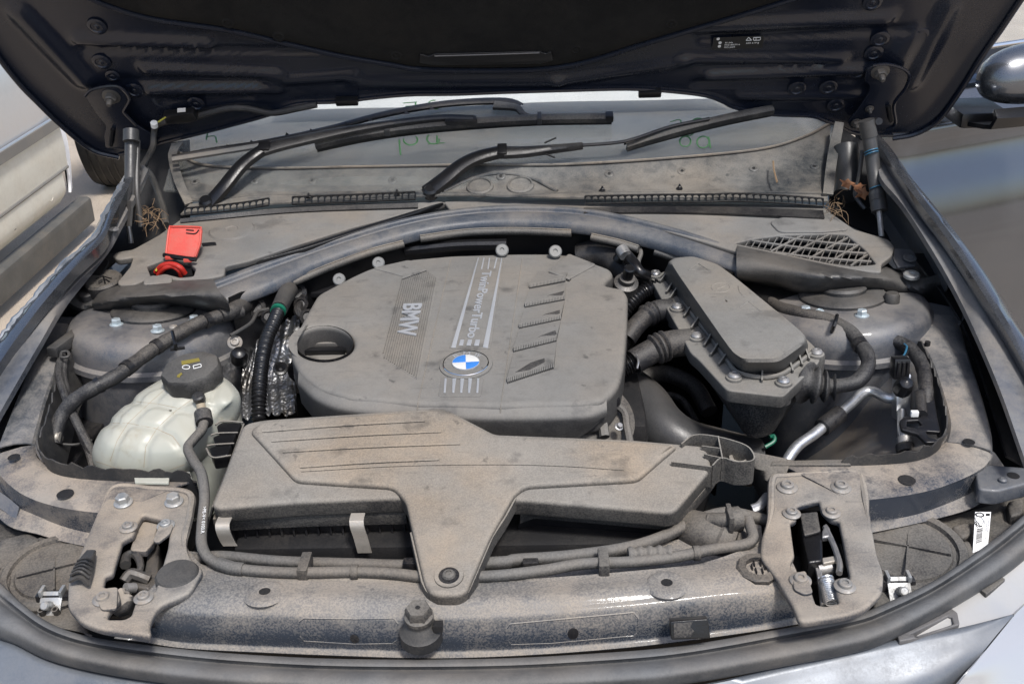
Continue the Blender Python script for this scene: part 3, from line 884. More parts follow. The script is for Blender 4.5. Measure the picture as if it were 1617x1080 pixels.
# raised back rims of the plates
part('rim', tube(Lz(.8045, [(160, 800), (182, 770), (240, 773), (298, 780), (300, 812), (291, 855), (297, 882)]), lambda t: .0046 * min(1, 6 * t, 6 * (1 - t)) + .0003, 50, 8), 'latch_plate_paint', sup)
part('rim', tube(Lz(.8045, [(1206, 850), (1217, 812), (1220, 758), (1240, 753), (1300, 749), (1350, 748), (1362, 765), (1372, 835)]), lambda t: .0046 * min(1, 6 * t, 6 * (1 - t)) + .0003, 50, 8), 'latch_plate_paint', sup)
for p, r in (((195, 794), .0118), ((275, 793), .0118), ((203, 833), .0108), ((262, 830), .0108), ((163, 946), .0115), ((227, 944), .0108)):
    bolt('torx' if p[1] > 800 else 'hex', Z(p[0], p[1], .807), r, lpl, V((0, -.05, 1)))
for p, r in (((1243, 770), .0128), ((1328, 770), .0128), ((1250, 811), .0108), ((1313, 810), .0108), ((1264, 917), .0118), ((1334, 926), .0118)):
    bolt('torx', Z(p[0], p[1], .807), r, lpr, V((0, -.05, 1)))
# latch mechanisms
def latch(c, mats, parent, label, spring):
    e = empty('hood_latch', c, None, None, parent=parent); e['label'] = label
    return e
LT = level(.790)
e = latch(Z(225, 890, .77), None, car, 'dirty brown grey latch hook in its slot', False)
plate('back_plate', LT, [(222, 822), (250, 824), (243, 855), (230, 870), (205, 868), (212, 845)], .010, 'latch_plate_paint', e, h=.004, bevel=.002, rnd=.004)
plate('side_plate', level(.775), [(232, 850), (252, 858), (248, 920), (238, 934), (222, 925), (232, 880)], .030, 'dark_steel', e, h=0, bevel=.003, rnd=.006)
part('hook', tube(Lz(.785, [(198, 892), (199, 880), (210, 874), (219, 882), (222, 897), (215, 905)]), lambda t: .0065 - .003 * t, 24, 8), 'dark_steel', e)
part('hook_tip', tube([Z(196, 918, .782), Z(206, 906, .786), Z(218, 908, .784), Z(236, 915, .778)], .0065, 20, 8), 'dark_steel', e)
plate('pawl', level(.772), [(195, 917), (210, 903), (240, 908), (236, 930), (205, 925)], .012, 'dark_steel', e, h=.004, bevel=.003, rnd=.006)
part('lower_tab', loft([Lz(.80, [(170, 945), (190, 928), (196, 935)]), Lz(.79, [(180, 968), (205, 950), (212, 942)]), Lz(.77, [(188, 975), (207, 968), (215, 955)])], 12, 8, True, thick=.002), 'latch_plate_paint', e)
plate('bolt_tab', LP, [(252, 826), (262, 822), (274, 828), (268, 842), (250, 856), (241, 854)], .004, 'latch_plate_paint', e, h=.0035, bevel=.001, rnd=.004)
plate('bolt_tab', LP, [(166, 928), (186, 926), (184, 960), (160, 962), (154, 950)], .004, 'latch_plate_paint', e, h=.0035, bevel=.001, rnd=.004)
part('pivot', lathe([(.006, 0), (.006, .012), (0, .012)], Z(213, 928, .778), V((-.6, -.6, .5)), 14), 'steel', e)
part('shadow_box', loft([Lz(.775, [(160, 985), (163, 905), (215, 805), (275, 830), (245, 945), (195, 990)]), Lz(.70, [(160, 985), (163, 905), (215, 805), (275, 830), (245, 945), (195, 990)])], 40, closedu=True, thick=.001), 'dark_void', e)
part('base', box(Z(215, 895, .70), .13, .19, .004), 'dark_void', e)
e = latch(Z(1295, 880, .77), None, car, 'black latch with steel lever and coil spring in its slot', True)
plate('housing', LT, [(1262, 808), (1292, 805), (1299, 850), (1300, 885), (1276, 888), (1268, 850)], .035, 'clean_black', e, h=.004, bevel=.003, rnd=.004)
plate('cap', LT, [(1263, 810), (1291, 807), (1296, 838), (1270, 845)], .004, 'lamp_plastic', e, h=.009, bevel=.0015, rnd=.003)
part('lever', tube(Lz(.794, [(1303, 832), (1308, 842), (1314, 855), (1320, 870), (1326, 890), (1325, 905)]), .0035, 24, 8), 'steel', e)
plate('lever_head', level(.797), [(1298, 838), (1304, 825), (1311, 833), (1312, 846), (1298, 848)], .008, 'steel', e, h=0, bevel=.002, rnd=.003)
plate('link', level(.785), [(1278, 860), (1286, 856), (1298, 900), (1304, 950), (1296, 952), (1290, 905)], .006, 'steel', e, h=0, bevel=.001, rnd=.004)
plate('cross_bar', level(.792), [(1297, 880), (1322, 876), (1325, 884), (1300, 889)], .006, 'clip_steel', e, h=0, bevel=.0015, rnd=.002)
part('roller', lathe([(.0085, -.012), (.0085, .012), (0, .012)], Z(1306, 897, .78), V((1, .15, 0)), 20), 'steel', e)
part('drum', lathe([(.010, -.006), (.010, .006), (0, .006)], Z(1320, 900, .778), V((1, .15, 0)), 20), 'clean_black', e)
plate('guard', level(.78), [(1320, 855), (1328, 858), (1341, 910), (1328, 913)], .03, 'clean_black', e, h=.004, bevel=.001)
hp = []
a0, a1 = Z(1304, 912, .80), Z(1314, 952, .79)
dx = (a1 - a0); ax_ = dx.normalized(); sx_ = ax_.cross(V((0, 0, 1))).normalized(); sy_ = ax_.cross(sx_)
for i in range(200):
    t = i / 199; ang_ = t * 2 * math.pi * 14
    hp.append(a0 + dx * t + (sx_ * math.cos(ang_) + sy_ * math.sin(ang_)) * .0075)
part('coil_spring', tube(hp, .0011, 400, 5, lin=True), 'aluminium', e, 'bright steel coil spring')
plate('bolt_tab', LP, [(1250, 905), (1272, 900), (1284, 935), (1270, 938), (1254, 930)], .004, 'latch_plate_paint', e, h=.0035, bevel=.001, rnd=.004)
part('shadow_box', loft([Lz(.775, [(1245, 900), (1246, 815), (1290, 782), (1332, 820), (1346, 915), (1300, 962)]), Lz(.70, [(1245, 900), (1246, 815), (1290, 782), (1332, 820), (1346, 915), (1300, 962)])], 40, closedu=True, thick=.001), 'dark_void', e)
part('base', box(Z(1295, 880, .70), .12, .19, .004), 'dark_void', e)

# trunk behind the support: radiator stack top in deep shade
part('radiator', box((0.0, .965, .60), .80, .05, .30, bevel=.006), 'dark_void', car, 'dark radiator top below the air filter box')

# ---------------------------------------------------------------- front seal and painted nose
se_b = [(-40, 885, .765), (0, 919, .765), (33, 951, .762), (76, 982, .758), (134, 1003, .755), (223, 1017, .752), (360, 1031, .750), (540, 1040, .748), (760, 1040, .748), (930, 1032, .748), (1080, 1019, .750), (1257, 988, .752), (1353, 969, .755), (1401, 951, .757), (1474, 917, .760), (1546, 869, .765), (1594, 832, .768), (1660, 775, .770)]
def off(row, dy, dz, dx=0):
    n = len(row); out = []
    for i, p in enumerate(row):
        s = (i / (n - 1) - .5) * 2
        out.append((p[0] + dx * s, p[1] + dy, p[2] + dz))
    return out
se_w = [86, 84, 66, 58, 54, 56, 58, 58, 58, 60, 60, 60, 60, 62, 58, 62, 64, 60]
def edge(k, dz):
    return [(p[0] - (0 if i > 3 else 16 - i * 4) * k + (max(0, i - 13) * 3.0) * k, p[1] + se_w[i] * k, p[2] + dz) for i, p in enumerate(se_b)]
rows = [L([(p[0], p[1], p[2] - .03) for p in se_b]), L(se_b), L(edge(.06, .006)), L(edge(.18, .006)), L(edge(.24, .001)), L(edge(.30, -.001)), L(edge(.40, .005)), L(edge(.55, .007)), L(edge(.75, .003)), L(edge(.93, -.008)), L(edge(1.0, -.016)), L(edge(1.02, -.03))]
part('hood_seal', loft(rows, 140, 60, True), 'seal_rubber', car, 'long grey black rubber hood seal across the nose', ang=60)
nose = loft([L([(-60, 985, .745), (0, 1000, .742), (90, 1046, .735), (245, 1076, .728), (500, 1100, .724), (800, 1105, .722), (1050, 1090, .724), (1257, 1046, .730), (1414, 1010, .736), (1480, 998, .738), (1540, 985, .742), (1600, 969, .745)]),
             L([(-60, 1010, .742), (0, 1030, .740), (90, 1066, .732), (245, 1092, .724), (500, 1116, .720), (800, 1120, .718), (1050, 1105, .720), (1257, 1062, .726), (1414, 1026, .733), (1480, 1012, .736), (1540, 998, .740), (1597, 974, .744)]),
             L([(-140, 1110, .70), (-60, 1150, .69), (60, 1180, .68), (245, 1210, .67), (500, 1230, .66), (800, 1240, .66), (1050, 1230, .66), (1230, 1190, .67), (1340, 1150, .68), (1420, 1120, .69), (1480, 1090, .70), (1530, 1060, .71)]),
             L([(-240, 1350, .55), (-160, 1400, .55), (0, 1450, .54), (245, 1480, .53), (500, 1500, .52), (800, 1500, .52), (1050, 1490, .52), (1180, 1430, .53), (1260, 1360, .55), (1330, 1300, .56), (1400, 1240, .58), (1450, 1200, .60)])], 80, 40, True, thick=.003)
part('nose_panel', nose, 'front_paint', car, 'pale blue grey painted nose panel below the seal', ang=60)
# headlight lens at the door side corner
part('headlight', loft([L([(1606, 966, .742), (1640, 935, .745), (1720, 870, .75)]), L([(1562, 1020, .730), (1630, 985, .732), (1730, 930, .735)]),
                        L([(1512, 1082, .712), (1605, 1045, .712), (1740, 990, .715)]), L([(1440, 1180, .66), (1570, 1150, .66), (1760, 1100, .66)]), L([(1400, 1330, .55), (1560, 1320, .55), (1790, 1280, .55)])], 30, 30, True, thick=.003),
     'lens', car, 'bright reflective headlight lens at the nose corner', ang=70)
hb = part('headlight_bezel', loft([L([(1420, 1000, .735), (1512, 955, .742), (1572, 915, .748), (1640, 860, .752)]), L([(1430, 1022, .730), (1540, 992, .737), (1606, 964, .740), (1690, 890, .742)])], 24, 6, thick=.002), 'silver_paint', car, 'pale grey headlight bezel under the seal')
plate('bracket', level(.742), [(1416, 999), (1500, 958), (1512, 966), (1516, 985), (1440, 1008), (1420, 1012)], .012, 'grey_plastic', hb, h=0, bevel=.0015, rnd=.003, holes=[[(1438, 1000), (1497, 972), (1503, 974), (1506, 984), (1450, 1004)]])
plate('clip', level(.75), [(1548, 930), (1580, 908), (1588, 914), (1558, 938)], .006, 'lamp_plastic', hb, h=0, bevel=.001, rnd=.002)
hb2 = part('bracket', loft([L([(0, 988, .742), (30, 1010, .738), (58, 1030, .735), (80, 1042, .733)]), L([(0, 1006, .738), (30, 1022, .735), (55, 1036, .733), (80, 1052, .730)])], 12, thick=.006), 'grey_plastic', car, 'dark bracket wedge beneath the seal end')

# ---------------------------------------------------------------- headlight housings
def lamp_top(outl, label):
    return plate('headlight_housing', level(.742), outl, .05, 'lamp_plastic', car, h=0, bevel=.006, rnd=.01, label=label)
hl = lamp_top([(-30, 810), (30, 835), (130, 862), (150, 900), (120, 960), (150, 1010), (60, 990), (-20, 930)], 'dusty black headlight housing beside the ribbed latch cover')
hr_ = lamp_top([(1375, 830), (1450, 825), (1540, 800), (1640, 775), (1660, 850), (1560, 900), (1450, 955), (1380, 975)], 'dusty black headlight housing with round lid and barcode sticker')
c = Z(88, 905, .75)
lid = part('bulb_lid', lathe([(.064, -.006), (.064, .004), (.061, .007), (.054, .007), (.052, .003), (.047, .003), (.045, .006), (0, .006)], c, V((.05, -.1, 1)), 44), 'lamp_plastic', hl)
for a in (.4, 1.97): part('rib', box(c + V((0, 0, .007)), .085, .002, .004, Matrix.Rotation(a, 3, 'Z')), 'lamp_plastic', lid)
c = Z(1432, 872, .75)
lid = part('bulb_lid', lathe([(.070, -.010), (.070, .004), (.067, .008), (.058, .008), (.056, .003), (.052, .003), (.050, .006), (0, .008)], c, V((-.05, -.1, 1)), 44), 'lamp_plastic', hr_)
for a in (.35, 1.92): part('rib', box(c + V((0, 0, .0085)), .096, .002, .004, Matrix.Rotation(-a, 3, 'Z')), 'lamp_plastic', lid)
part('lid_tab', tube(Lz(.75, [(1489, 850), (1502, 868), (1502, 885), (1490, 888)]), .003, 16, 6), 'lamp_plastic', hr_)
for q in (((0, 850), (45, 840), (75, 855), (20, 905), (-10, 895)), ((0, 890), (20, 905), (10, 935), (-20, 930)), ((60, 845), (90, 850), (60, 880), (40, 880))):
    plate('housing_rib', level(.75), q, .02, 'lamp_plastic', hl, h=.006, bevel=.004, rnd=.008)
for q in (((1500, 830), (1530, 822), (1538, 840), (1520, 850)), ((1505, 860), (1530, 850), (1545, 880), (1515, 900)), ((1590, 790), (1617, 785), (1617, 810), (1595, 815))):
    plate('housing_rib', level(.75), q, .02, 'lamp_plastic', hr_, h=.006, bevel=.004, rnd=.008)
# barcode sticker
ST = Frame(Z(1545, 845, .762), (0, -.25, 1))
stk = plate('sticker', ST, [(1540, 808), (1565, 808), (1560, 862), (1536, 873)], .0006, 'white_paper', car, label='white parts sticker with barcode')
ux, uy = [V(ST.l(1540, 808)), V(ST.l(1565, 808))], [V(ST.l(1536, 873)), V(ST.l(1560, 862))]
def stp(a, b): return (ux[0] * (1 - a) + ux[1] * a) * (1 - b) + (uy[0] * (1 - a) + uy[1] * a) * b
def sticker_bar(a0_, a1_, b0, b1, mat='ink_black', name='bar'):
    plate(name, ST, [tuple(stp(a0_, b0)), tuple(stp(a1_, b0)), tuple(stp(a1_, b1)), tuple(stp(a0_, b1))], .0004, mat, stk, h=.0004, px=False)
b0 = .44
while b0 < .80:
    w_ = random.choice((.006, .009, .013))
    sticker_bar(.16, .56, b0, b0 + w_); b0 += w_ + random.choice((.008, .012, .016))
sticker_bar(.68, .94, .05, .12)
text('lettering', 'RL', ST, stp(.18, .40), stp(.52, .40), .0095, 'ink_black', stk, h=.0001, ext=.0003, bold=.02)
for a0_, s_, e_ in ((.62, .14, .36), (.74, .34, .56), (.86, .26, .60), (.78, .66, .78)):      # rows of print too small to read
    b0 = s_
    while b0 < e_:
        sticker_bar(a0_, a0_ + random.choice((.05, .07)), b0, b0 + .010, 'ink_grey', 'print'); b0 += .020
part('emblem', tube([ST.at(stp(.30, .08).x + .0046 * math.cos(k * .5236), stp(.30, .08).y + .0030 * math.sin(k * .5236), .0004) for k in range(13)], .0009, 26, 4), 'ink_black', stk)
part('emblem', tube([ST.at(stp(.30, .22).x + .0046 * math.cos(k * .5236), stp(.30, .22).y + .0056 * math.sin(k * .5236), .0004) for k in range(13)], .0004, 26, 4), 'ink_grey', stk)
# small bright spring nuts on brackets
for px, py, lab, par in ((83, 945, 'clip', hl), (1418, 922, 'clip', hr_)):
    cc = Z(px, py, .752)
    b1 = part('clip_bracket', box(cc + V((0, .004, -.02)), .040, .012, .05, bevel=.002), 'black_plastic', par)
    b2 = part('spring_nut', box(cc + V((0, -.006, -.002)), .026, .003, .028, Matrix.Rotation(R(-50), 3, 'X'), bevel=.0008), 'bolt_zinc', par, 'bright zinc spring nut')
    part('ear', box(cc + V((-.012, .004, .008)), .004, .014, .008, bevel=.001), 'bolt_zinc', b2)
    part('ear', box(cc + V((.012, .004, .008)), .004, .014, .008, bevel=.001), 'bolt_zinc', b2)
    part('screw', lathe([(.0055, 0), (.0055, .012), (.004, .014), (0, .014)], cc + V((0, -.010, -.002)), V((0, -.75, .65)), 14), 'bolt_zinc', b2)
for p in ((66, 965), (88, 964)):
    part('tubelet', lathe([(.004, -.02), (.004, .004), (.0025, .004), (.0025, -.01), (0, -.01)], Z(p[0], p[1], .748), V((0, -.3, 1)), 14), 'lamp_plastic', hl)
# ribbed rubber cover on the left plate corner
rc = part('ribbed_cover', loft([L([(108, 918, .815), (118, 892, .815), (137, 868, .815)]), L([(126, 912, .822), (138, 890, .822), (150, 868, .82)]), L([(142, 925, .812), (148, 900, .815), (152, 872, .815)])], 20, 12, True, thick=.003), 'rubber', sup, 'small ribbed rubber cover at the plate corner')
for k in range(5):
    t = k / 5
    part('rib', tube([Z(112 + 14 * t, 908 - 28 * t, .818), Z(126 + 12 * t, 902 - 26 * t, .827), Z(140 + 8 * t, 912 - 30 * t, .818)], .0018, 12, 6), 'rubber', rc)

# ================================================================== engine cover
EC = slope(1.167, .865, .075)
ec_out = [(500, 464), (557, 434), (584, 422), (647, 408), (714, 402), (817, 399), (871, 399), (905, 402), (945, 416), (966, 424), (969, 433), (957, 443), (956, 449), (972, 452), (984, 454), (992, 464), (991, 515), (986, 573), (979, 604), (967, 621), (950, 633), (918, 638), (791, 641), (660, 638), (550, 628), (500, 612), (472, 588), (459, 562), (458, 540), (483, 494)]
cx, cy = 512, 541
oil = [(cx + 46 * math.cos(a) * (1.0), cy + 27 * math.sin(a)) for a in [2 * math.pi * k / 40 for k in range(40)]]
ecm = plate_me([rounded(EC.ll(ec_out), .012), EC.ll(oil)], .055, .010, 4)
cover = part('engine_cover', ecm, 'cover_plastic', car, 'large dusty grey plastic engine cover with white and blue roundel', mw=EC.mat(), ang=32)
# front skirt hanging below the cover's front edge
sk_px = [(470, 586), (500, 612), (550, 628), (660, 638), (791, 641), (880, 640), (930, 637), (958, 628)]
sk_w = [EC.w(*q) for q in sk_px]
sk_d = (.05, .058, .062, .062, .062, .060, .040, .022)
part('skirt', loft([[p + V((0, .004, -.004)) for p in sk_w], [p + V((0, -.007, -.014)) for p in sk_w], [p + V((0, -.008, -.024)) for p in sk_w],
                    [p + V((0, -.004, -q)) for p, q in zip(sk_w, sk_d)]], 60, 18, True, thick=.003), 'cover_plastic', cover)
epick = picker(cover)
for (x0, y0), (x1, y1) in (((713, 404), (660, 636)), ((826, 402), (791, 639))):
    pts = []
    for k in range(40):
        q, n_ = epick(x0 + (x1 - x0) * k / 39, y0 + (y1 - y0) * k / 39, .0)
        if q is not None: pts.append(q)
    pts += [pts[-1] + V((-.001, -.010, -.014)), pts[-1] + V((-.002, -.010, -.045))]
    part('seam', tube(pts, .00085, 60, 6), 'airbox_plastic', cover)
# ribbed letter panel
pan = [(634, 441), (674, 427), (691, 440), (691, 446), (660, 600), (606, 568), (604, 558)]
rp = plate('ribbed_panel', EC, pan, .004, 'cover_plastic', cover, h=.0005, bevel=.0008, rnd=.004)
loc_ = EC.ll(pan)
def inside(p, pg):
    c_ = False
    for i in range(len(pg)):
        a, b = pg[i - 1], pg[i]
        if (a[1] > p[1]) != (b[1] > p[1]) and p[0] < (b[0] - a[0]) * (p[1] - a[1]) / (b[1] - a[1]) + a[0]: c_ = not c_
    return c_
d0, d1 = V(EC.l(691, 440)), V(EC.l(660, 600))
dd = (d1 - d0).normalized(); nn = V((-dd.y, dd.x))
if nn.dot(V(EC.l(620, 500)) - d0) < 0: nn = -nn
vs_, fs_ = [], []
for k in range(1, 26):
    o0 = d0 + nn * (.0034 * k)
    seg = [t * .002 for t in range(-40, 160) if inside(tuple(o0 + dd * (t * .002)), loc_)]
    if len(seg) < 4: continue
    a, b = o0 + dd * seg[1], o0 + dd * seg[-2]
    w2 = nn * .0007
    i0 = len(vs_)
    for q, hh in ((a - w2, 0), (a + w2, 0), (b + w2, 0), (b - w2, 0)): vs_.append((q.x, q.y, hh))
    for q in (a - w2 * .4, a + w2 * .4, b + w2 * .4, b - w2 * .4): vs_.append((q.x, q.y, .0011))
    fs_ += [(i0 + 4, i0 + 5, i0 + 6, i0 + 7)] + [(i0 + j, i0 + (j + 1) % 4, i0 + 4 + (j + 1) % 4, i0 + 4 + j) for j in range(4)]
part('panel_ribs', mesh(vs_, fs_), 'cover_plastic', cover, mw=EC.mat(.0006), ang=20)
plate('panel_lip', EC, [(636, 434), (672, 422), (674, 426), (634, 440)], .004, 'cover_plastic', cover, h=.0035, bevel=.0015)
def lerp2(a, b, t): return (a[0] + (b[0] - a[0]) * t, a[1] + (b[1] - a[1]) * t)
text('lettering', 'BMW', EC, EC.l(638.5, 482), EC.l(627.5, 533), 0.0275, 'letter_silver', cover, h=.0014, ext=.0016, bold=.022)
# centre badge field
plate('badge_field', EC, [(752, 405), (796, 405), (775, 551), (709, 550)], .003, 'cover_plastic', cover, h=.0007, bevel=.0004, rnd=.004)
text('lettering', 'TwinPowerTurbo', EC, EC.l(762, 427, .003), EC.l(737.5, 532, .003), .0150, 'letter_silver', cover, h=.0008, ext=.0012, bold=.014)
S_ = 'letter_silver'
for q in ([(754.5, 407), (756, 407), (719.5, 548), (712.5, 548)], [(791.5, 408), (793, 408), (770.5, 549), (762.5, 547.5)],
          [(763.5, 407), (765, 407), (761.5, 424), (759.5, 424)], [(772, 407), (774, 407), (771.5, 424), (769.5, 424)], [(783.5, 407), (785.5, 407), (781.5, 423), (779.5, 423)],
          [(727, 536), (733, 536), (731, 544.5), (724.5, 544.5)], [(739, 536), (745.5, 536), (743.5, 544.5), (736.5, 544.5)], [(751, 536), (758, 536), (756, 545), (748.5, 545)]):
    plate('badge_bar', EC, q, .0016, S_, cover, h=.0019, bevel=.0003)
plate('badge_field', EC, [(697, 595), (764, 596), (759, 626), (692, 626)], .003, 'cover_plastic', cover, h=.0007, bevel=.0004, rnd=.004)
for x in (702.5, 716, 728.5, 741, 754):
    w_ = 2.6 if x in (702.5, 754) else 3.0
    tp = .7 if x == 728.5 else 1.0
    plate('badge_bar', EC, [(x - w_ + 1.5, 597), (x + w_ + 1.5, 597), (x + w_ * .45, 619), (x - w_ * .45 - .6, 619)] if x not in (702.5, 754) else [(x - 1.5 + 1, 597), (x + 3, 597), (x + 1.2, 619), (x - 2, 619)], .0016, S_, cover, h=.0019, bevel=.0003)
# roundel
rcx, rcy = EC.l(735.6, 573.6, .003)
RW = Frame(EC.at(rcx, rcy, .0004), EC.n)
rr_ = (V(EC.l(771.5, 573.6)) - V(EC.l(700, 573.6))).length / 2
rd = part('roundel', lathe([(rr_ * 1.18, 0), (rr_ * 1.16, .0015), (rr_ * 1.02, .0015)], V((0, 0, 0)), V((0, 0, 1)), 56), 'cover_plastic', cover, mw=RW.mat())
rd = part('roundel_ring', lathe([(rr_ * .98, 0), (rr_ * .98, .0030), (rr_ * .60, .0034), (rr_ * .58, .003), (0, .003)], V((0, 0, 0)), V((0, 0, 1)), 56), 'cover_plastic', cover, mw=RW.mat())
part('roundel_rim', lathe([(rr_ * 1.02, 0), (rr_ * 1.02, .0034), (rr_ * 1.0, .0042), (rr_ * .97, .0040), (rr_ * .96, .003)], V((0, 0, 0)), V((0, 0, 1)), 56), 'chrome', cover, mw=RW.mat())
for k, mname in enumerate(('badge_white', 'badge_blue', 'badge_white', 'badge_blue')):
    a0_ = R(4) + k * math.pi / 2
    pts = [(0, 0)] + [(rr_ * .585 * math.cos(a0_ + j / 10 * math.pi / 2), rr_ * .585 * math.sin(a0_ + j / 10 * math.pi / 2)) for j in range(11)]
    part('quadrant', plate_me([pts], .002, .0002), mname, cover, mw=RW.mat(.0048), ang=20)
part('quadrant_ring', lathe([(rr_ * .61, .002), (rr_ * .61, .0048), (rr_ * .585, .0050), (rr_ * .58, .004)], V((0, 0, 0)), V((0, 0, 1)), 40), 'letter_silver', cover, mw=RW.mat())
for ch, a_ in (('B', 128), ('M', 90), ('W', 52)):
    q = V((math.cos(R(a_)), math.sin(R(a_)))) * rr_ * .68
    tt = V((math.sin(R(a_)), -math.cos(R(a_))))
    hw = .0048 if ch != 'B' else .0036
    text('lettering', ch, RW, q - tt * hw, q + tt * hw, rr_ * .22, 'letter_silver', cover, h=.0033, ext=.0004)
# louvres
LO = [[(836, 455), (893, 444), (898, 428), (850, 430), (838, 446)],
      [(829, 485), (892, 473), (893, 447), (836, 457)],
      [(820, 518), (886, 504), (892, 475), (829, 487)],
      [(811, 555), (879, 538), (886, 506), (820, 520)],
      [(801, 604), (875, 580), (879, 540), (811, 557)]]
LOU = []
for q in LO:
    l2 = EC.ll(q)
    # ramp: rises towards its front edge (first two points)
    top = [(p[0], p[1], .0070 if i < 2 else .0008) for i, p in enumerate(l2)]
    bot = [(p[0], p[1] - (.003 if i < 2 else 0), -.002) for i, p in enumerate(l2)]
    n_ = len(q)
    me_ = mesh(top + bot, [tuple(reversed(range(n_)))] + [(i, (i + 1) % n_, n_ + (i + 1) % n_, n_ + i) for i in range(n_)])
    bm = bmesh.new(); bm.from_mesh(me_); bmesh.ops.recalc_face_normals(bm, faces=bm.faces); bm.to_mesh(me_); bm.free()
    LOU.append(picker(part('louvre', me_, 'cover_plastic', cover, mw=EC.mat(), ang=20)))
    a, b = V(l2[0]), V(l2[1])
    vs_, fs_ = [], []
    for k in range(26):
        p = a.lerp(b, (k + .5) / 26); i0 = len(vs_)
        d_ = (b - a).normalized() * .0007
        for hh, yy in ((.0072, .0), (-.001, -.0038)):
            for sgn in (-1, 1): vs_.append((p.x + d_.x * sgn, p.y + d_.y * sgn + yy, hh))
        for sgn in (-1, 1): vs_.append((p.x + d_.x * sgn, p.y + d_.y * sgn - .0045, .0036))
        fs_ += [(i0, i0 + 1, i0 + 5, i0 + 4), (i0 + 4, i0 + 5, i0 + 3, i0 + 2)]
    part('louvre_ribs', mesh(vs_, fs_), 'cover_plastic', cover, mw=EC.mat(), ang=0)
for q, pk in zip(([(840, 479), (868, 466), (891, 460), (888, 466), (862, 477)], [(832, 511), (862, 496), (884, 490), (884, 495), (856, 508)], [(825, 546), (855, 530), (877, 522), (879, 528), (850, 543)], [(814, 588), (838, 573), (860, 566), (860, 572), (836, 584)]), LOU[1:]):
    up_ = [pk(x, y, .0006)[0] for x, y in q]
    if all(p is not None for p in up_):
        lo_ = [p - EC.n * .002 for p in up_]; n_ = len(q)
        part('slot', mesh(up_ + lo_, [tuple(range(n_))] + [(i, n_ + i, n_ + (i + 1) % n_, (i + 1) % n_) for i in range(n_)]), 'hose', cover, ang=0)  # dark wedge laid on the ramp, painting the shading above its ridge
# raised shoulders
plate('shoulder', EC, [(898, 400), (942, 417), (900, 440), (868, 425)], .004, 'cover_plastic', cover, h=.002, bevel=.0018, rnd=.006)
plate('shoulder', EC, [(868, 424), (902, 438), (899, 441), (866, 428)], .006, 'cover_plastic', cover, h=.005, bevel=.0022)
plate('shoulder', EC, [(588, 423), (646, 410), (672, 424), (636, 436)], .004, 'cover_plastic', cover, h=.0015, bevel=.0014, rnd=.006)
# oil filler recess with cap
oc = EC.w(512, 553, -.042)
part('filler_well', loft([[EC.w(p[0], p[1], -.002) for p in oil], [EC.w(p[0], p[1], -.002) + V((0, .004, -.055)) for p in oil]], 40, closedu=True, lin=False), 'black_plastic', cover)
fc = part('oil_cap', lathe([(.040, -.030), (.040, -.003), (.037, .0), (0, .001)], oc, EC.n, 36), 'cover_plastic', cover)
part('cap_handle', box(oc + V((0, .006, .006)), .074, .016, .014, bevel=.003), 'cover_plastic', cover)
part('cap_slot', box(oc + V((0, -.010, .0045)), .070, .012, .008, bevel=.0015), 'clean_black', cover)
part('well_floor', lathe([(.06, -.028), (0, -.028)], oc, EC.n, 24), 'dark_void', cover)
# round studs behind the cover
for p, z_, r_ in (((598, 416), .897, .0105), ((536, 442), .887, .0105), ((793, 396), .907, .0110), ((877, 398), .907, .0110)):
    bolt('stud', Z(p[0], p[1], z_), r_, car, V((0, -.75, .6)), 'grey_stud', 'stud', 'grey round headed stud behind the engine cover')

# dark engine mass and pieces below the cover
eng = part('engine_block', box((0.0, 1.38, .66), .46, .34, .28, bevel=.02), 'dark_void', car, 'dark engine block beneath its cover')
th = part('throttle_body', lathe([(.050, -.05), (.052, -.015), (.044, .0), (.044, .012), (.052, .014), (.052, .022), (.03, .028), (0, .028)], Z(938, 668, .80), V((.35, -.55, .75)), 36), 'lamp_plastic', car, 'round dusty throttle housing below the engine cover')
part('band', lathe([(.0535, -.012), (.0535, -.004), (.050, -.002)], Z(938, 668, .80), V((.35, -.55, .75)), 36), 'cover_plastic', th)
part('rib', tube([Z(940, 640, .83), Z(950, 660, .825), Z(955, 690, .81)], .007, 20, 8), 'cover_plastic', th)
part('cable', tube([Z(965, 636, .835), Z(985, 650, .825), Z(990, 675, .81), Z(995, 700, .80)], .0055, 24, 8), 'pipe_hose', th)
part('plug', box(Z(965, 632, .84), .016, .022, .012, Matrix.Rotation(R(30), 3, 'Z'), bevel=.002), 'black_plastic', th)
bolt('hex', Z(977, 674, .82), .006, th, V((.3, -.4, .8)), 'steel')
for p, mt_, r_ in (((790, 676), 'lamp_plastic', .016), ((812, 678), 'rust', .007), ((826, 678), 'rust', .008), ((858, 680), 'steel', .009), ((840, 675), 'dark_steel', .012)):
    part('fitting', lathe([(r_, -.02), (r_, .0), (r_ * .7, .006), (0, .006)], Z(p[0], p[1], .80), V((.2, -.6, .6)), 14), mt_, eng)

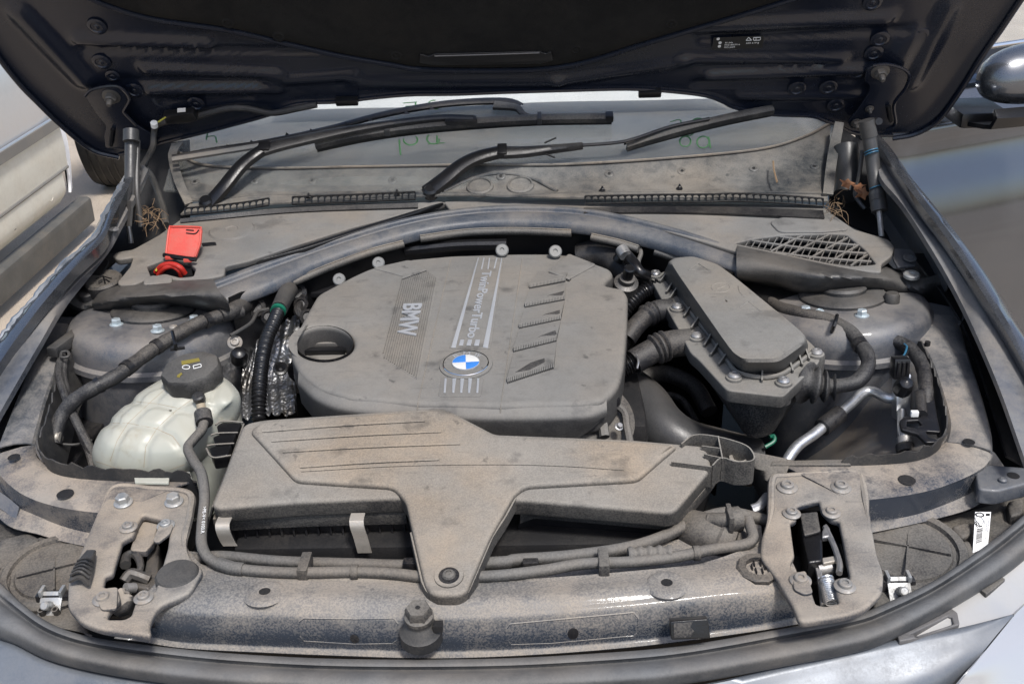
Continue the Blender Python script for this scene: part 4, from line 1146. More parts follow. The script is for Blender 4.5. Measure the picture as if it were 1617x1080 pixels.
# ================================================================== electronics box
EB = slope(1.18, .895, .03)
eb_top = [(1056, 412), (1066, 406), (1094, 404), (1136, 418), (1272, 528), (1271, 541), (1229, 571), (1174, 571), (1156, 559), (1068, 432)]
FLz = -.040
eb_fl = [(1027, 440), (1036, 433), (1060, 424), (1140, 424), (1278, 538), (1296, 556), (1294, 571), (1237, 626), (1148, 616), (1103, 567), (1090, 556), (1070, 517), (1048, 478)]
ebox = plate('electronics_box', EB, eb_fl, .020, 'box_plastic', car, h=FLz, bevel=.0025, rnd=.008, label='dusty ribbed electronics box with bolted lid')
rows = []
def ringp(pts, h, k=7):
    q = [EB.w(p[0], p[1], h) for p in pts]; out_ = []
    for i in range(len(q)):
        for s_ in range(k): out_.append(q[i].lerp(q[(i + 1) % len(q)], s_ / k))
    return out_
def soft(r, it=2):
    for _ in range(it): r = [(r[i - 1] + r[i] * 2 + r[(i + 1) % len(r)]) / 4 for i in range(len(r))]
    return r
eb_base = [(1045, 436), (1056, 424), (1098, 414), (1140, 424), (1277, 541), (1275, 557), (1236, 588), (1175, 590), (1150, 571), (1057, 452)]
tp_, bs_ = ringp(eb_top, 0), ringp(eb_base, FLz)
cen = sum(tp_, V((0, 0, 0))) / len(tp_)
rows = [soft([p - EB.n * .004 for p in bs_]), soft([p + (q - p) * .08 for p, q in zip(bs_, tp_)]), soft([p + (q - p) * .62 for p, q in zip(bs_, tp_)]), soft([p + (q - p) * .90 + EB.n * .0005 for p, q in zip(bs_, tp_)]),
        soft([p.lerp(cen, .03) + EB.n * .0012 for p in tp_]), soft([p.lerp(cen, .08) + EB.n * .002 for p in tp_]), [p.lerp(cen, .5) + EB.n * .003 for p in tp_], [p.lerp(cen, .98) + EB.n * .003 for p in tp_]]
vv_ = [p for r in rows for p in r]; nr_ = len(tp_)
part('lid', mesh(vv_, [(j * nr_ + i, j * nr_ + (i + 1) % nr_, (j + 1) * nr_ + (i + 1) % nr_, (j + 1) * nr_ + i) for j in range(len(rows) - 1) for i in range(nr_)]), 'box_plastic', ebox, ang=50)
# rounded bead round the flange and short ribs
bead = [(1062, 446), (1090, 492), (1120, 530), (1150, 572), (1165, 588), (1200, 596), (1232, 592), (1260, 574), (1283, 556)]
part('bead', tube([EB.w(p[0], p[1], FLz + .003) for p in bead], .0035, 60, 8), 'box_plastic', ebox)
for (a, b) in (((1042, 447), (1056, 438)), ((1052, 464), (1066, 451)), ((1080, 502), (1094, 490)), ((1091, 521), (1105, 510)), ((1112, 548), (1124, 537)), ((1122, 563), (1136, 551)), ((1135, 578), (1150, 566)), ((1203, 604), (1203, 582)), ((1252, 589), (1243, 575)), ((1267, 579), (1258, 567)), ((1278, 570), (1268, 557)), ((1057, 474), (1071, 463))):
    A, B = EB.w(a[0], a[1], FLz + .001), EB.w(b[0], b[1], FLz + .001)
    U = EB.n * .012
    d_ = (B - A).cross(EB.n).normalized() * .0011
    me_ = mesh([A - d_, A + d_, B + d_, B - d_, A - d_ + U * .35, A + d_ + U * .35, B + d_ + U * 1.3, B - d_ + U * 1.3], [(0, 3, 2, 1), (4, 5, 6, 7), (0, 1, 5, 4), (1, 2, 6, 5), (2, 3, 7, 6), (3, 0, 4, 7)])
    part('rib', me_, 'box_plastic', ebox, ang=0)
for p in ((1069, 489), (1100, 535), (1159, 598), (1237, 606), (1289, 561), (1035, 436)):
    q = EB.w(p[0], p[1], FLz)
    part('screw_boss', lathe([(.0125, -.028), (.0125, -.002), (.011, .003), (.0095, .004), (0, .004)], q, EB.n, 20), 'box_plastic', ebox)
    bolt('dome', q + EB.n * .004, .0085, ebox, EB.n, 'steel', 'screw')
# lower body
lw = [EB.w(p[0], p[1], FLz - .018) for p in [(1080, 510), (1098, 562), (1150, 614), (1230, 624), (1270, 602), (1280, 560), (1150, 440), (1075, 445)]]
lw2 = L([(1108, 560, .80), (1122, 600, .80), (1160, 655, .80), (1224, 655, .80), (1256, 630, .80), (1262, 590, .80), (1160, 480, .80), (1108, 500, .80)])
lw3 = L([(1130, 600, .765), (1150, 640, .765), (1178, 687, .765), (1214, 687, .765), (1232, 665, .765), (1236, 640, .765), (1170, 540, .765), (1132, 560, .765)])
c3 = sum(lw3, V((0, 0, 0))) / 8
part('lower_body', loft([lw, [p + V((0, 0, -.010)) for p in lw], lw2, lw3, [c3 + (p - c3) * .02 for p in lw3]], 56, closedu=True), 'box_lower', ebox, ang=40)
# moulded marks on the lid
def ring_mark(pts, r=.0011, closed=True):
    P_ = [EB.w(p[0], p[1], .0026) for p in pts]
    if closed: P_.append(P_[0])
    return tube(P_, r, len(P_) * 6, 5, lin=True)
part('moulded_mark', ring_mark([(1087, 427), (1103, 416), (1122, 429)]), 'box_plastic', ebox)
part('moulded_mark', ring_mark([(1168, 486), (1181, 476), (1203, 494)]), 'box_plastic', ebox)
part('moulded_mark', ring_mark([(1138 + 15 * math.cos(k * .524), 454.5 + 7.5 * math.sin(k * .524)) for k in range(12)]), 'box_plastic', ebox)
part('moulded_mark', ring_mark([(1166, 452), (1168, 462), (1172, 466)], closed=False), 'box_plastic', ebox)
part('moulded_mark', ring_mark([(1131, 457), (1146, 452)], closed=False), 'box_plastic', ebox)
# boots and cables of the box
def bellows(base, amp, n, t0=.35, t1=.7):
    return lambda t: base + (amp * (0.5 + .5 * math.sin((t - t0) / (t1 - t0) * n * 2 * math.pi)) if t0 < t < t1 else 0)
bt = part('cable_boot', tube([EB.w(1062, 489, -.052), EB.w(1040, 491, -.052), EB.w(1022, 499, -.055), EB.w(1005, 515, -.062), EB.w(990, 535, -.075)], lambda t: (.0175 if t < .3 else .0150 if t > .5 else .0150 + .0045 * abs(math.sin((t - .3) / .2 * 6.28))), 50, 18), 'hose', car, 'upper rubber cable boot on the electronics box')
part('conduit', tube([EB.w(996, 520, -.066), EB.w(985, 540, -.08), EB.w(975, 560, -.09)], lambda t: .0105 + .0012 * math.sin(t * 60), 60, 14), 'clean_black', bt)
bt = part('cable_boot', tube([EB.w(1090, 540, -.052), EB.w(1062, 543, -.052), EB.w(1042, 549, -.054), EB.w(1020, 560, -.06), EB.w(1000, 572, -.066)], lambda t: (.0205 if t < .38 else .0185 if t > .62 else .0185 + .0055 * abs(math.sin((t - .38) / .24 * 9.42))), 60, 20), 'hose', car, 'lower bellows cable boot on the electronics box')
part('conduit', tube([EB.w(1006, 568, -.064), EB.w(990, 576, -.07), EB.w(970, 585, -.078)], lambda t: .0140 + .0014 * math.sin(t * 70), 60, 16), 'clean_black', bt)
part('ring', tube([EB.w(1004, 558, -.05), EB.w(1008, 570, -.05), EB.w(1006, 582, -.056)], .0016, 16, 6), 'steel', bt)
part('conduit', tube([EB.w(1040, 452, -.05), EB.w(1015, 462, -.055), EB.w(995, 480, -.065), EB.w(980, 500, -.08)], lambda t: .0125 + .0012 * math.sin(t * 90), 90, 14), 'clean_black', car, 'corrugated black conduit behind the electronics box')
bg_ = part('cable_loop', tube([Z(1215, 478, .85), Z(1235, 488, .862), Z(1270, 497, .868), Z(1311, 507, .868), Z(1344, 526, .865), Z(1367, 556, .86), Z(1370, 580, .855), Z(1352, 603, .845), Z(1317, 610, .838), Z(1300, 608, .836)], lambda t: .0105 + .0004 * math.sin(t * 40), 80, 14), 'hose', car, 'taped black cable looping from the electronics box')
part('bellows', tube([Z(1272, 604, .838), Z(1282, 607, .838), Z(1300, 610, .836), Z(1318, 611, .836)], lambda t: .026 - .012 * t + .005 * math.sin(t * 19 + 1), 50, 20), 'hose', bg_)
part('cable_tie', tube([Z(1322, 498, .885), Z(1318, 512, .884), Z(1312, 528, .86)], .003, 12, 6), 'clean_black', bg_)
part('cable_tie', tube([Z(1302, 527, .855), Z(1330, 529, .855)], .003, 8, 6), 'clean_black', bg_)
part('tape', tube([Z(1355, 541, .864), Z(1360, 548, .862)], .0118, 8, 14), 'black_plastic', bg_)

# ================================================================== sensors and pipe on the valve side
cb2 = part('cable_run', tube([Z(1350, 540, .845), Z(1385, 536, .85), Z(1412, 538, .852), Z(1440, 553, .85), Z(1457, 580, .845), Z(1462, 615, .835), Z(1462, 640, .82)], lambda t: .0100 + .0004 * math.sin(t * 50), 60, 12), 'hose', car, 'thick black cable running down beside the valve bracket')
ac = part('refrigerant_pipe', tube([Z(1416, 629, .80), Z(1400, 628, .80), Z(1378, 618, .80), Z(1362, 621, .798), Z(1345, 636, .795), Z(1315, 661, .79), Z(1285, 686, .783), Z(1262, 702, .778), Z(1246, 722, .77), Z(1232, 750, .755)], .0075, 70, 14), 'aluminium', car, 'bare aluminium pipe dropping from the valve block')
part('sleeve', tube([Z(1326, 653, .7925), Z(1298, 675, .7865)], .0125, 10, 16), 'black_plastic', ac, 'black rubber sleeve')
vb = part('valve_block', box(Z(1423, 625, .812), .020, .022, .065, Matrix.Rotation(R(-20), 3, 'X'), bevel=.003), 'aluminium', car, 'aluminium refrigerant valve block with black cap')
part('cap', lathe([(.0125, 0), (.0125, .014), (.009, .024), (.002, .028), (0, .028)], Z(1423, 616, .838), V((0, -.55, .8)), 8), 'clean_black', vb)
pc = part('plug', box(Z(1421, 580, .853), .022, .020, .030, Matrix.Rotation(R(-12), 3, 'X'), bevel=.0025), 'clean_black', vb)
for k in range(3): part('plug_rib', box(Z(1421, 580, .853) + V((-.0065 + .0065 * k, -.011, .002)), .002, .003, .022), 'black_plastic', vb)
part('wire', tube([Z(1421, 567, .862), Z(1428, 560, .862), Z(1432, 548, .864), Z(1428, 543, .862)], .0014, 16, 6), 'print_blue', vb)
part('wire', tube([Z(1424, 567, .862), Z(1431, 560, .862), Z(1434, 550, .862), Z(1424, 544, .862)], .0014, 16, 6), 'ink_black', vb)
part('stem', tube([Z(1424, 650, .80), Z(1424, 680, .79), Z(1428, 695, .785), Z(1430, 712, .77)], .0065, 24, 12), 'aluminium', vb)
part('stem_nut', tube([Z(1428, 692, .787), Z(1429, 702, .782)], .0105, 6, 12), 'steel', vb)
part('stem_seal', tube([Z(1429, 704, .781), Z(1431, 716, .776)], .0125, 6, 14), 'rubber', vb)
bk = plate('valve_bracket', slope(1.18, .825, .1), [(1448, 618), (1474, 618), (1482, 665), (1486, 682), (1462, 680), (1466, 690), (1480, 693), (1478, 698), (1462, 698), (1448, 684), (1424, 678), (1420, 664), (1428, 657), (1455, 658), (1452, 640)], .006, 'black_plastic', car, h=0, bevel=.0015, rnd=.003, label='black plastic bracket holding the valve block', holes=[[(1432, 664), (1450, 663), (1456, 670), (1448, 676), (1432, 673)]])
part('bracket_roll', tube([Z(1452, 622, .832), Z(1455, 655, .826)], .008, 8, 12), 'hose', bk)
part('clip_pin', box(Z(1444, 653, .83), .010, .006, .008, bevel=.001), 'ink_white', bk)

# ================================================================== coolant tank
def sup_ring(c, ax_, ay_, az_, p=2.6, n=48):
    out = []
    for k in range(n):
        a = 2 * math.pi * k / n
        ca, sa = math.cos(a), math.sin(a)
        out.append(c + ax_ * (abs(ca) ** (2 / p) * (1 if ca >= 0 else -1)) + ay_ * (abs(sa) ** (2 / p) * (1 if sa >= 0 else -1)))
    return out
# plan outline of the tank at its widest, traced at z = .80
tk_mid = [Z(p[0], p[1], p[2]) for p in [(148, 722, .790), (158, 690, .800), (190, 655, .815), (225, 625, .825), (262, 600, .835), (300, 588, .84), (345, 598, .84), (372, 622, .835), (376, 645, .826), (366, 668, .812), (345, 690, .803), (318, 720, .795), (298, 740, .788), (250, 750, .785), (200, 750, .785), (165, 742, .787)]]
tk_top = [Z(p[0], p[1], p[2]) for p in [(172, 690, .832), (182, 668, .840), (205, 645, .848), (235, 620, .856), (268, 606, .862), (300, 596, .866), (338, 604, .866), (358, 622, .86), (360, 636, .855), (345, 650, .846), (325, 670, .838), (312, 690, .830), (296, 705, .826), (250, 708, .825), (210, 706, .826), (185, 702, .828)]]
tk_bot = [V((p.x * .97 - .008, p.y + .004, .70)) for p in tk_mid]
N = 64
mid_, top_, bot_ = cat(tk_mid, N, True), cat(tk_top, N, True), cat(tk_bot, N, True)
ct = sum(top_, V((0, 0, 0))) / N
def bl(a, b, t): return [x.lerp(y, t) for x, y in zip(a, b)]
rows = [bot_, [p + V((0, 0, -.012)) for p in mid_], [p + (p - ct).normalized() * .003 + V((0, 0, -.002)) for p in mid_],
        [x.lerp(y, .35) + (x - ct).normalized() * .008 + V((0, 0, .004)) for x, y in zip(mid_, top_)],
        [x.lerp(y, .75) + (x - ct).normalized() * .005 + V((0, 0, .005)) for x, y in zip(mid_, top_)],
        top_, [p.lerp(ct, .15) + V((0, 0, .005)) for p in top_], [p.lerp(ct, .5) + V((0, 0, .008)) for p in top_], [p.lerp(ct, .97) + V((0, 0, .009)) for p in top_]]
N2 = 128
rows = [cat(r, N2, True) for r in rows]
tank_me = loft(rows, N2, 90, True, closedu=True)
seams = ([(262, 613), (235, 637), (202, 668), (185, 695), (174, 728), (174, 748)], [(315, 622), (278, 648), (248, 676), (230, 705), (227, 748)], [(195, 632), (215, 634), (245, 637), (280, 644), (300, 650)], [(160, 668), (174, 668), (202, 668), (245, 676), (272, 688), (288, 712)],
         [(345, 600), (338, 628), (350, 655), (360, 660)])
def seam_d(q, pl):
    best = 99
    for (x0, y0), (x1, y1) in zip(pl, pl[1:]):
        ux_, uy_ = x1 - x0, y1 - y0
        t = max(0, min(1, ((q[0] - x0) * ux_ + (q[1] - y0) * uy_) / (ux_ * ux_ + uy_ * uy_)))
        best = min(best, math.hypot(q[0] - x0 - ux_ * t, q[1] - y0 - uy_ * t))
    return best
ctr = ct + V((0, .01, -.06))
for v in tank_me.vertices:
    q = project(v.co)
    s_ = sum(math.exp(-(seam_d(q, pl) / 6.0) ** 2) for pl in seams)
    if v.co.z > .76: v.co += (ctr - v.co).normalized() * (.0042 * min(s_, 1.2))
tank_me.update()
tank = part('coolant_tank', tank_me, 'tank_plastic', car, 'milky white coolant tank with black screw cap', ang=70)
# moulding seams pressed into the shell
tpick = picker(tank)
def on_tank(px, py, out=.0): return tpick(px, py, out)[0]
def tank_path(pts, n=30, out=-.0004):
    res = []
    for i in range(n):
        s = i / (n - 1) * (len(pts) - 1); j = min(int(s), len(pts) - 2); t = s - j
        q = on_tank(pts[j][0] + (pts[j + 1][0] - pts[j][0]) * t, pts[j][1] + (pts[j + 1][1] - pts[j][1]) * t, out)
        if q is not None: res.append(q)
    return res
for pth in ([(262, 613), (235, 637), (202, 668), (185, 695), (174, 728)], [(315, 622), (278, 648), (248, 676), (230, 705), (227, 738)], [(215, 634), (245, 637), (280, 644)], [(174, 668), (202, 668), (245, 676), (272, 688), (285, 705)],
            [(150, 728), (172, 735), (190, 742)], [(268, 742), (292, 733)]):
    q = tank_path(pth)
    if len(q) > 4: part('seam', tube(q, .0006, len(q) * 2, 6), 'tank_seam', tank)
# filler neck and cap
capc = Z(303, 588, .880); capn = V((-.06, -.10, 1)).normalized()
part('neck', lathe([(.046, -.050), (.038, -.030), (.0365, -.012)], capc, capn, 40), 'tank_plastic', tank)
lob = lambda a: 1 + .022 * math.cos(a * 9)
cap_ = part('screw_cap', lathe([(.0395, -.016), (.0405, -.013), (.0405, .004), (.038, .009), (.032, .0105), (0, .011)], capc, capn, 96, lobes=lob), 'cap_plastic', tank, 'lobed black screw cap')
CP = Frame(capc + capn * .0112, capn)
plate('print', CP, [(286, 570), (314, 565), (316, 570), (287, 576)], .0004, 'ink_yellow', tank, h=.0004)
plate('print', CP, [(280, 592), (286, 588), (288, 590), (284, 594), (284, 596), (279, 595)], .0004, 'ink_yellow', tank, h=.0004)
part('print', tube([CP.at(*CP.l(294 + 6 * math.cos(k * .63), 580 + 3 * math.sin(k * .63)), .0003) for k in range(11)], .0006, 24, 5), 'ink_white', tank)
part('print', tube([CP.w(*p, .0003) for p in [(305, 577.5), (317, 574.5), (318, 579), (306, 582), (305, 577.5)]], .0006, 24, 5, lin=True), 'ink_white', tank)
# outlet spigot and its elbow hose
q0 = Z(314, 628, .868)
part('spigot_cap', lathe([(.0085, -.004), (.0085, .004), (.006, .006), (0, .006)], q0, V((0, -.3, 1)), 16), 'black_plastic', tank)
part('spigot', tube([Z(315, 630, .862), Z(318, 645, .856), Z(320, 655, .85)], .0062, 12, 12), 'tank_seam', tank)
part('coupling', tube([Z(320, 652, .856), Z(323, 668, .85)], .0115, 10, 16), 'hose', tank)
# white tray strip below the tank
plate('tank_tray', level(.812), [(184, 752), (186, 748), (300, 744), (303, 754), (267, 754), (266, 762), (213, 761), (212, 754)], .004, 'tank_plastic', car, h=0, bevel=.0008, label='white plastic strip under the coolant tank')

# ================================================================== air filter box
AB = slope(.984, .835, .19)
ab_lid = [(384, 668), (414, 661), (697, 642), (711, 647), (778, 682), (786, 684), (994, 692), (1107, 702), (1117, 710), (1125, 738), (1064, 810), (830, 790), (620, 787), (467, 793), (345, 803), (334, 797)]
abx = plate('air_filter_box', AB, ab_lid, .028, 'airbox_plastic', car, h=-.004, bevel=.006, rnd=.010, label='wide dusty air filter box with central snorkel', res=4)
tee = [(393, 678), (414, 664), (697, 645), (711, 650), (778, 685), (786, 687), (994, 695), (1072, 701), (1040, 728), (1007, 757), (900, 763), (830, 767), (812, 780), (774, 847), (746, 912), (737, 934), (722, 940), (690, 940), (677, 934), (669, 918), (651, 840), (640, 790), (620, 768), (540, 763), (466, 758), (430, 718)]
snk = plate('snorkel', AB, tee, .030, 'snorkel_plastic', abx, h=.0025, bevel=.0058, rnd=.009, res=4)
# lower half sides of snorkel
def drop_wall(pts, hgt, mat, par, name='wall', thick=.002, lean=0.0):
    P_ = [AB.w(p[0], p[1], -.004) for p in pts]
    return part(name, loft([P_, [p + V((lean, 0, -hgt)) for p in P_]], max(20, len(pts) * 6), lin=True, thick=thick), mat, par)
drop_wall([(815, 782), (797, 815), (776, 847), (748, 912), (738, 934), (722, 941), (690, 941), (676, 934), (668, 918), (650, 840)], .016, 'airbox_plastic', abx)
# lid front faces, flange and lower half
fl = [(337, 812), (345, 818), (470, 806), (622, 800), (642, 806)]
lidf = lambda q: [AB.w(p[0], p[1], -.02) for p in q]
part('flange', loft([[p + V((0, .004, -.010)) for p in lidf([(336, 800), (470, 793), (630, 788)])], [p + V((0, -.006, -.012)) for p in lidf([(336, 802), (470, 795), (640, 790)])],
                     [p + V((0, -.007, -.018)) for p in lidf([(336, 802), (470, 795), (640, 790)])], [p + V((0, -.004, -.032)) for p in lidf([(338, 802), (470, 795), (640, 790)])]], 40, thick=.002), 'airbox_plastic', abx)
lowl = [p + V((0, .006, -.034)) for p in lidf([(350, 802), (470, 795), (645, 790)])]
part('lower_half', loft([lowl, [p + V((0, .012, -.045)) for p in lowl]], 40, thick=.003), 'black_plastic', abx)
for k in range(15):
    p = lowl[0].lerp(lowl[-1], k / 15)
    part('rib', box(p + V((.006, .002, -.022)), .0022, .010, .040), 'black_plastic', abx)
rfl = [(818, 800), (840, 792), (950, 801), (1064, 812), (1095, 780), (1127, 742)]
rp_ = [AB.w(p[0], p[1], -.030) for p in rfl]
part('flange', loft([[p + V((0, .004, 0)) for p in rp_], [p + V((.003, -.007, -.002)) for p in rp_], [p + V((.003, -.008, -.008)) for p in rp_], [p + V((.002, -.004, -.022)) for p in rp_]], 50, thick=.002, lin=True), 'airbox_plastic', abx)
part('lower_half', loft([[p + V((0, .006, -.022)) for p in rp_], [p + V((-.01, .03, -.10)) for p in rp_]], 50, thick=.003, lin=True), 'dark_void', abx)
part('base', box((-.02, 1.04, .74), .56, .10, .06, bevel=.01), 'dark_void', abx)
for a, b in (((414, 682), (671, 665)), ((429, 697), (697, 682)), ((447, 714), (727, 701)), ((474, 738), (694, 726))):
    part('moulded_rib', tube([AB.w(a[0], a[1], .0024), AB.w((a[0] + b[0]) / 2, (a[1] + b[1]) / 2 - 1.5, .0028), AB.w(b[0], b[1], .0024)], .0022, 24, 6), 'snorkel_plastic', abx)
part('moulded_rib', tube([AB.w(*p, .0025) for p in [(476, 744), (640, 735), (800, 733), (900, 736), (985, 742)]], .0018, 40, 6), 'snorkel_plastic', abx)
# bolt recess at the snorkel tip
q = AB.w(709, 910, .002)
part('recess_ring', lathe([(.0165, .0), (.0160, .0022), (.0115, .0020), (.0105, -.004)], q, AB.n, 28), 'snorkel_plastic', abx)
part('recess', lathe([(.0112, .0012), (0, .0011)], q, AB.n, 24), 'black_plastic', abx)
bolt('dome', q + AB.n * .0012, .0075, abx, AB.n, 'lamp_plastic', 'screw')
# spring clips
for px, py, hgt in ((353, 828, .026), (564, 822, .042)):
    p0 = Z(px, py, .812)
    pts = [p0 + V((0, .010, .004)), p0 + V((0, -.004, .003)), p0 + V((.001, -.008, -.006)), p0 + V((.003, -.007, -.02)), p0 + V((.006, -.008, -hgt))]
    n_ = 14; P_ = cat(pts, n_)
    part('spring_clip', loft([[p + V((-.0085, 0, 0)) for p in P_], [p + V((.0085, 0, 0)) for p in P_]], n_, thick=.0015, lin=True), 'clip_steel', abx, 'bent steel spring clip')
# hollow corner bracket
wall = [(1075, 700), (1096, 686), (1131, 688), (1176, 701), (1191, 716), (1189, 727), (1163, 729), (1140, 723), (1126, 735)]
P_ = cat([AB.w(p[0], p[1], .002) for p in wall], 60)
part('corner_bracket', loft([P_, [p + V((0, 0, -.034)) for p in P_]], 60, thick=.0018, lin=True), 'airbox_plastic', abx, 'hollow looped corner bracket')
for a, b in (((1135, 688), (1142, 724)), ((1108, 703), (1139, 707)), ((1112, 716), (1140, 722)), ((1060, 728), (1124, 736))):
    A, B = AB.w(a[0], a[1], .002), AB.w(b[0], b[1], .002)
    part('web', loft([[A, B], [A + V((0, 0, -.03)), B + V((0, 0, -.03))]], 8, thick=.0015, lin=True), 'airbox_plastic', abx)
plate('bracket_floor', AB, [(1100, 705), (1130, 700), (1176, 706), (1190, 722), (1180, 738), (1130, 745)], .003, 'lamp_plastic', abx, h=-.032)
part('bracket_bush', lathe([(.012, 0), (.012, .012), (.009, .013), (.006, .006), (0, .006)], AB.w(1166, 735, -.03), V((0, 0, 1)), 20), 'clip_steel', abx)
# left side slots
for pts in ([(342, 672), (352, 666), (382, 668), (374, 682), (345, 684)], [(336, 690), (346, 686), (373, 684), (367, 700), (340, 703)], [(330, 708), (340, 704), (366, 702), (360, 718), (336, 722)]):
    plate('side_slot', slope(1.05, .835, .10), pts, .020, 'clean_black', abx, h=0, bevel=.001, rnd=.003)
for pts in ([(340, 671), (352, 665), (384, 667)], [(333, 687), (345, 684), (376, 683)], [(327, 704), (338, 702), (370, 700)], [(326, 708), (336, 722), (365, 719)]):
    part('slot_edge', tube([slope(1.05, .837, .10).w(*p) for p in pts], .0013, 20, 6), 'airbox_plastic', abx)
part('side_skirt', loft([[AB.w(*p, -.010) for p in [(384, 668), (360, 735), (334, 800)]], [AB.w(*p, -.010) + V((-.020, 0, -.06)) for p in [(380, 664), (350, 735), (330, 800)]]], 20, thick=.002), 'lamp_plastic', abx)

# ================================================================== pipes along the crossmember
p1 = [(322, 668, .850), (318, 680, .848), (305, 695, .845), (297, 708, .842), (306, 728, .838), (318, 748, .835), (323, 785, .825), (319, 830, .812), (319, 862, .806), (333, 884, .802), (368, 897, .80), (450, 904, .80), (560, 903, .80), (625, 906, .80), (680, 911, .80), (780, 909, .80), (860, 900, .80), (920, 890, .80), (994, 887, .80), (1061, 880, .80), (1127, 867, .80), (1178, 859, .80), (1189, 849, .802), (1187, 838, .804), (1181, 820, .806)]
hz = part('vent_hose', tube(L(p1), .0066, 260, 12), 'pipe_hose', car, 'thin dusty hose from the coolant tank along the crossmember')
for seg_, r_ in (((370, 375), .0080),): pass
part('ferrule', tube(L([(345, 890, .801), (368, 897, .80), (385, 899, .80)]), .0080, 14, 12), 'pipe_hose', hz)
HF = level(.811)
text('lettering', '>PE-V< 0103.R', Frame(Z(322, 785, .829), (0, -.25, 1)), Frame(Z(322, 785, .829), (0, -.25, 1)).l(321, 801), Frame(Z(322, 785, .829), (0, -.25, 1)).l(317.5, 843), .004, 'ink_white', hz, h=.001, ext=.0003)
p2 = [(308, 884, .785), (350, 879, .79), (440, 887, .79), (560, 891, .79), (650, 893, .79), (790, 888, .79), (815, 884, .79), (900, 878, .79), (990, 865, .79), (1050, 846, .79), (1096, 823, .79), (1140, 810, .79), (1170, 812, .785), (1210, 822, .78)]
hz2 = part('drain_hose', tube(L(p2), .0074, 160, 12), 'pipe_hose', car, 'thicker dusty hose behind the vent hose')
for px, py in ((482, 895), (953, 888)):
    c_ = Z(px, py, .80)
    part('pipe_clip', box(c_, .012, .034, .018, bevel=.002), 'lamp_plastic', car, 'small black clip holding both hoses')
part('pipe_clip', box(Z(648, 893, .795), .016, .012, .016, bevel=.002), 'black_plastic', car, 'small black clip beside the snorkel')
part('pipe_clip', box(Z(838, 891, .795), .018, .010, .012, bevel=.002), 'black_plastic', car, 'small black clip on the drain hose')
part('hose_sleeve', tube(L([(992, 876, .802), (1025, 874, .802), (1060, 873, .802)]), lambda t: .0085 + .0012 * math.sin(t * 28), 40, 12), 'pipe_hose', car, 'short ribbed sleeve on the hose')
# channel the hoses rest on
part('hose_channel', loft([Lz(.778, [(300, 870), (400, 880), (560, 886), (700, 890), (850, 880), (1000, 864), (1120, 840), (1200, 812)]), Lz(.776, [(296, 888), (400, 912), (560, 920), (700, 924), (850, 920), (1000, 908), (1120, 892), (1205, 862)])], 40, thick=.002), 'support_paint', car, 'dusty shelf beneath the hoses')
# pump and elbow by the latch plate
pm = part('coolant_elbow', tube([Z(1090, 838, .775), Z(1120, 846, .78), Z(1150, 862, .77), Z(1170, 880, .75)], lambda t: .026 + .003 * (1 if .45 < t < .6 else 0), 40, 20), 'lamp_plastic', car, 'fat dusty coolant elbow beside the latch plate')
part('connector', tube([Z(1120, 822, .80), Z(1145, 822, .805), Z(1172, 818, .806)], lambda t: .010 + (.005 if .55 < t < .95 else 0), 30, 14), 'lamp_plastic', pm)
part('retainer', box(Z(1152, 818, .81), .006, .03, .022, bevel=.0015), 'lamp_plastic', pm)
part('bracket_foot', loft([L([(1165, 710, .815), (1200, 718, .812), (1250, 728, .81)]), L([(1190, 735, .80), (1215, 760, .80), (1225, 790, .79)]), L([(1180, 745, .76), (1205, 790, .75), (1215, 840, .74)])], 14, 8, thick=.003), 'lamp_plastic', car, 'dusty bracket foot behind the latch plate')
plate('guide_rail', level(.812), [(1217, 733), (1220, 727), (1340, 724), (1344, 733)], .012, 'lamp_plastic', car, h=0, bevel=.002, label='dusty plastic strip behind the latch plate')
part('pipe_stub', tube([Z(1188, 805, .78), Z(1200, 800, .782), Z(1212, 785, .78)], .007, 12, 10), 'aluminium', car, 'short aluminium pipe end behind the latch plate')
for p, r_ in (((560, 903, .80), .0082), ((735, 910, .80), .0080), ((1100, 873, .80), .0082)):
    part('hose_clamp', lathe([(r_, -.004), (r_ + .0006, -.003), (r_ + .0006, .003), (r_, .004)], Z(*p), V((1, .05, 0)), 18), 'lamp_plastic', hz)
part('fan_shroud', loft([Lz(.70, [(1010, 712), (1060, 722), (1120, 735), (1190, 750)]), Lz(.66, [(1000, 660), (1060, 668), (1120, 676), (1190, 690)])], 14, thick=.004), 'black_plastic', car, 'dark fan shroud between engine and electronics box')
for k in range(5): part('shroud_rib', box(Z(1030 + 34 * k, 700 + 6 * k, .70), .004, .05, .02), 'black_plastic', car, 'thin rib on the dark fan shroud')
part('coolant_hose', tube([Z(1010, 600, .74), Z(1050, 590, .73), Z(1095, 610, .72), Z(1120, 650, .70)], .014, 30, 14), 'hose', car, 'black coolant hose in the gap beside the engine cover')
part('harness', tube([Z(1000, 640, .72), Z(1040, 625, .71), Z(1075, 630, .70), Z(1100, 668, .69)], .006, 30, 10), 'hose', car, 'thin harness in the gap beside the engine cover')
# big black charge pipe
part('charge_pipe', tube([Z(965, 600, .76), Z(990, 615, .76), Z(1020, 640, .755), Z(1045, 675, .745), Z(1080, 700, .73), Z(1130, 715, .71), Z(1190, 730, .69)], .037, 50, 22), 'strut_body', car, 'fat smooth black charge pipe')
part('wire', tube([Z(1215, 690, .74), Z(1222, 688, .74), Z(1222, 697, .735), Z(1208, 706, .73)], .003, 14, 8), 'wire_green', car, 'green wire beneath the electronics box')

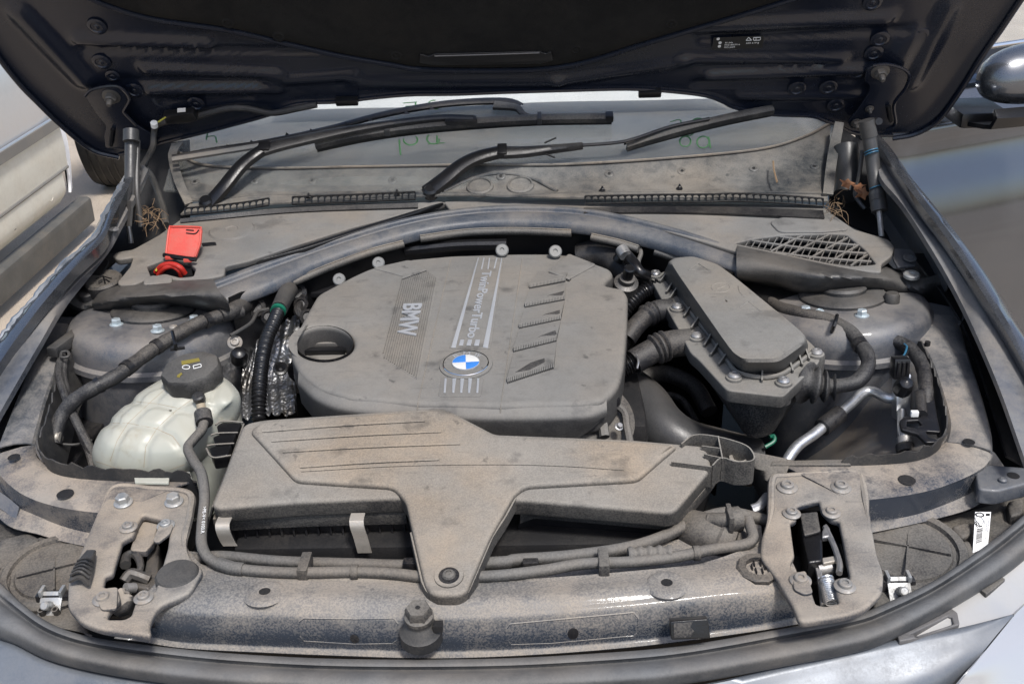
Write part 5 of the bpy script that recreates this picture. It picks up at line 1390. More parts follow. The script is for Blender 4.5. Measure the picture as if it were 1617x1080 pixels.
# ================================================================== strut brace
bu = [(330, 446, .905), (400, 419, .912), (480, 392, .920), (560, 366, .928), (640, 344, .934), (720, 330, .938), (800, 324, .940), (880, 325, .940), (940, 331, .938), (1000, 343, .934), (1080, 364, .926), (1180, 396, .914)]
bl_ = [(350, 481, .890), (425, 455, .897), (502, 421, .905), (585, 392, .913), (665, 370, .919), (735, 359, .923), (800, 355, .925), (875, 357, .925), (935, 363, .923), (995, 375, .919), (1070, 396, .911), (1170, 432, .899)]
U_, B_ = cat(L(bu), 90), cat(L(bl_), 90)
def across(t, h): return [a.lerp(b, t) + V((0, -.3 * h, h)) for a, b in zip(U_, B_)]
brace = part('strut_brace', loft([[p + V((0, .004, -.045)) for p in U_], across(-.02, -.006), across(.02, .0), across(.10, .003), across(.20, .003), across(.25, -.002), across(.32, -.003), across(.40, .002), across(.55, .006), across(.75, .006), across(.90, .003), across(.98, -.004), across(1.0, -.012), [p + V((0, .010, -.014)) for p in B_]], 90, 60, True, thick=.002), 'brace_paint', car, 'arched blue grey strut brace across the back of the bay', ang=60)
for pts in ([(462, 442, .893), (520, 418, .900), (580, 396, .907), (637, 381, .911)], [(664, 373, .914), (740, 363, .918), (820, 361, .919), (902, 364, .917)], [(934, 370, .915), (975, 379, .911), (1008, 389, .906)], [(1034, 393, .902), (1070, 404, .896), (1095, 412, .89)]):
    P_ = L(pts)
    part('edge_trim', tube([p + V((0, -.004, -.004)) for p in P_], .0062, 40, 16), 'pipe_hose', brace)
    part('edge_line', tube([p + V((0, -.0045, .0028)) for p in P_], .0012, 60, 8), 'snorkel_plastic', brace)
# scuffed pale mark
# rubber boots over both ends
def boot(rows, label):
    return part('brace_boot', loft([L(r) for r in rows], 50, 30, True, thick=.003), 'boot_rubber', car, label, ang=60)
bootl = boot([[(148, 470, .87), (170, 452, .885), (220, 446, .90), (280, 441, .905), (334, 440, .91)],
              [(145, 478, .885), (165, 458, .90), (220, 451, .912), (285, 447, .917), (338, 444, .922)],
              [(146, 484, .88), (180, 472, .905), (230, 466, .917), (290, 463, .92), (345, 458, .925)],
              [(150, 488, .875), (190, 482, .892), (235, 474, .905), (290, 474, .907), (356, 473, .915)],
              [(152, 491, .868), (195, 489, .876), (236, 481, .885), (290, 482, .887), (362, 490, .893)],
              [(155, 494, .85), (196, 492, .85), (238, 484, .86), (292, 486, .86), (366, 500, .86)]], 'black rubber boot over the brace end near the red flap')
bootr = boot([[(1166, 384, .91), (1240, 398, .905), (1320, 415, .90), (1390, 420, .89), (1428, 428, .875)],
              [(1164, 390, .922), (1240, 405, .917), (1320, 421, .912), (1390, 424, .90), (1428, 434, .885)],
              [(1163, 402, .925), (1235, 420, .92), (1315, 434, .917), (1390, 438, .905), (1430, 444, .885)],
              [(1163, 422, .912), (1230, 436, .905), (1300, 446, .905), (1385, 450, .892), (1432, 454, .88)],
              [(1164, 438, .893), (1225, 448, .885), (1285, 460, .885), (1375, 458, .876), (1434, 462, .87)],
              [(1165, 446, .86), (1225, 455, .86), (1285, 468, .86), (1375, 464, .85), (1436, 468, .85)]], 'black rubber boot over the brace end near the mesh grille')
boot2 = part('boot_flap', loft([L([(62, 476, .872), (78, 458, .888), (104, 452, .895), (128, 464, .885), (150, 468, .885)]), L([(66, 488, .866), (84, 478, .878), (100, 476, .88), (128, 488, .87), (150, 484, .872)]), L([(70, 494, .85), (90, 500, .84), (110, 502, .835), (130, 503, .835), (150, 500, .84)])], 30, 12, True, thick=.003), 'boot_rubber', bootl)
boot3 = part('boot_flap', loft([L([(1424, 430, .89), (1450, 442, .885), (1480, 434, .89), (1500, 433, .893), (1530, 452, .885), (1556, 466, .875)]), L([(1430, 452, .878), (1452, 458, .874), (1478, 452, .875), (1500, 450, .878), (1528, 470, .87), (1552, 478, .866)]), L([(1432, 470, .85), (1452, 478, .84), (1480, 482, .835), (1510, 490, .83), (1530, 496, .83), (1545, 498, .83)])], 30, 12, True, thick=.003), 'boot_rubber', bootr)
# cross panels between the towers and the aprons
part('tower_bridge', loft([L([(80, 500, .852), (120, 500, .852), (160, 492, .852)]), L([(84, 530, .838), (125, 535, .836), (170, 540, .83)])], 14, thick=.002), 'tower_paint', car, 'painted shelf behind the apron by the washer cap')
part('tower_bridge', loft([L([(1420, 470, .856), (1470, 478, .856), (1530, 492, .852)]), L([(1405, 510, .845), (1450, 512, .848), (1516, 512, .85)])], 14, thick=.002), 'tower_paint', car, 'painted shelf behind the apron by the hinge')

# ================================================================== cowl
CW = Frame((0, 1.62, .925), (0, -.10, 1))
cwl = [(176, 404), (186, 397), (209, 394), (249, 372), (285, 346), (400, 332), (470, 324), (690, 316), (705, 320), (560, 358), (470, 386), (392, 412), (356, 420), (354, 434), (310, 444), (238, 438), (212, 449), (188, 450), (185, 445), (205, 421), (210, 406), (186, 410)]
cpl = plate('cowl_cover', CW, cwl, .012, 'cowl_plastic', car, h=0, bevel=.003, rnd=.006, label='dusty grey cowl cover beneath the red flap', holes=[[(232, 420), (262, 409), (296, 412), (309, 424), (305, 436), (285, 438), (262, 432), (238, 436)]], hr=.004)
part('shallow_dish', lathe([(.040, .0), (.037, .003), (.012, .0035), (.010, .002), (0, .002)], CW.w(366, 364, 0), CW.n, 36), 'cowl_plastic', cpl)
plate('raised_edge', CW, [(404, 412), (556, 362), (690, 321), (700, 318), (660, 334), (560, 366), (480, 392)], .010, 'clean_black', cpl, h=.004, bevel=.003)
plate('step', CW, [(307, 414), (354, 422), (354, 436), (310, 446)], .020, 'cowl_plastic', cpl, h=-.006, bevel=.003, rnd=.004)
plate('slot', CW, [(318, 384), (340, 382), (342, 387), (320, 389)], .002, 'black_plastic', cpl, h=.001, rnd=.002)
plate('skirt', CW, [(226, 440), (240, 434), (272, 436), (271, 448), (226, 449)], .014, 'cowl_plastic', cpl, h=.004, bevel=.003, rnd=.005)
cwr = [(700, 318), (790, 314), (920, 316), (1000, 320), (1180, 322), (1298, 324), (1318, 340), (1350, 362), (1404, 378), (1413, 390), (1408, 404), (1392, 416), (1392, 430), (1300, 424), (1172, 400), (1080, 372), (1000, 350), (900, 335), (800, 332), (714, 336)]
gr_area = [(1159, 384), (1190, 377), (1237, 371), (1311, 369), (1336, 370), (1364, 392), (1384, 417), (1345, 420), (1304, 414), (1217, 396)]
cpr = plate('cowl_cover', CW, cwr, .012, 'cowl_plastic', car, h=0, bevel=.003, rnd=.006, label='dusty grey cowl cover with curved mesh intake grille', holes=[gr_area], hr=.006)
part('intake_void', lathe([(.16, -.05), (0, -.05)], CW.w(1270, 395), CW.n, 20), 'dark_void', cpr)
ga = CW.ll(gr_area)
def clip_bar(fn, t0, t1, n=60):
    """split a local curve into runs that lie inside the grille opening"""
    runs = []; cur = []
    for i in range(n + 1):
        p = fn(t0 + (t1 - t0) * i / n)
        if inside(p, ga): cur.append(p)
        else:
            if len(cur) > 2: runs.append(cur)
            cur = []
    if len(cur) > 2: runs.append(cur)
    return runs
g0 = V(CW.l(1150, 372)); gx = V(CW.l(1395, 372)) - g0; gy = V(CW.l(1150, 428)) - g0
def G(a, b): return tuple(g0 + gx * a + gy * b)
def grid_bar(fn, rad, n=60):
    for run in clip_bar(fn, 0, 1, n):
        part('grille_bar', tube([CW.at(*p, -.003) for p in run], rad, len(run), 5, flat=2.0), 'cowl_plastic', cpr)
for k in range(5):                    # long bars sweeping down to the right
    grid_bar(lambda t: G(-.05 + 1.1 * t, -.30 + .26 * k + (.62 - .05 * k) * t + .10 * math.sin(t * 3.1)), .0016)
for k in range(6):                    # long bars sweeping up to the right
    grid_bar(lambda t: G(.02 + .16 * k + .60 * t, 1.15 - 1.45 * t ** .8), .0015)
for k in range(24):                   # short slats
    a0_ = .02 + k * .043
    grid_bar(lambda t: G(a0_ + .10 - .17 * t, -.1 + 1.2 * t), .0010, 40)
plate('raised_pad', CW, [(1215, 350), (1235, 342), (1320, 346), (1342, 362), (1300, 366), (1230, 366)], .006, 'cowl_plastic', cpr, h=.003, bevel=.0025, rnd=.01)
# upright comb vents between cowl covers and upper panel
def comb(pts, n, hpx, label):
    P_ = cat(L(pts), n)
    t_ = [p + V((0, .006, hpx)) for p in P_]
    ms = [tube(t_, .0016, n * 2, 5), tube(P_, .0016, n * 2, 5)]
    for i in range(n):
        ms.append(tube([P_[i], t_[i]], .0014, 8, 4))
        if i < n - 1:
            a, b = t_[i], t_[i + 1]
            ms.append(tube([a + V((0, 0, -.004)), a.lerp(b, .25) + V((0, 0, -.001)), a.lerp(b, .75) + V((0, 0, -.001)), b + V((0, 0, -.004))], .0012, 8, 4))
    return part('comb_vent', merge(*ms), 'clean_black', car, label)
comb([(292, 340, .945), (340, 336, .946), (390, 330, .948), (425, 324, .95)], 14, .011, 'low comb vent by the first wiper spindle')
comb([(462, 323, .95), (520, 321, .95), (590, 318, .95), (656, 315, .95)], 20, .012, 'straight comb vent between the wiper spindles')
comb([(924, 322, .95), (1020, 320, .95), (1120, 319, .95), (1150, 318, .95), (1220, 320, .95), (1300, 326, .945)], 36, .012, 'long comb vent in front of the wiper on the open door side')
# black strips behind combs
part('cowl_rail', loft([L([(285, 346, .940), (460, 330, .942), (660, 322, .944)]), L([(285, 352, .934), (460, 337, .936), (660, 329, .938)])], 20, thick=.004), 'black_plastic', car, 'dark rail under the comb vents near the red flap')
part('cowl_rail', loft([L([(922, 328, .942), (1100, 326, .942), (1300, 332, .94)]), L([(922, 336, .936), (1100, 336, .936), (1302, 344, .934)])], 20, thick=.004), 'black_plastic', car, 'dark rail under the long comb vent')
part('cowl_tray', box((0, 1.83, .85), 1.34, .54, .01, bevel=.002), 'black_plastic', car, 'dark tray below the cowl covers')
# dusty ledge behind the vents
ledge = part('cowl_ledge', loft([L([(285, 338, .945), (420, 322, .95), (560, 316, .952), (720, 308, .954), (900, 312, .954), (1060, 314, .954), (1200, 314, .952), (1308, 318, .948)]),
                       L([(300, 322, .950), (420, 308, .954), (560, 304, .956), (720, 300, .957), (900, 300, .957), (1060, 302, .957), (1200, 304, .955), (1306, 306, .952)])], 60, 6, thick=.003), 'cowl_upper', car, 'dusty ledge in front of the windscreen')
for p in ((488, 312), (627, 306), (951, 301), (1073, 298)):
    bolt('nut', Z(p[0], p[1], .958), .0058, ledge, V((0, -.1, 1)), 'black_plastic')
# upper cowl panel sloping to the glass
cu_b = [(288, 318, .950), (330, 315, .952), (420, 308, .955), (560, 306, .957), (720, 304, .957), (800, 309, .955), (900, 304, .957), (1060, 303, .957), (1200, 304, .956), (1310, 305, .955)]
cu_t = [(280, 240, 1.00), (318, 262, .985), (420, 268, .982), (560, 266, .983), (720, 263, .985), (800, 263, .985), (900, 262, .985), (1060, 252, .988), (1200, 238, .993), (1270, 218, 1.003), (1312, 196, 1.012)]
cb_, ct_ = cat(L(cu_b), 90), cat(L(cu_t), 90)
cowlu = part('windscreen_panel', loft([cb_, [a.lerp(b, .12) + V((0, .004, -.004)) for a, b in zip(cb_, ct_)], [a.lerp(b, .5) + V((0, .008, -.006)) for a, b in zip(cb_, ct_)], [a.lerp(b, .9) + V((0, .002, -.001)) for a, b in zip(cb_, ct_)], ct_, [p + V((0, .01, .0015)) for p in ct_]], 90, 24, True, thick=.003), 'cowl_upper', car, 'dusty plastic panel at the foot of the windscreen', ang=60)
part('edge_lip', tube([p + V((0, -.001, .003)) for p in ct_], .0028, 90, 8), 'snorkel_plastic', cowlu)
cpick = picker(cowlu)
for p in ((308, 288), (402, 287), (493, 286), (620, 285), (791, 279), (962, 275), (1077, 271), (1190, 267), (1286, 264)):
    q, n_ = cpick(p[0], p[1], .0004)
    bolt('plug', q, .0085, cowlu, n_, 'cowl_upper', 'rivet_dish')
    part('hole', lathe([(.003, .0020), (0, .0021)], q, n_, 10), 'dark_void', cowlu)
for p in ((758, 297), (822, 295)):
    q, n_ = cpick(p[0], p[1], .002)
    part('oval_window', lathe([(.026, -.004), (.024, .003), (.020, .005), (.019, .002), (0, .001)], q, V((0, -.35, 1)), 32), 'cowl_upper', cowlu)
hump = [cpick(*p, .001)[0] for p in [(700, 303), (742, 284), (790, 274), (840, 282), (880, 303)]]
part('centre_hump', tube(hump, .0035, 40, 8), 'cowl_upper', cowlu)
# side end plates of the panel
part('end_wing', loft([L([(304, 322, .945), (290, 286, .972), (280, 246, 1.0), (290, 226, 1.02)]), L([(292, 326, .945), (276, 290, .97), (266, 250, .998), (272, 228, 1.018)])], 24, thick=.004), 'cowl_upper', cowlu)
part('end_wing', loft([L([(1298, 308, .954), (1304, 262, .982), (1310, 225, 1.004), (1318, 194, 1.03)]), L([(1314, 310, .95), (1320, 264, .98), (1326, 228, 1.0), (1332, 196, 1.028)])], 24, thick=.004), 'cowl_upper', cowlu)

# ================================================================== windscreen
GN = V((0, -.47, .883)).normalized()
GP = Z(800, 263, .985) + V((0, .004, -.004))
GL = Frame(GP, GN)
def glass_pt(px, py, h=0): return GL.w(px, py, h)
gx0, gx1 = -.625, .645
gv = []
nx_, ny_ = 24, 10
for j in range(ny_ + 1):
    for i in range(nx_ + 1):
        x = gx0 + (gx1 - gx0) * i / nx_
        s = -.06 + .56 * j / ny_
        q = GP + V((1, 0, 0)) * (x - GP.x) + GL.y * s
        q += V((0, .085, 0)) * ((abs(x) / .72) ** 2.2)
        gv.append(q)
gf = [(j * (nx_ + 1) + i, j * (nx_ + 1) + i + 1, (j + 1) * (nx_ + 1) + i + 1, (j + 1) * (nx_ + 1) + i) for j in range(ny_) for i in range(nx_)]
gm = mesh(gv, gf)
bm = bmesh.new(); bm.from_mesh(gm); bmesh.ops.solidify(bm, geom=bm.faces[:], thickness=.005); bm.to_mesh(gm); bm.free()
gls = part('windscreen', gm, 'windscreen_glass', car, 'dusty windscreen glass with green marker writing', ang=60)
# dashboard, and a white sheet added for the bright strip behind the glass
part('dashboard', loft([[V((x, 1.90 + .06 * (abs(x) / .7) ** 2, .945)) for x in (-.7, -.35, 0, .35, .7)], [V((x, 2.15, .975)) for x in (-.7, -.35, 0, .35, .7)], [V((x, 2.45, .955)) for x in (-.7, -.35, 0, .35, .7)]], 20, 12, True, thick=.01), 'cowl_plastic', car, 'dark dashboard behind the windscreen')
ps = loft([[V((x, 2.20, 1.004 + .002 * math.sin(x * 20))) for x in (-.5, -.3, -.1, .1, .3, .5)], [V((x, 2.24, 1.028 + .003 * math.sin(x * 31))) for x in (-.5, -.3, -.1, .1, .3, .5)], [V((x, 2.33, 1.065 + .004 * math.sin(x * 15 + 1))) for x in (-.5, -.3, -.1, .1, .3, .5)]], 24, 10, True, thick=.001)
part('bright_strip_sheet', ps, 'white_paper', None, 'white sheet added behind the windscreen to stand for a bright strip', cat='sheet')
# green marker writing
def gmark(pts, lin=False):
    q = [GL.w(p[0], p[1], .001) for p in pts]
    q = [V((p.x, p.y + .085 * (abs(p.x) / .72) ** 2.2, p.z)) for p in q]
    part('lettering', tube(q, .0016, max(10, len(q) * 6), 5, flat=.5, lin=lin), 'ink_green', gls)
def ring_(cx_, cy_, rx_, ry_, a0_=0, a1_=360): return [(cx_ + rx_ * math.cos(R(a0_ + (a1_ - a0_) * k / 14)), cy_ + ry_ * math.sin(R(a0_ + (a1_ - a0_) * k / 14))) for k in range(15)]
gmark(ring_(320, 206, 8, 6, -60, 200)); gmark([(313, 205), (328, 204)])
gmark([(313, 228), (328, 226), (332, 236)]); gmark([(316, 222), (314, 232)])
gmark([(636, 164), (658, 162)]); gmark([(656, 162), (656, 174)]); gmark([(640, 169), (655, 168)])
gmark(ring_(686, 166, 10, 7, -30, 280)); gmark([(678, 166), (696, 165)])
gmark(ring_(648, 222, 11, 8, -40, 190)); gmark(ring_(684, 220, 10, 8, 0, 230)); gmark([(690, 215), (690, 228)]); gmark([(676, 228), (702, 226)])
gmark([(630, 222), (632, 246)])
gmark(ring_(1090, 212, 8, 7, 0, 300)); gmark(ring_(1113, 230, 10, 9)); gmark([(1122, 222), (1125, 240)]); gmark(ring_(1084, 228, 9, 8)); gmark([(1060, 196), (1075, 193), (1078, 202)])
gmark(ring_(1105, 198, 9, 6, 20, 330)); gmark([(1268, 184), (1272, 194)])
# ================================================================== wipers
def wiper(label):
    e_ = empty('wiper', Z(700, 290, 1.0), None, None, parent=car); e_['label'] = label
    return e_
w1 = wiper('long wiper arm with blade lying across the windscreen')
def WA(px, py, h): return GL.w(px, py, h)
def flat_arm(pts, wid, th, mat, par, name):
    n_ = max(16, len(pts) * 6)
    P_ = cat([p[:1][0] if isinstance(p, tuple) else p for p in pts], n_)
    rows_ = []
    W_ = [wid(i / (n_ - 1)) if callable(wid) else wid for i in range(n_)]
    side = []
    for i in range(n_):
        t = (P_[min(i + 1, n_ - 1)] - P_[max(i - 1, 0)]).normalized()
        side.append(t.cross(GL.n).normalized())
    prof = [(-1, -.5), (-.95, .25), (-.5, .5), (.5, .5), (.95, .25), (1, -.5)]
    for (a, b) in prof:
        rows_.append([P_[i] + side[i] * (W_[i] * a) + GL.n * (th * b) for i in range(n_)])
    return part(name, loft(rows_, n_, lin=True, thick=.0012), mat, par, ang=40)
flat_arm([WA(330, 321, .004), WA(352, 296, .018), WA(380, 262, .03), WA(402, 244, .036), WA(418, 234, .036)], lambda t: .013 - .002 * t, .014, 'clean_black', w1, 'arm_base')
part('spindle', lathe([(.013, -.01), (.013, .006), (.009, .010), (0, .010)], WA(326, 320, .006), GL.n, 20), 'clean_black', w1)
flat_arm([WA(416, 236, .038), WA(445, 228, .038), WA(500, 216, .036), WA(560, 204, .034), WA(640, 192, .032), WA(700, 186, .03), WA(748, 187, .03)], lambda t: .0135 - .007 * min(1, t * 1.6), .010, 'black_plastic', w1, 'arm')
part('joint', box(WA(418, 234, .038), .022, .022, .016, axes(GL.n).to_3x3(), bevel=.003), 'clean_black', w1)
flat_arm([WA(497, 228, .016), WA(560, 214, .018), WA(640, 202, .02), WA(740, 193, .02), WA(850, 187, .02), WA(966, 185, .018)], lambda t: .0085, .012, 'lamp_plastic', w1, 'blade')
flat_arm([WA(500, 235, .006), WA(570, 220, .006), WA(650, 208, .006), WA(750, 199, .006), WA(850, 193, .006), WA(966, 191, .006)], .003, .014, 'clean_black', w1, 'wiper_lip')
part('end_cap', box(WA(962, 185, .018), .016, .018, .014, axes(GL.n).to_3x3(), bevel=.003), 'clean_black', w1)
part('adapter', box(WA(728, 191, .026), .060, .016, .012, axes(GL.n, V((1, .02, 0))).to_3x3(), bevel=.004), 'black_plastic', w1)
part('blade_tie', box(WA(612, 205, .02), .010, .020, .015, axes(GL.n).to_3x3(), bevel=.001), 'strut_body', w1)
part('blade_tie', box(WA(852, 187, .02), .008, .020, .015, axes(GL.n).to_3x3(), bevel=.001), 'strut_body', w1)
w3 = wiper('old wiper blade with toothed spoiler resting behind the long arm')
flat_arm([WA(272, 252, .02), WA(330, 243, .022), WA(400, 232, .024), WA(425, 228, .024)], .0055, .006, 'cowl_plastic', w3, 'spine')
flat_arm([WA(272, 248, .014), WA(340, 236, .014), WA(420, 224, .014), WA(520, 203, .014), WA(600, 182, .014), WA(680, 167, .014), WA(740, 161, .012), WA(800, 160, .012), WA(822, 168, .012)], lambda t: .0045 + .004 * t, .006, 'black_plastic', w3, 'spoiler')
flat_arm([WA(780, 166, .014), WA(815, 170, .016), WA(826, 180, .018), WA(842, 186, .018)], lambda t: .010 - .006 * t, .008, 'lamp_plastic', w3, 'spoiler_tip')
for p in ((360, 232), (398, 225), (454, 213), (492, 207), (547, 196), (585, 189), (642, 178), (682, 171)):
    part('tooth', mesh([WA(p[0] - 4, p[1] + 3, .016), WA(p[0] + 5, p[1] + 2, .016), WA(p[0] - 2, p[1] - 4, .018), WA(p[0] - 4, p[1] + 3, .012), WA(p[0] + 5, p[1] + 2, .012), WA(p[0] - 2, p[1] - 4, .014)], [(0, 1, 2), (5, 4, 3), (0, 3, 4, 1), (1, 4, 5, 2), (2, 5, 3, 0)]), 'clean_black', w3, ang=0)
w2 = wiper('second wiper arm rising from the middle of the cowl')
flat_arm([WA(672, 305, .004), WA(700, 284, .018), WA(730, 260, .03), WA(758, 247, .036), WA(790, 239, .038)], lambda t: .0155 - .004 * t, .014, 'clean_black', w2, 'arm_base')
part('spindle', lathe([(.013, -.01), (.013, .006), (.009, .010), (0, .010)], WA(680, 303, .006), GL.n, 20), 'clean_black', w2)
part('joint', box(WA(793, 239, .038), .018, .026, .016, axes(GL.n).to_3x3(), bevel=.003), 'clean_black', w2)
flat_arm([WA(796, 240, .038), WA(830, 239, .036), WA(880, 234, .034), WA(920, 230, .032)], lambda t: .0125 - .008 * t, .012, 'black_plastic', w2, 'arm')
part('rod', tube([WA(918, 230, .032), WA(970, 226, .032), WA(1000, 220, .032), WA(1060, 200, .03), WA(1120, 188, .03)], .0032, 30, 8), 'black_plastic', w2)
flat_arm([WA(988, 230, .016), WA(1020, 220, .018), WA(1080, 203, .02), WA(1150, 186, .02), WA(1220, 172, .018)], .0085, .012, 'lamp_plastic', w2, 'blade')
flat_arm([WA(990, 234, .006), WA(1020, 225, .006), WA(1080, 209, .006), WA(1150, 192, .006), WA(1220, 178, .006)], .003, .014, 'clean_black', w2, 'wiper_lip')
part('nozzle', tube([WA(860, 226, .03), WA(878, 218, .03)], .0018, 6, 6), 'black_plastic', w2)
part('nozzle', tube([WA(860, 243, .03), WA(876, 249, .03)], .0018, 6, 6), 'black_plastic', w2)

# ================================================================== hood
HN = V((0, -.866, -.5)).normalized()
HP = Frame(V((0, 1.88, 1.12)), HN, V((1, 0, 0)))
def hw(px, py, h=0): return HP.w(px, py, h)
bot = [(190, 243), (215, 238), (257, 225), (305, 213), (360, 199), (425, 181), (470, 164), (540, 160), (590, 154), (650, 149), (720, 148), (800, 145), (900, 142), (990, 140), (1048, 143), (1110, 150), (1140, 160), (1155, 168), (1190, 177), (1230, 181), (1280, 183), (1302, 190), (1320, 196), (1345, 209), (1380, 213), (1408, 213)]
lft = [(190, 243), (147, 231), (100, 194), (60, 155), (33, 127), (0, 85), (-60, 0)]
rgt_ = [(1408, 213), (1444, 206), (1478, 186), (1511, 143), (1545, 89), (1578, 42), (1606, 0)]
Lw = [hw(*p) for p in lft]; Rw = [hw(*p) for p in rgt_]
U2 = HP.y if HP.y.z > 0 else -HP.y
def extend(P_, dxs):
    out = list(P_)
    for d in dxs: out.append(out[-1] + U2 * .16 + V((d, 0, 0)))
    return out
Lw = extend(Lw, (-.03, -.012, .0, .02, .06)); Rw = extend(Rw, (.03, .012, 0, -.02, -.06))
nu, nv = 260, 130
Cb = cat([hw(*p) for p in bot], nu); tj = [(j / (nv - 1)) ** 1.7 for j in range(nv)]
Lf, Rf = cat(Lw, 600), cat(Rw, 600)
Lc = [Lf[min(599, round(t * 599))] for t in tj]; Rc = [Rf[min(599, round(t * 599))] for t in tj]
Ct = [Lc[-1].lerp(Rc[-1], i / (nu - 1)) + U2 * (.10 * math.sin(math.pi * i / (nu - 1))) for i in range(nu)]
# pressed features of the inner skin: capsules in hood-plane coordinates
def hl_(px, py): return V(HP.l(px, py))
feats = []
def bead_(a, b, r, h): feats.append((hl_(*a), hl_(*b), r, h))
for a, b, r, h in (((125, 62), (330, 70), .012, .008), ((130, 78), (500, 82), .007, -.006), ((230, 108), (440, 115), .010, .008), ((200, 128), (420, 128), .005, -.004), ((235, 142), (440, 140), .010, .007), ((255, 160), (400, 152), .005, -.004), ((420, 128), (560, 118), .012, .006),
                  ((1100, 42), (1400, 28), .012, .008), ((1110, 62), (1430, 48), .007, -.006), ((1080, 92), (1330, 92), .010, .006), ((1120, 118), (1370, 108), .011, .009), ((1100, 132), (1350, 126), .005, -.004), ((1170, 152), (1370, 150), .006, .005), ((880, 128), (1080, 98), .012, .005),
                  ((30, 20), (130, 125), .020, .008), ((1440, 60), (1400, 130), .022, .007), ((1500, 10), (1440, 130), .016, .006), ((560, 130), (880, 128), .014, .004)):
    bead_(a, b, r, h)
def relief(p):
    q = p - HP.o
    l = V((q.dot(HP.x), q.dot(HP.y))); s = 0
    for a, b, r, h in feats:
        h = h * 1.3; r = max(r, .010)
        ab = b - a; t = max(0, min(1, (l - a).dot(ab) / ab.dot(ab)))
        d = (l - (a + ab * t)).length / (r * 1.6)
        if d < 1: s += h * (1 - d * d) ** 2
    return s
verts = []
for j in range(nv):
    t = tj[j]
    for i in range(nu):
        u = i / (nu - 1)
        p = Cb[i] * (1 - t) + Ct[i] * t + Lc[j] * (1 - u) + Rc[j] * u - (Cb[0] * (1 - u) * (1 - t) + Cb[-1] * u * (1 - t) + Ct[0] * (1 - u) * t + Ct[-1] * u * t)
        edge_ = min(u, 1 - u, t * .6) / .02
        lip = -.0 if edge_ > 1 else .006 * (1 - edge_) ** 2
        verts.append(p + HN * (relief(p) + lip))
faces = [(j * nu + i, j * nu + i + 1, (j + 1) * nu + i + 1, (j + 1) * nu + i) for j in range(nv - 1) for i in range(nu - 1)]
hood = empty('hood', V((0, 1.93, 1.05)), None, None, parent=car); hood['label'] = 'raised blue black hood seen from beneath'
inner = part('inner_panel', mesh(verts, faces), 'hood_paint', hood, ang=60)
# outer skin a few centimetres behind, joined by a rim
per = [Cb[i] for i in range(nu)] + [Rc[j] for j in range(1, nv)] + [Ct[i] for i in range(nu - 2, -1, -1)] + [Lc[j] for j in range(nv - 2, 0, -1)]
cc_ = sum(per, V((0, 0, 0))) / len(per)
part('outer_skin', loft([per, [p + (p - cc_).normalized() * .008 - HN * .006 for p in per], [p + (p - cc_).normalized() * .008 - HN * .014 for p in per], [p - HN * .035 + (cc_ - p) * .06 for p in per], [cc_ - HN * .07 + (p - cc_) * .02 for p in per]], len(per), closedu=True, lin=True), 'body_paint', hood, ang=50)
# folded edge beads
part('hem', tube([p + HN * .010 for p in Rc[:95:2]], .005, 90, 8), 'hood_paint', hood)
part('hem', tube([p + HN * .010 for p in Lc[:95:2]], .005, 90, 8), 'hood_paint', hood)
part('hem', tube([p + HN * .006 + U2 * .004 for p in Cb], .0035, 150, 6), 'hood_paint', hood)
# insulation pad
pad_b = [(60, -40), (150, -4), (236, 24), (360, 43), (460, 66), (540, 84), (620, 98), (665, 105), (774, 107), (865, 104), (930, 92), (1000, 70), (1080, 46), (1180, 16), (1290, -20), (1380, -60)]
pb = cat([hw(*p, .010) for p in pad_b], 70)
pt_ = [p + U2 * (.45 + .1 * math.sin(i / 69 * math.pi)) for i, p in enumerate(pb)]
pad = part('insulation_pad', loft([[p - HN * .008 for p in pb], [p + HN * .002 for p in pb], [p + HN * .012 + U2 * .012 for p in pb], [p + HN * .014 + U2 * .05 for p in pb], [a.lerp(b, .5) + HN * .016 for a, b in zip(pb, pt_)], pt_], 70, 40, False), 'hood_felt', hood, ang=60)
part('pad_lip', tube([p + HN * .003 - U2 * .004 for p in pb], .0055, 100, 8), 'hood_paint', hood)
plate('pad_slot', HP, [(663, 86), (676, 90), (686, 86), (852, 82), (862, 86), (870, 82), (874, 96), (852, 102), (686, 104), (662, 100)], .004, 'clean_black', hood, h=.0275, bevel=.001, rnd=.003)
part('slot_edge', tube([hw(*p, .029) for p in [(686, 89), (760, 87), (852, 84)]], .0012, 20, 6), 'grey_plastic', hood)
for p in ((360, 37), (626, 88), (910, 78), (440, 58), (1060, 38)):
    bolt('plug', hw(p[0], p[1], .022), .011, hood, HN, 'hood_felt', 'pad_clip')
for p in ((153, 42), (98, 95), (160, 98), (212, 143), (310, 164), (178, 120), (1378, 4), (1453, 57), (1390, 62), (1354, 113), (1258, 140), (1320, 166), (1380, 84), (1308, 138)):
    bolt('plug', hw(p[0], p[1], .002), .017 if p not in ((178, 120),) else .013, hood, HN, 'hood_paint', 'body_plug')
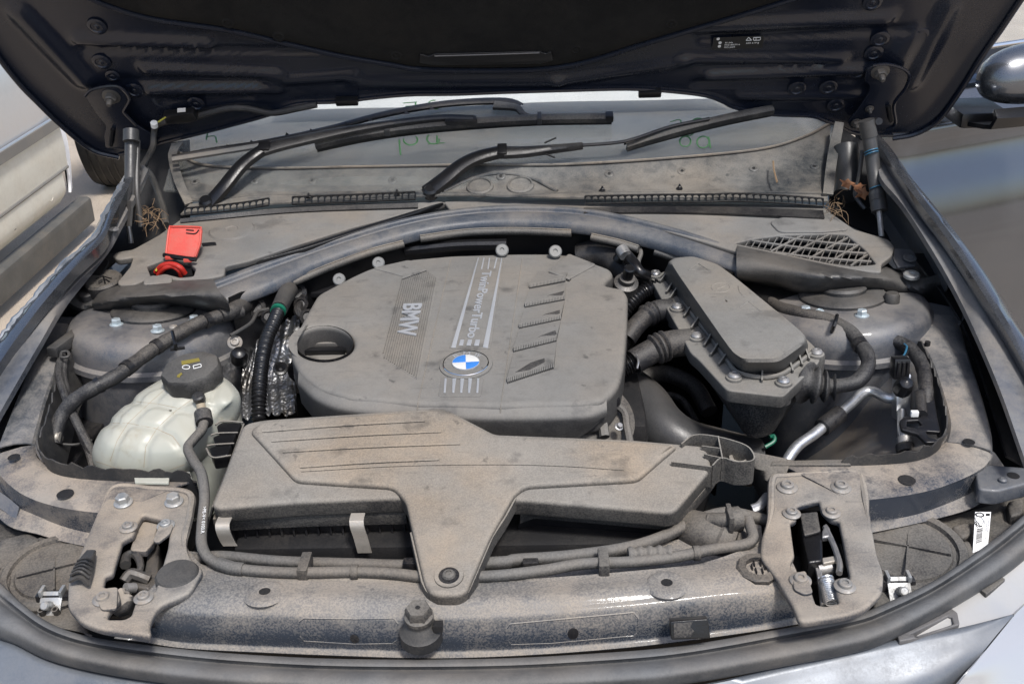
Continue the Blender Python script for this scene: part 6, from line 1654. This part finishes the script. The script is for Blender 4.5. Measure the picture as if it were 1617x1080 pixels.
# warning sticker
SK = Frame(hw(1167, 68, .006), HN, V((1, 0, 0)))
sk = plate('sticker', SK, [(1127, 60), (1206, 57), (1204, 76), (1124, 79)], .0006, 'ink_black', hood, label='black service sticker with white print', h=.001)
flipy = SK.y.z < 0
for s_, a_, b_, cp_ in (('R134a', (1145, 68.5), (1157, 68), .0030), ('PAG 8457714', (1144, 72), (1168, 71.2), .0030), ('ISO J639', (1143.5, 75.5), (1160, 75), .0030), ('650 \u00b110 g', (1178, 69), (1198, 68), .0030)):
    text('print', s_, SK, SK.l(*a_), SK.l(*b_), cp_, 'ink_white', hood, h=.0012, ext=.0002, flip=flipy)
part('print', tube([SK.w(*p, .0016) for p in [(1178, 64.5), (1182, 59.5), (1187, 64), (1178, 64.5)]], .0006, 12, 4, lin=True), 'ink_white', hood)
part('print', tube([SK.w(*p, .0016) for p in [(1190, 60), (1201, 59.5), (1200.5, 64), (1189.5, 64.3), (1190, 60)]], .0006, 16, 4, lin=True), 'ink_white', hood)
part('print', tube([SK.w(*p, .0016) for p in [(1194, 60), (1193.6, 64)]], .0006, 6, 4, lin=True), 'ink_white', hood)
for p in ((1137, 68), (1136, 73.5), (1134, 62)):
    part('print', lathe([(.0028, 0), (.0028, .0004), (.0016, .0004), (.0015, 0)], SK.w(*p, .0013), SK.n, 14), 'ink_white', hood)
# rear edge clips
for p in ((548, 160), (1026, 147)):
    part('edge_clip', box(hw(p[0], p[1], .008), .042, .014, .014, axes(HN).to_3x3(), bevel=.003), 'clean_black', hood)

# hinges
def hinge(outl, nut, arm, label):
    o = plate('hinge', HP, outl, .006, 'hood_paint', car, h=.020, bevel=.002, rnd=.006, label=label)
    part('edge', tube([hw(p[0], p[1], .020) for p in outl[:arm]], .003, 40, 6), 'hood_paint', o)
    bolt('nut', hw(nut[0], nut[1], .020), .0165, o, HN, 'dark_steel')
    return o
hgl = hinge([(134, 152), (145, 142), (175, 136), (192, 140), (204, 156), (197, 172), (196, 178), (215, 198), (238, 212), (250, 225), (240, 236), (205, 238), (166, 234), (164, 215), (168, 200), (150, 178)], (176, 152), 8, 'black painted hood hinge by the wiring loom')
part('slot', tube([hw(178, 204, .024), hw(175, 230, .024)], .004, 8, 6), 'clean_black', hgl)
hgr = hinge([(1378, 104), (1400, 102), (1424, 108), (1436, 120), (1430, 140), (1412, 165), (1414, 195), (1400, 206), (1372, 198), (1345, 205), (1338, 194), (1352, 178), (1372, 148), (1374, 137), (1365, 128), (1368, 112)], (1390, 113), 8, 'black painted hood hinge above the blue printed gas strut')
part('slot', tube([hw(1403, 168, .024), hw(1407, 192, .024)], .004, 8, 6), 'clean_black', hgr)
bolt('nut', hw(1373, 172, .022), .008, hgr, HN, 'dark_steel')
bolt('nut', hw(1352, 194, .022), .010, hgr, HN, 'dark_steel')
# gas struts
g1 = part('gas_strut', tube([Z(207, 214, 1.08), Z(206, 300, 1.0), Z(202, 352, .945)], lambda t: .0105, 20, 16), 'strut_body', car, 'plain black gas strut beside the wiring loom')
part('end_fitting', tube([Z(207, 206, 1.09), Z(207, 224, 1.073)], .0135, 6, 16), 'strut_body', g1)
part('rod', tube([Z(202, 352, .945), Z(207, 384, .91)], .0045, 6, 10), 'steel', g1)
part('cover_strip', loft([[Z(193, 318, .99), Z(190, 355, .955)], [Z(211, 318, .995), Z(208, 358, .958)]], 6, thick=.004, lin=True), 'strut_body', g1)
part('side_rod', tube([Z(217, 222, 1.07), Z(216, 300, 1.0), Z(223, 358, .94)], .005, 16, 10), 'strut_body', g1)
g2 = part('gas_strut', tube([Z(1372, 214, 1.06), Z(1380, 270, 1.005), Z(1386, 318, .965)], .0115, 20, 18), 'strut_body', car, 'gas strut with pale blue print under the hinge')
part('end_fitting', tube([Z(1368, 190, 1.085), Z(1373, 216, 1.058)], .0135, 8, 16), 'strut_body', g2)
part('lower_sleeve', tube([Z(1384.5, 304, .976), Z(1389, 334, .95)], .0135, 8, 18), 'strut_body', g2)
part('rod', tube([Z(1388, 332, .952), Z(1392, 374, .915)], .0045, 8, 10), 'steel', g2)
part('ball_joint', tube([hw(1370, 192, .02), Z(1388, 192, 1.085)], .006, 6, 10), 'black_plastic', g2)
for y_ in (238, 242, 295): part('print', tube([Z(1372 + (y_ - 214) * .14, y_, 1.06 - (y_ - 214) * .00092), Z(1372.2 + (y_ + 1.2 - 214) * .14, y_ + 1.2, 1.06 - (y_ + 1.2 - 214) * .00092)], .0118, 3, 18), 'print_blue', g2)
# wiring loom along the hood's rear edge
lm = part('hood_loom', tube([hw(500, 166, .012), hw(470, 172, .014), hw(430, 179, .014), hw(390, 172, .014), hw(360, 172, .014), hw(320, 182, .014), hw(295, 190, .016), hw(265, 192, .018), hw(246, 200, .02), hw(243, 214, .03), Z(240, 236, 1.02), Z(222, 268, 1.0), Z(212, 285, .98)], .0058, 110, 10), 'rubber', car, 'thin black wiring loom drooping from the hood edge')
part('connector', box(hw(285, 183, .022), .060, .020, .018, axes(HN, V((1, 0, .12))).to_3x3(), bevel=.003), 'clean_black', lm)
tg = plate('tag', Frame(hw(286, 175, .034), HN), [(280, 172), (293, 171), (293, 177), (280, 178)], .0006, 'white_paper', lm, h=0, label='tiny white tag')
part('ring', tube([hw(243, 194, .03), hw(244, 200, .03)], .0066, 4, 10), 'ink_white', lm)
part('wire', tube([hw(250, 193, .03), hw(262, 185, .03)], .0016, 6, 6), 'wire_yellow', lm)
part('loom_branch', tube([Z(228, 262, 1.0), Z(240, 280, .98), Z(250, 305, .96), Z(258, 330, .94), Z(262, 355, .925)], .006, 30, 10), 'rubber', lm)

# hinge corners: dark recesses beside the cowl
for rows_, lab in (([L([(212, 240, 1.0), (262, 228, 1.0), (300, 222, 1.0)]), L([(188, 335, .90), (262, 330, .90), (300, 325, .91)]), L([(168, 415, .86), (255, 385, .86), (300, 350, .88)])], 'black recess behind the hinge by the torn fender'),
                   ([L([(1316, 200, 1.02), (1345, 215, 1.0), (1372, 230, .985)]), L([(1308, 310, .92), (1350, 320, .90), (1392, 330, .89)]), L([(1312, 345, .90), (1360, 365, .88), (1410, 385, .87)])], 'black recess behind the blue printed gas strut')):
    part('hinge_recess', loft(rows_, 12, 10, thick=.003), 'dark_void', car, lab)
part('drain_tube', tube([Z(1336, 232, 1.0), Z(1338, 280, .955), Z(1334, 310, .93)], .022, 16, 18), 'strut_body', car, 'wide black tube beside the windscreen panel')
part('hinge_link', tube([Z(1362, 238, 1.01), Z(1356, 280, .97), Z(1350, 305, .95), Z(1356, 318, .94), Z(1366, 330, .93)], .0038, 24, 8), 'strut_body', car, 'bent rod beside the gas strut')
# inner apron sheet beneath the right gas strut
part('hinge_shelf', loft([L([(1384, 274, .975), (1402, 300, .962), (1446, 360, .93), (1500, 450, .895)]), L([(1386, 300, .93), (1404, 340, .90), (1440, 395, .875), (1490, 470, .85)]), L([(1370, 340, .88), (1395, 375, .87), (1420, 410, .862), (1450, 460, .85)])], 20, 12, thick=.003), 'well_paint', car, 'dusty shelf under the gas strut with blue print')
# bracket ears with washer caps
eb1 = plate('bracket_ear', Frame(Z(140, 425, .915), (-.1, -.25, 1)), [(127, 418), (137, 407), (168, 407), (172, 412), (160, 434), (126, 430)], .004, 'clean_black', car, h=0, bevel=.001, rnd=.004, label='black bracket ear with round hole by the washer cap')
part('grommet', lathe([(.0085, 0), (.0085, .003), (.006, .003), (.0055, .001), (0, .001)], Z(141, 420, .918), V((-.1, -.25, 1)), 20), 'steel', eb1)
eb2 = plate('bracket_ear', Frame(Z(1430, 405, .905), (.1, -.25, 1)), [(1412, 392), (1440, 394), (1448, 406), (1446, 420), (1418, 422), (1410, 408)], .004, 'flange_paint', car, h=0, bevel=.001, rnd=.004, label='blue grey bracket ear behind the mesh grille')
part('grommet', lathe([(.0105, 0), (.0105, .002), (.008, .002), (.0078, .0005), (0, .0005)], Z(1436, 408, .907), V((.1, -.25, 1)), 20), 'apron_paint', eb2)
ws = bolt('stud', Z(1439, 437, .895), .0125, car, V((0, -.1, 1)), 'bolt_zinc', 'washer_nut', 'pale round nut on the flange by the mesh grille')
wc = part('washer_cap', lathe([(.030, -.018), (.030, .0), (.027, .004), (0, .005)], Z(163, 443, .905), V((-.05, -.15, 1)), 32), 'lamp_plastic', car, 'round black washer filler cap below the bracket ear')
WCF = Frame(Z(163, 443, .905) + V((0, 0, .0052)), V((-.05, -.15, 1)))
for pts in ([(152, 441), (162, 437), (176, 440)], [(155, 445), (165, 441), (173, 445)], [(163, 436), (166, 448)], [(156, 448), (162, 444)]):
    part('emblem', tube([WCF.w(*p) for p in pts], .0013, 12, 5), 'clean_black', wc)
part('washer_pipe', tube([Z(150, 430, .90), Z(135, 440, .89), Z(125, 455, .875), Z(118, 468, .86)], .009, 20, 10), 'rubber', car, 'black pipe beneath the bracket ear')
part('washer_neck', lathe([(.013, -.03), (.013, .006), (.010, .008), (0, .008)], Z(138, 467, .885), V((0, -.2, 1)), 20), 'rubber', car, 'small black knob in front of the washer cap')

# ================================================================== red jump start flap
RF = Frame(Z(290, 408, .925), (-.05, -.80, .60))
redf = plate('terminal_flap', RF, [(261, 398), (266, 360), (272, 356), (315, 357), (319, 362), (317, 385), (309, 408), (262, 402)], .004, 'red_plastic', car, h=0, bevel=.0012, rnd=.004, label='open bright red terminal flap', res=3)
part('flap_rim', tube([RF.w(*p, .001) for p in [(262, 400), (267, 362), (273, 358), (314, 359), (317, 363), (315, 385), (308, 405)]], .0016, 40, 6), 'red_plastic', redf)
part('flap_mark', tube([RF.w(*p, .001) for p in [(294, 363), (306, 364)]], .001, 6, 5), 'ink_black', redf)
part('flap_mark', tube([RF.w(*p, .001) for p in [(294, 368), (308, 369), (314, 363)]], .001, 12, 5), 'ink_black', redf)
part('flap_hinge', tube([Z(259, 403, .928), Z(285, 407, .928), Z(309, 410, .928)], .004, 10, 8), 'clean_black', redf)
for p in ((268, 407), (297, 411)): part('hinge_lug', box(Z(p[0], p[1], .926), .014, .006, .006, bevel=.001), 'red_plastic', redf)
part('red_cable', tube([Z(246, 430, .905), Z(256, 420, .918), Z(270, 417, .922), Z(284, 422, .918), Z(292, 432, .905)], .0045, 30, 10), 'wire_red', car, 'red battery cable under the open flap')
part('red_cable', tube([Z(250, 434, .902), Z(260, 424, .915), Z(272, 421, .918), Z(282, 427, .912), Z(286, 436, .90)], .0040, 30, 10), 'wire_red', car, 'second red battery cable under the open flap')
part('wire', tube([Z(246, 428, .91), Z(252, 420, .917), Z(262, 415, .921)], .0018, 12, 6), 'wire_yellow', car, 'thin yellow wire beside the red cables')
part('terminal_void', box(Z(270, 428, .895), .09, .05, .03, bevel=.003), 'dark_void', car, 'dark terminal pit under the red flap')

# ================================================================== left side looms and foil
part('main_loom', tube([Z(382, 492, .875), Z(345, 500, .88), Z(310, 512, .882), Z(270, 534, .878), Z(230, 560, .872), Z(190, 590, .866), Z(150, 612, .858), Z(118, 632, .845), Z(96, 660, .825), Z(85, 700, .80)], lambda t: .0105 + .0004 * math.sin(t * 70), 110, 14), 'hose', car, 'thick taped wiring loom crossing the suspension dome')
for s0, s1 in (((330, 505, .881), (322, 508, .882)), ((252, 545, .8755), (244, 550, .8745)), ((205, 578, .869), (197, 584, .868)), ((160, 606, .861), (153, 610, .859))):
    part('tape_wrap', tube([Z(*s0), Z(*s1)], .0118, 6, 14), 'black_plastic', car, 'black tape wrapped round the thick loom')
part('loom_boot', tube([Z(386, 478, .87), Z(370, 490, .88), Z(348, 499, .882)], lambda t: .018 - .007 * t, 14, 16), 'hose', car, 'dusty boot where the loom meets the bulkhead')
part('cable_tie', tube([Z(272, 524, .90), Z(276, 540, .895), Z(278, 552, .88)], .0028, 10, 6), 'clean_black', car, 'black cable tie on the thick loom')
part('cable_tie', tube([Z(269, 552, .878), Z(292, 549, .878)], .0028, 8, 6), 'clean_black', car, 'second black cable tie below the thick loom')
part('brake_line', tube([Z(98, 562, .85), Z(93, 590, .845), Z(105, 630, .835), Z(120, 665, .82), Z(138, 700, .80), Z(152, 725, .78)], .0062, 50, 10), 'hose', car, 'thin grey cable hanging by the apron')
part('brake_line', tube([Z(102, 565, .848), Z(100, 595, .84), Z(112, 640, .83), Z(126, 680, .81), Z(140, 712, .79), Z(148, 740, .775)], .0055, 50, 10), 'hose', car, 'second thin grey cable hanging by the apron')
lock = part('cable_holder', box(Z(112, 535, .862), .018, .095, .016, Matrix.Rotation(R(-12), 3, 'Z'), bevel=.003), 'rubber', car, 'long black cable holder on the apron')
part('cable_eye', tube([Z(97, 556, .862), Z(107, 555, .862), Z(108, 563, .86), Z(97, 564, .86), Z(97, 556, .862)], .0022, 20, 6), 'rubber', lock)
part('ground_lug', tube([Z(66, 690, .808), Z(96, 690, .808)], lambda t: .0068 + .0006 * math.sin(t * 40), 30, 12), 'clip_steel', car, 'small ribbed grey cable end near the apron corner')
part('loose_wire', tube([Z(66, 694, .80), Z(90, 700, .795), Z(118, 702, .79), Z(145, 695, .785)], .002, 20, 6), 'rubber', car, 'thin loose black wire near the apron corner')
for k in range(3): part('copper_pipe', tube([Z(96, 741 + k * 2, .79), Z(120, 739 + k * 2, .79), Z(138, 742 + k, .79)], .0014, 10, 6), 'rust', car, 'thin rusty pipe end in the corner')
# foil heat shield
foil_pts = []
fo = [[(395, 545, .80), (430, 520, .82), (462, 500, .84), (476, 498, .845)], [(385, 580, .77), (420, 560, .79), (455, 545, .81), (470, 530, .82)], [(378, 620, .74), (415, 600, .76), (445, 590, .77), (465, 580, .78)], [(375, 665, .72), (410, 655, .73), (440, 655, .74), (470, 655, .74)]]
fo_r = []
for r_ in fo:
    rr2 = cat(L(r_), 40)
    fo_r.append([p + V((0, .002 * math.sin(i * .9), .0045 * math.sin(i * 1.3 + len(fo_r)) * math.sin(i * .37 + 2 * len(fo_r)))) for i, p in enumerate(rr2)])
fsh = part('heat_shield', loft(fo_r, 40, 36, True), 'foil', car, 'crumpled silver foil heat shield beside the engine cover', ang=80)
part('shield_hole', lathe([(.0115, 0), (.0115, .004), (.008, .005), (0, -.002)], Z(443, 583, .80), V((.2, -.5, .8)), 18), 'clean_black', fsh)
ch = part('corrugated_hose', tube([Z(453, 460, .878), Z(444, 482, .88), Z(432, 510, .872), Z(420, 540, .86), Z(412, 580, .845), Z(409, 625, .825), Z(409, 665, .80)], lambda t: (.012 if t < .13 else .0098 + .0013 * math.sin(t * 300)), 360, 14), 'clean_black', car, 'black corrugated hose running over the foil shield')
part('hose_end', tube([Z(456, 458, .88), Z(447, 475, .882), Z(441, 488, .88)], lambda t: .0150 - .002 * t, 16, 16), 'rubber', ch)
part('green_ring', tube([Z(440.2, 489, .879), Z(438.6, 492.6, .878)], .0122, 4, 16), 'wire_green', ch)
bolt('torx', Z(371, 541, .85), .0115, car, V((.2, -.6, .7)), 'bolt_zinc', 'stud', 'bright stud on the bulkhead above a black knob')
part('knob', lathe([(.0135, -.01), (.0135, .004), (.010, .011), (.004, .014), (0, .014)], Z(378, 562, .84), V((.2, -.5, .8)), 20), 'clean_black', car, 'round black knob below the bright stud')
part('stay_rod', tube([Z(364, 530, .865), Z(385, 518, .868), Z(398, 508, .87), Z(408, 492, .872), Z(425, 488, .872)], .003, 30, 8), 'rubber', car, 'thin bent black rod under the brace')
for k, (p, r_) in enumerate((((404, 485), .016), ((430, 470), .014), ((468, 462), .017), ((475, 480), .012), ((424, 500), .012), ((486, 500), .013))):
    part('loom_fitting', lathe([(r_, -.02), (r_, .0), (r_ * .6, .004), (r_ * .55, .0), (0, .0)], Z(p[0], p[1], .865), V((.1, -.7, .6)), 16), 'black_plastic', car, 'small black fitting behind the corrugated hose')
part('loom_fitting', tube([Z(420, 470, .87), Z(440, 462, .872), Z(456, 450, .875)], .005, 14, 8), 'black_plastic', car, 'thin black hose under the brace')
part('loom_fitting', tube([Z(480, 470, .865), Z(470, 490, .86), Z(480, 500, .85), Z(495, 492, .85)], .007, 20, 8), 'black_plastic', car, 'black bent hose behind the engine cover')
part('bulkhead_panel', loft([L([(330, 490, .87), (380, 470, .875), (440, 450, .88), (490, 440, .88)]), L([(345, 560, .80), (385, 560, .79), (430, 530, .80), (480, 500, .81)]), L([(350, 620, .70), (385, 620, .68), (430, 620, .68), (480, 620, .68)])], 24, 14, True, thick=.003), 'black_plastic', car, 'dirty black bulkhead corner behind the foil shield')
part('spring_seat', tube([Z(230, 566, .835), Z(255, 562, .84), Z(282, 553, .845)], .008, 20, 10), 'clean_black', car, 'shiny black strip under the suspension dome')
# hoses behind the engine cover on the box side
hh = part('rear_hose', tube([Z(975, 412, .885), Z(985, 400, .90), Z(1000, 415, .895), Z(1010, 430, .885), Z(1022, 436, .875)], .0095, 24, 12), 'clean_black', car, 'shiny black hose behind the engine cover')
part('silver_end', tube([Z(981, 393, .912), Z(988, 404, .905)], .0105, 6, 12), 'steel', hh)
part('thin_hose', tube([Z(1008, 385, .90), Z(1012, 400, .895), Z(1008, 415, .89), Z(1015, 428, .885)], .0038, 20, 8), 'pipe_hose', hh)
part('sensor', lathe([(.020, -.02), (.020, .0), (.013, .003), (.013, .012), (.007, .013), (.007, .030), (0, .030)], Z(989, 446, .875), V((.1, -.4, .85)), 24), 'dark_steel', car, 'silver sensor head beside the engine cover notch')
part('sensor_cap', lathe([(.009, .012), (.009, .034), (.007, .036), (0, .036)], Z(989, 446, .875), V((.1, -.4, .85)), 12), 'clean_black', car, 'black cap on the silver sensor head')
part('turbo_pipe', tube([Z(915, 408, .86), Z(950, 402, .87), Z(985, 425, .86), Z(1010, 460, .84)], .026, 24, 16), 'black_plastic', car, 'fat black pipe behind the engine cover corner')
part('bulk_tube', tube([Z(640, 396, .885), Z(720, 388, .893), Z(800, 386, .895)], .010, 20, 10), 'clean_black', car, 'long glossy black tube behind the engine cover')

# ================================================================== open door with mirror
hinge_p = V((.77, 2.0, 0))
dd_ = V((math.sin(R(72)), math.cos(R(72)), 0))
dn_ = V((dd_.y, -dd_.x, 0))
def dp(s, z, b): return hinge_p + dd_ * s + dn_ * b + V((0, 0, z))
prof = [(1.055, -.075), (1.04, -.035), (1.02, -.018), (.985, .002), (.965, .012), (.94, .006), (.90, .014), (.84, .038), (.76, .055), (.68, .052), (.60, .045), (.52, .038), (.44, .040), (.38, .045), (.33, .030), (.31, -.02)]
ss = [-.06, 0.0, .12, .25, .4, .55, .7, .85, 1.0]
door = empty('door', V((1.2, 2.1, .31)), None, None, parent=car); door['label'] = 'open dark grey front door with mirror'
part('door_skin', loft([[dp(s, z + .03 * s, b - (.03 if s < 0 else 0) - .06 * s * s) for s in ss] for z, b in prof], 40, 60, True, thick=.004), 'door_paint', door, ang=70)
hnd = lambda s, z, b=.05: dp(s, z, b)
part('window_trim', loft([[dp(s, 1.062 + .03 * s, -.012 - .06 * s * s) for s in ss], [dp(s, 1.10 + .03 * s, -.03 - .06 * s * s) for s in ss]], 24, thick=.01), 'clean_black', door)
part('chrome_strip', tube([dp(s, 1.108 + .03 * s, -.026 - .06 * s * s) for s in ss], .005, 24, 8), 'chrome', door)
mc_ = onplane(1628, 118, hinge_p + dn_ * .14, dn_)
ms_ = []
for k in range(15):
    th_ = math.pi * k / 14
    r_ = math.sin(th_) ** .55
    ms_.append([mc_ + dd_ * (-math.cos(th_) * .12) + dn_ * (.055 * r_ * math.cos(a) + .02) + V((0, 0, .062 * r_ * math.sin(a) * (1.05 if math.sin(a) > 0 else .75))) for a in [2 * math.pi * q / 28 for q in range(28)]])
part('mirror_housing', loft(ms_, 28, closedu=True), 'body_paint', door, 'sky reflecting mirror housing', ang=60)
part('mirror_base', loft([[mc_ + dd_ * s + dn_ * (.07 - .12 * abs(s)) + V((0, 0, -.045)) for s in (-.12, -.06, 0, .06, .12)], [mc_ + dd_ * s * 1.02 + dn_ * (.085 - .12 * abs(s)) + V((0, 0, -.062)) for s in (-.13, -.06, 0, .06, .12)], [mc_ + dd_ * s * .9 + dn_ * -.06 + V((0, 0, -.085)) for s in (-.12, -.06, 0, .06, .12)]], 20, 10, True, thick=.008), 'clean_black', door)
part('mirror_stalk', box(mc_ + dd_ * -.07 + dn_ * -.05 + V((0, 0, -.075)), .09, .12, .03, bevel=.008), 'clean_black', door)
part('door_glass', loft([[dp(s, 1.09 + .03 * s, -.04 - .06 * s * s) for s in ss], [dp(s, 1.40, -.16 - .06 * s * s) for s in ss]], 16, thick=.004), 'windscreen_glass', door)

# ================================================================== silver car alongside
SX = -1.90
scar = empty('car', V((SX - .7, 3.2, 0)), 'silver parked car with grey rubbing strip beside the torn fender', 'car')
y_end = 4.08
def sp(y, z, b): return V((SX + b, y, z))
ys = [1.9, 2.6, 3.2, 3.7, y_end - .08, y_end]
ys2 = [1.9, 2.6, 3.2, 3.6, y_end - .10, y_end - .06]
prof2 = [(.93, -.34), (.90, -.20), (.86, -.07), (.81, -.03), (.73, -.004), (.63, .012), (.548, .016)]
part('side_panel', loft([[sp(y, z, b - (.02 if y > y_end - .03 else 0)) for y in ys] for z, b in prof2], 30, 40, True, thick=.004), 'silver_paint', scar, ang=60)
part('rubbing_strip', loft([[sp(y, .548, .018) for y in ys], [sp(y, .543, .032) for y in ys], [sp(y, .508, .032) for y in ys], [sp(y, .502, .016) for y in ys]], 30, thick=.003), 'strip_grey', scar)
part('strip_edge', tube([sp(y, .549, .028) for y in ys], .006, 20, 8), 'aluminium', scar)
part('lower_panel', loft([[sp(y, .502, .014) for y in ys], [sp(y, .42, .016) for y in ys], [sp(y, .335, .008) for y in ys]], 30, 14, True, thick=.004), 'cream_paint', scar, ang=60)
part('lower_strip', tube([sp(y, .332, .010) for y in ys], .008, 20, 8), 'strip_grey', scar)
part('sill', loft([[sp(y, .325, .008) for y in ys2], [sp(y, .25, .006) for y in ys2], [sp(y, .20, -.03) for y in ys2]], 30, 10, True, thick=.004), 'cream_paint', scar)
sk_y = (1.9, 2.6, 3.2, 3.8, 4.20)
part('skirt', loft([[sp(y, .160, -.03) for y in sk_y], [sp(y, .160, .012) for y in sk_y], [sp(y, .150, .022) for y in sk_y], [sp(y, .05, .018) for y in sk_y], [sp(y, .035, -.02) for y in sk_y]], 30, 16, thick=.008), 'trim_grey', scar)
part('jack_plug', lathe([(.022, 0), (.022, .004), (.017, .005), (.015, .001), (0, .001)], sp(y_end - .20, .27, .008), V((1, 0, 0)), 20), 'cream_paint', scar)
part('sill_slot', box(sp(y_end - .52, .265, .009), .003, .014, .03), 'clean_black', scar)
part('arch_bracket', loft([[sp(y_end + .00, .50, -.01), sp(y_end + .02, .42, -.01), sp(y_end + .03, .32, -.01), sp(y_end + .00, .22, -.01)], [sp(y_end + .10, .48, -.03), sp(y_end + .12, .42, -.03), sp(y_end + .10, .32, -.03), sp(y_end + .06, .22, -.03)]], 14, thick=.01), 'white_paper', scar)
part('arch_liner', loft([[sp(y_end + .02, .62, -.05), sp(y_end + .10, .45, -.05), sp(y_end + .08, .2, -.05)], [sp(y_end + .12, .66, -.10), sp(y_end + .24, .46, -.10), sp(y_end + .22, .2, -.10)]], 12, thick=.01), 'dark_void', scar)
part('body_shell', loft([[sp(y, .90, -.20) for y in ys], [sp(y, .95, -.7) for y in ys], [sp(y, .90, -1.25) for y in ys], [sp(y, .3, -1.4) for y in ys]], 20, 20, thick=.004), 'silver_paint', scar)
wcn = V((SX - .115, y_end + .82, .31))
wh = part('tyre', lathe([(.20, -.10), (.27, -.108), (.300, -.095), (.312, -.06), (.315, 0), (.312, .06), (.300, .095), (.27, .108), (.20, .10)], wcn, V((1, .12, 0)), 56), 'tyre', scar, ang=40)
part('rim', lathe([(.205, -.08), (.205, .06), (.17, .05), (.10, .04), (0, .05)], wcn, V((1, .12, 0)), 40), 'steel', scar)
for k in range(4):
    part('tread_groove', lathe([(.3166, -.05 + .034 * k - .003), (.3166, -.05 + .034 * k + .003)], wcn, V((1, .12, 0)), 56), 'clean_black', scar)
part('front_shell', loft([[sp(y_end + .02, .62, -.02), sp(y_end + .4, .74, -.01), sp(y_end + .8, .78, -.005), sp(y_end + 1.2, .72, -.01), sp(y_end + 1.5, .5, -.02)], [sp(y_end, .92, -.20), sp(y_end + .4, .92, -.2), sp(y_end + .8, .92, -.2), sp(y_end + 1.2, .9, -.2), sp(y_end + 1.6, .88, -.2)]], 20, 10, thick=.004), 'silver_paint', scar)

# ================================================================== leaves, straw, background trees
def dry_leaf(loc, s, n, label):
    v_ = []
    for k in range(10):
        a = 2 * math.pi * k / 10
        r_ = s * (1 if k % 2 == 0 else .55) * random.uniform(.8, 1.1)
        v_.append((math.cos(a) * r_, math.sin(a) * r_ * .7, .25 * s * math.cos(2 * a) * random.uniform(.5, 1)))
    v_.append((0, 0, .1 * s))
    me_ = mesh(v_, [(k, (k + 1) % 10, 10) for k in range(10)])
    bm = bmesh.new(); bm.from_mesh(me_); bmesh.ops.solidify(bm, geom=bm.faces[:], thickness=.0008); bm.to_mesh(me_); bm.free()
    part('dry_leaf', me_, 'leaf_dry', None, label, mw=at(loc, n), ang=0, cat='leaf', group='dry leaves by the gas strut')
dry_leaf(Z(1337, 290, .965), .016, V((.2, -.7, .5)), 'crumpled orange brown dry leaf beside the black tube')
dry_leaf(Z(1356, 295, .962), .013, V((-.3, -.6, .6)), 'crumpled orange brown dry leaf tucked behind the bent rod')
dry_leaf(Z(1362, 306, .955), .018, V((.1, -.8, .4)), 'crumpled orange brown dry leaf touching the gas strut')
def straw(px, py, z, n, spread, label):
    ms = []
    for k in range(n):
        a = Z(px + random.uniform(-spread, spread), py + random.uniform(-spread, spread), z)
        b_ = a + V((random.uniform(-.022, .022), random.uniform(-.02, .02), random.uniform(-.03, .015)))
        c_ = a.lerp(b_, .5) + V((random.uniform(-.008, .008), 0, random.uniform(-.004, .008)))
        ms.append(tube([a, c_, b_], .00045, 8, 4))
    part('straw', merge(*ms), 'straw', None, label, kind='stuff', cat='straw')
straw(238, 340, .955, 40, 14, 'tangled dry straw at the foot of the plain gas strut')
straw(1320, 322, .945, 26, 14, 'tangled dry straw beside the cowl corner')
part('twig', tube([Z(1221, 255, .99), Z(1222, 268, .985), Z(1227, 288, .975)], .0016, 12, 5), 'straw', None, 'small dry twig on the windscreen panel', cat='twig')

def tree(loc, hgt, rad, label, n=5000):
    e_ = empty('tree', loc, label, 'tree', 'trees in the background')
    part('trunk', tube([V(loc), V(loc) + V((.1, 0, hgt * .4)), V(loc) + V((0, .1, hgt * .75))], lambda t: .16 * (1 - .7 * t), 14, 8), 'bark', e_)
    vs2, fs2 = [], []
    clumps = [(V((random.gauss(0, rad * .45), random.gauss(0, rad * .4), random.uniform(.3, 1.0) * hgt)), random.uniform(.25, .5) * rad) for _ in range(26)]
    for _ in range(n):
        c_, r_ = random.choice(clumps)
        d_ = V((random.gauss(0, 1), random.gauss(0, 1), random.gauss(0, 1))).normalized() * r_ * random.uniform(.5, 1) ** .5
        p = V(loc) + c_ + d_
        a = V((random.gauss(0, 1), random.gauss(0, 1), random.gauss(0, 1))).normalized() * .09
        b_ = a.cross(V((random.gauss(0, 1), random.gauss(0, 1), random.gauss(0, 1)))).normalized() * .05
        i0 = len(vs2); vs2 += [p - a, p + b_, p + a, p - b_]; fs2.append((i0, i0 + 1, i0 + 2, i0 + 3))
    part('crown', mesh(vs2, fs2), 'leaf_green', e_, ang=0)
tree(V((9.0, 16.0, 0)), 3.2, 2.2, 'leafy green tree far behind the mirror')
tree(V((12.0, 19.0, 0)), 3.6, 2.4, 'second leafy green tree far behind the mirror')
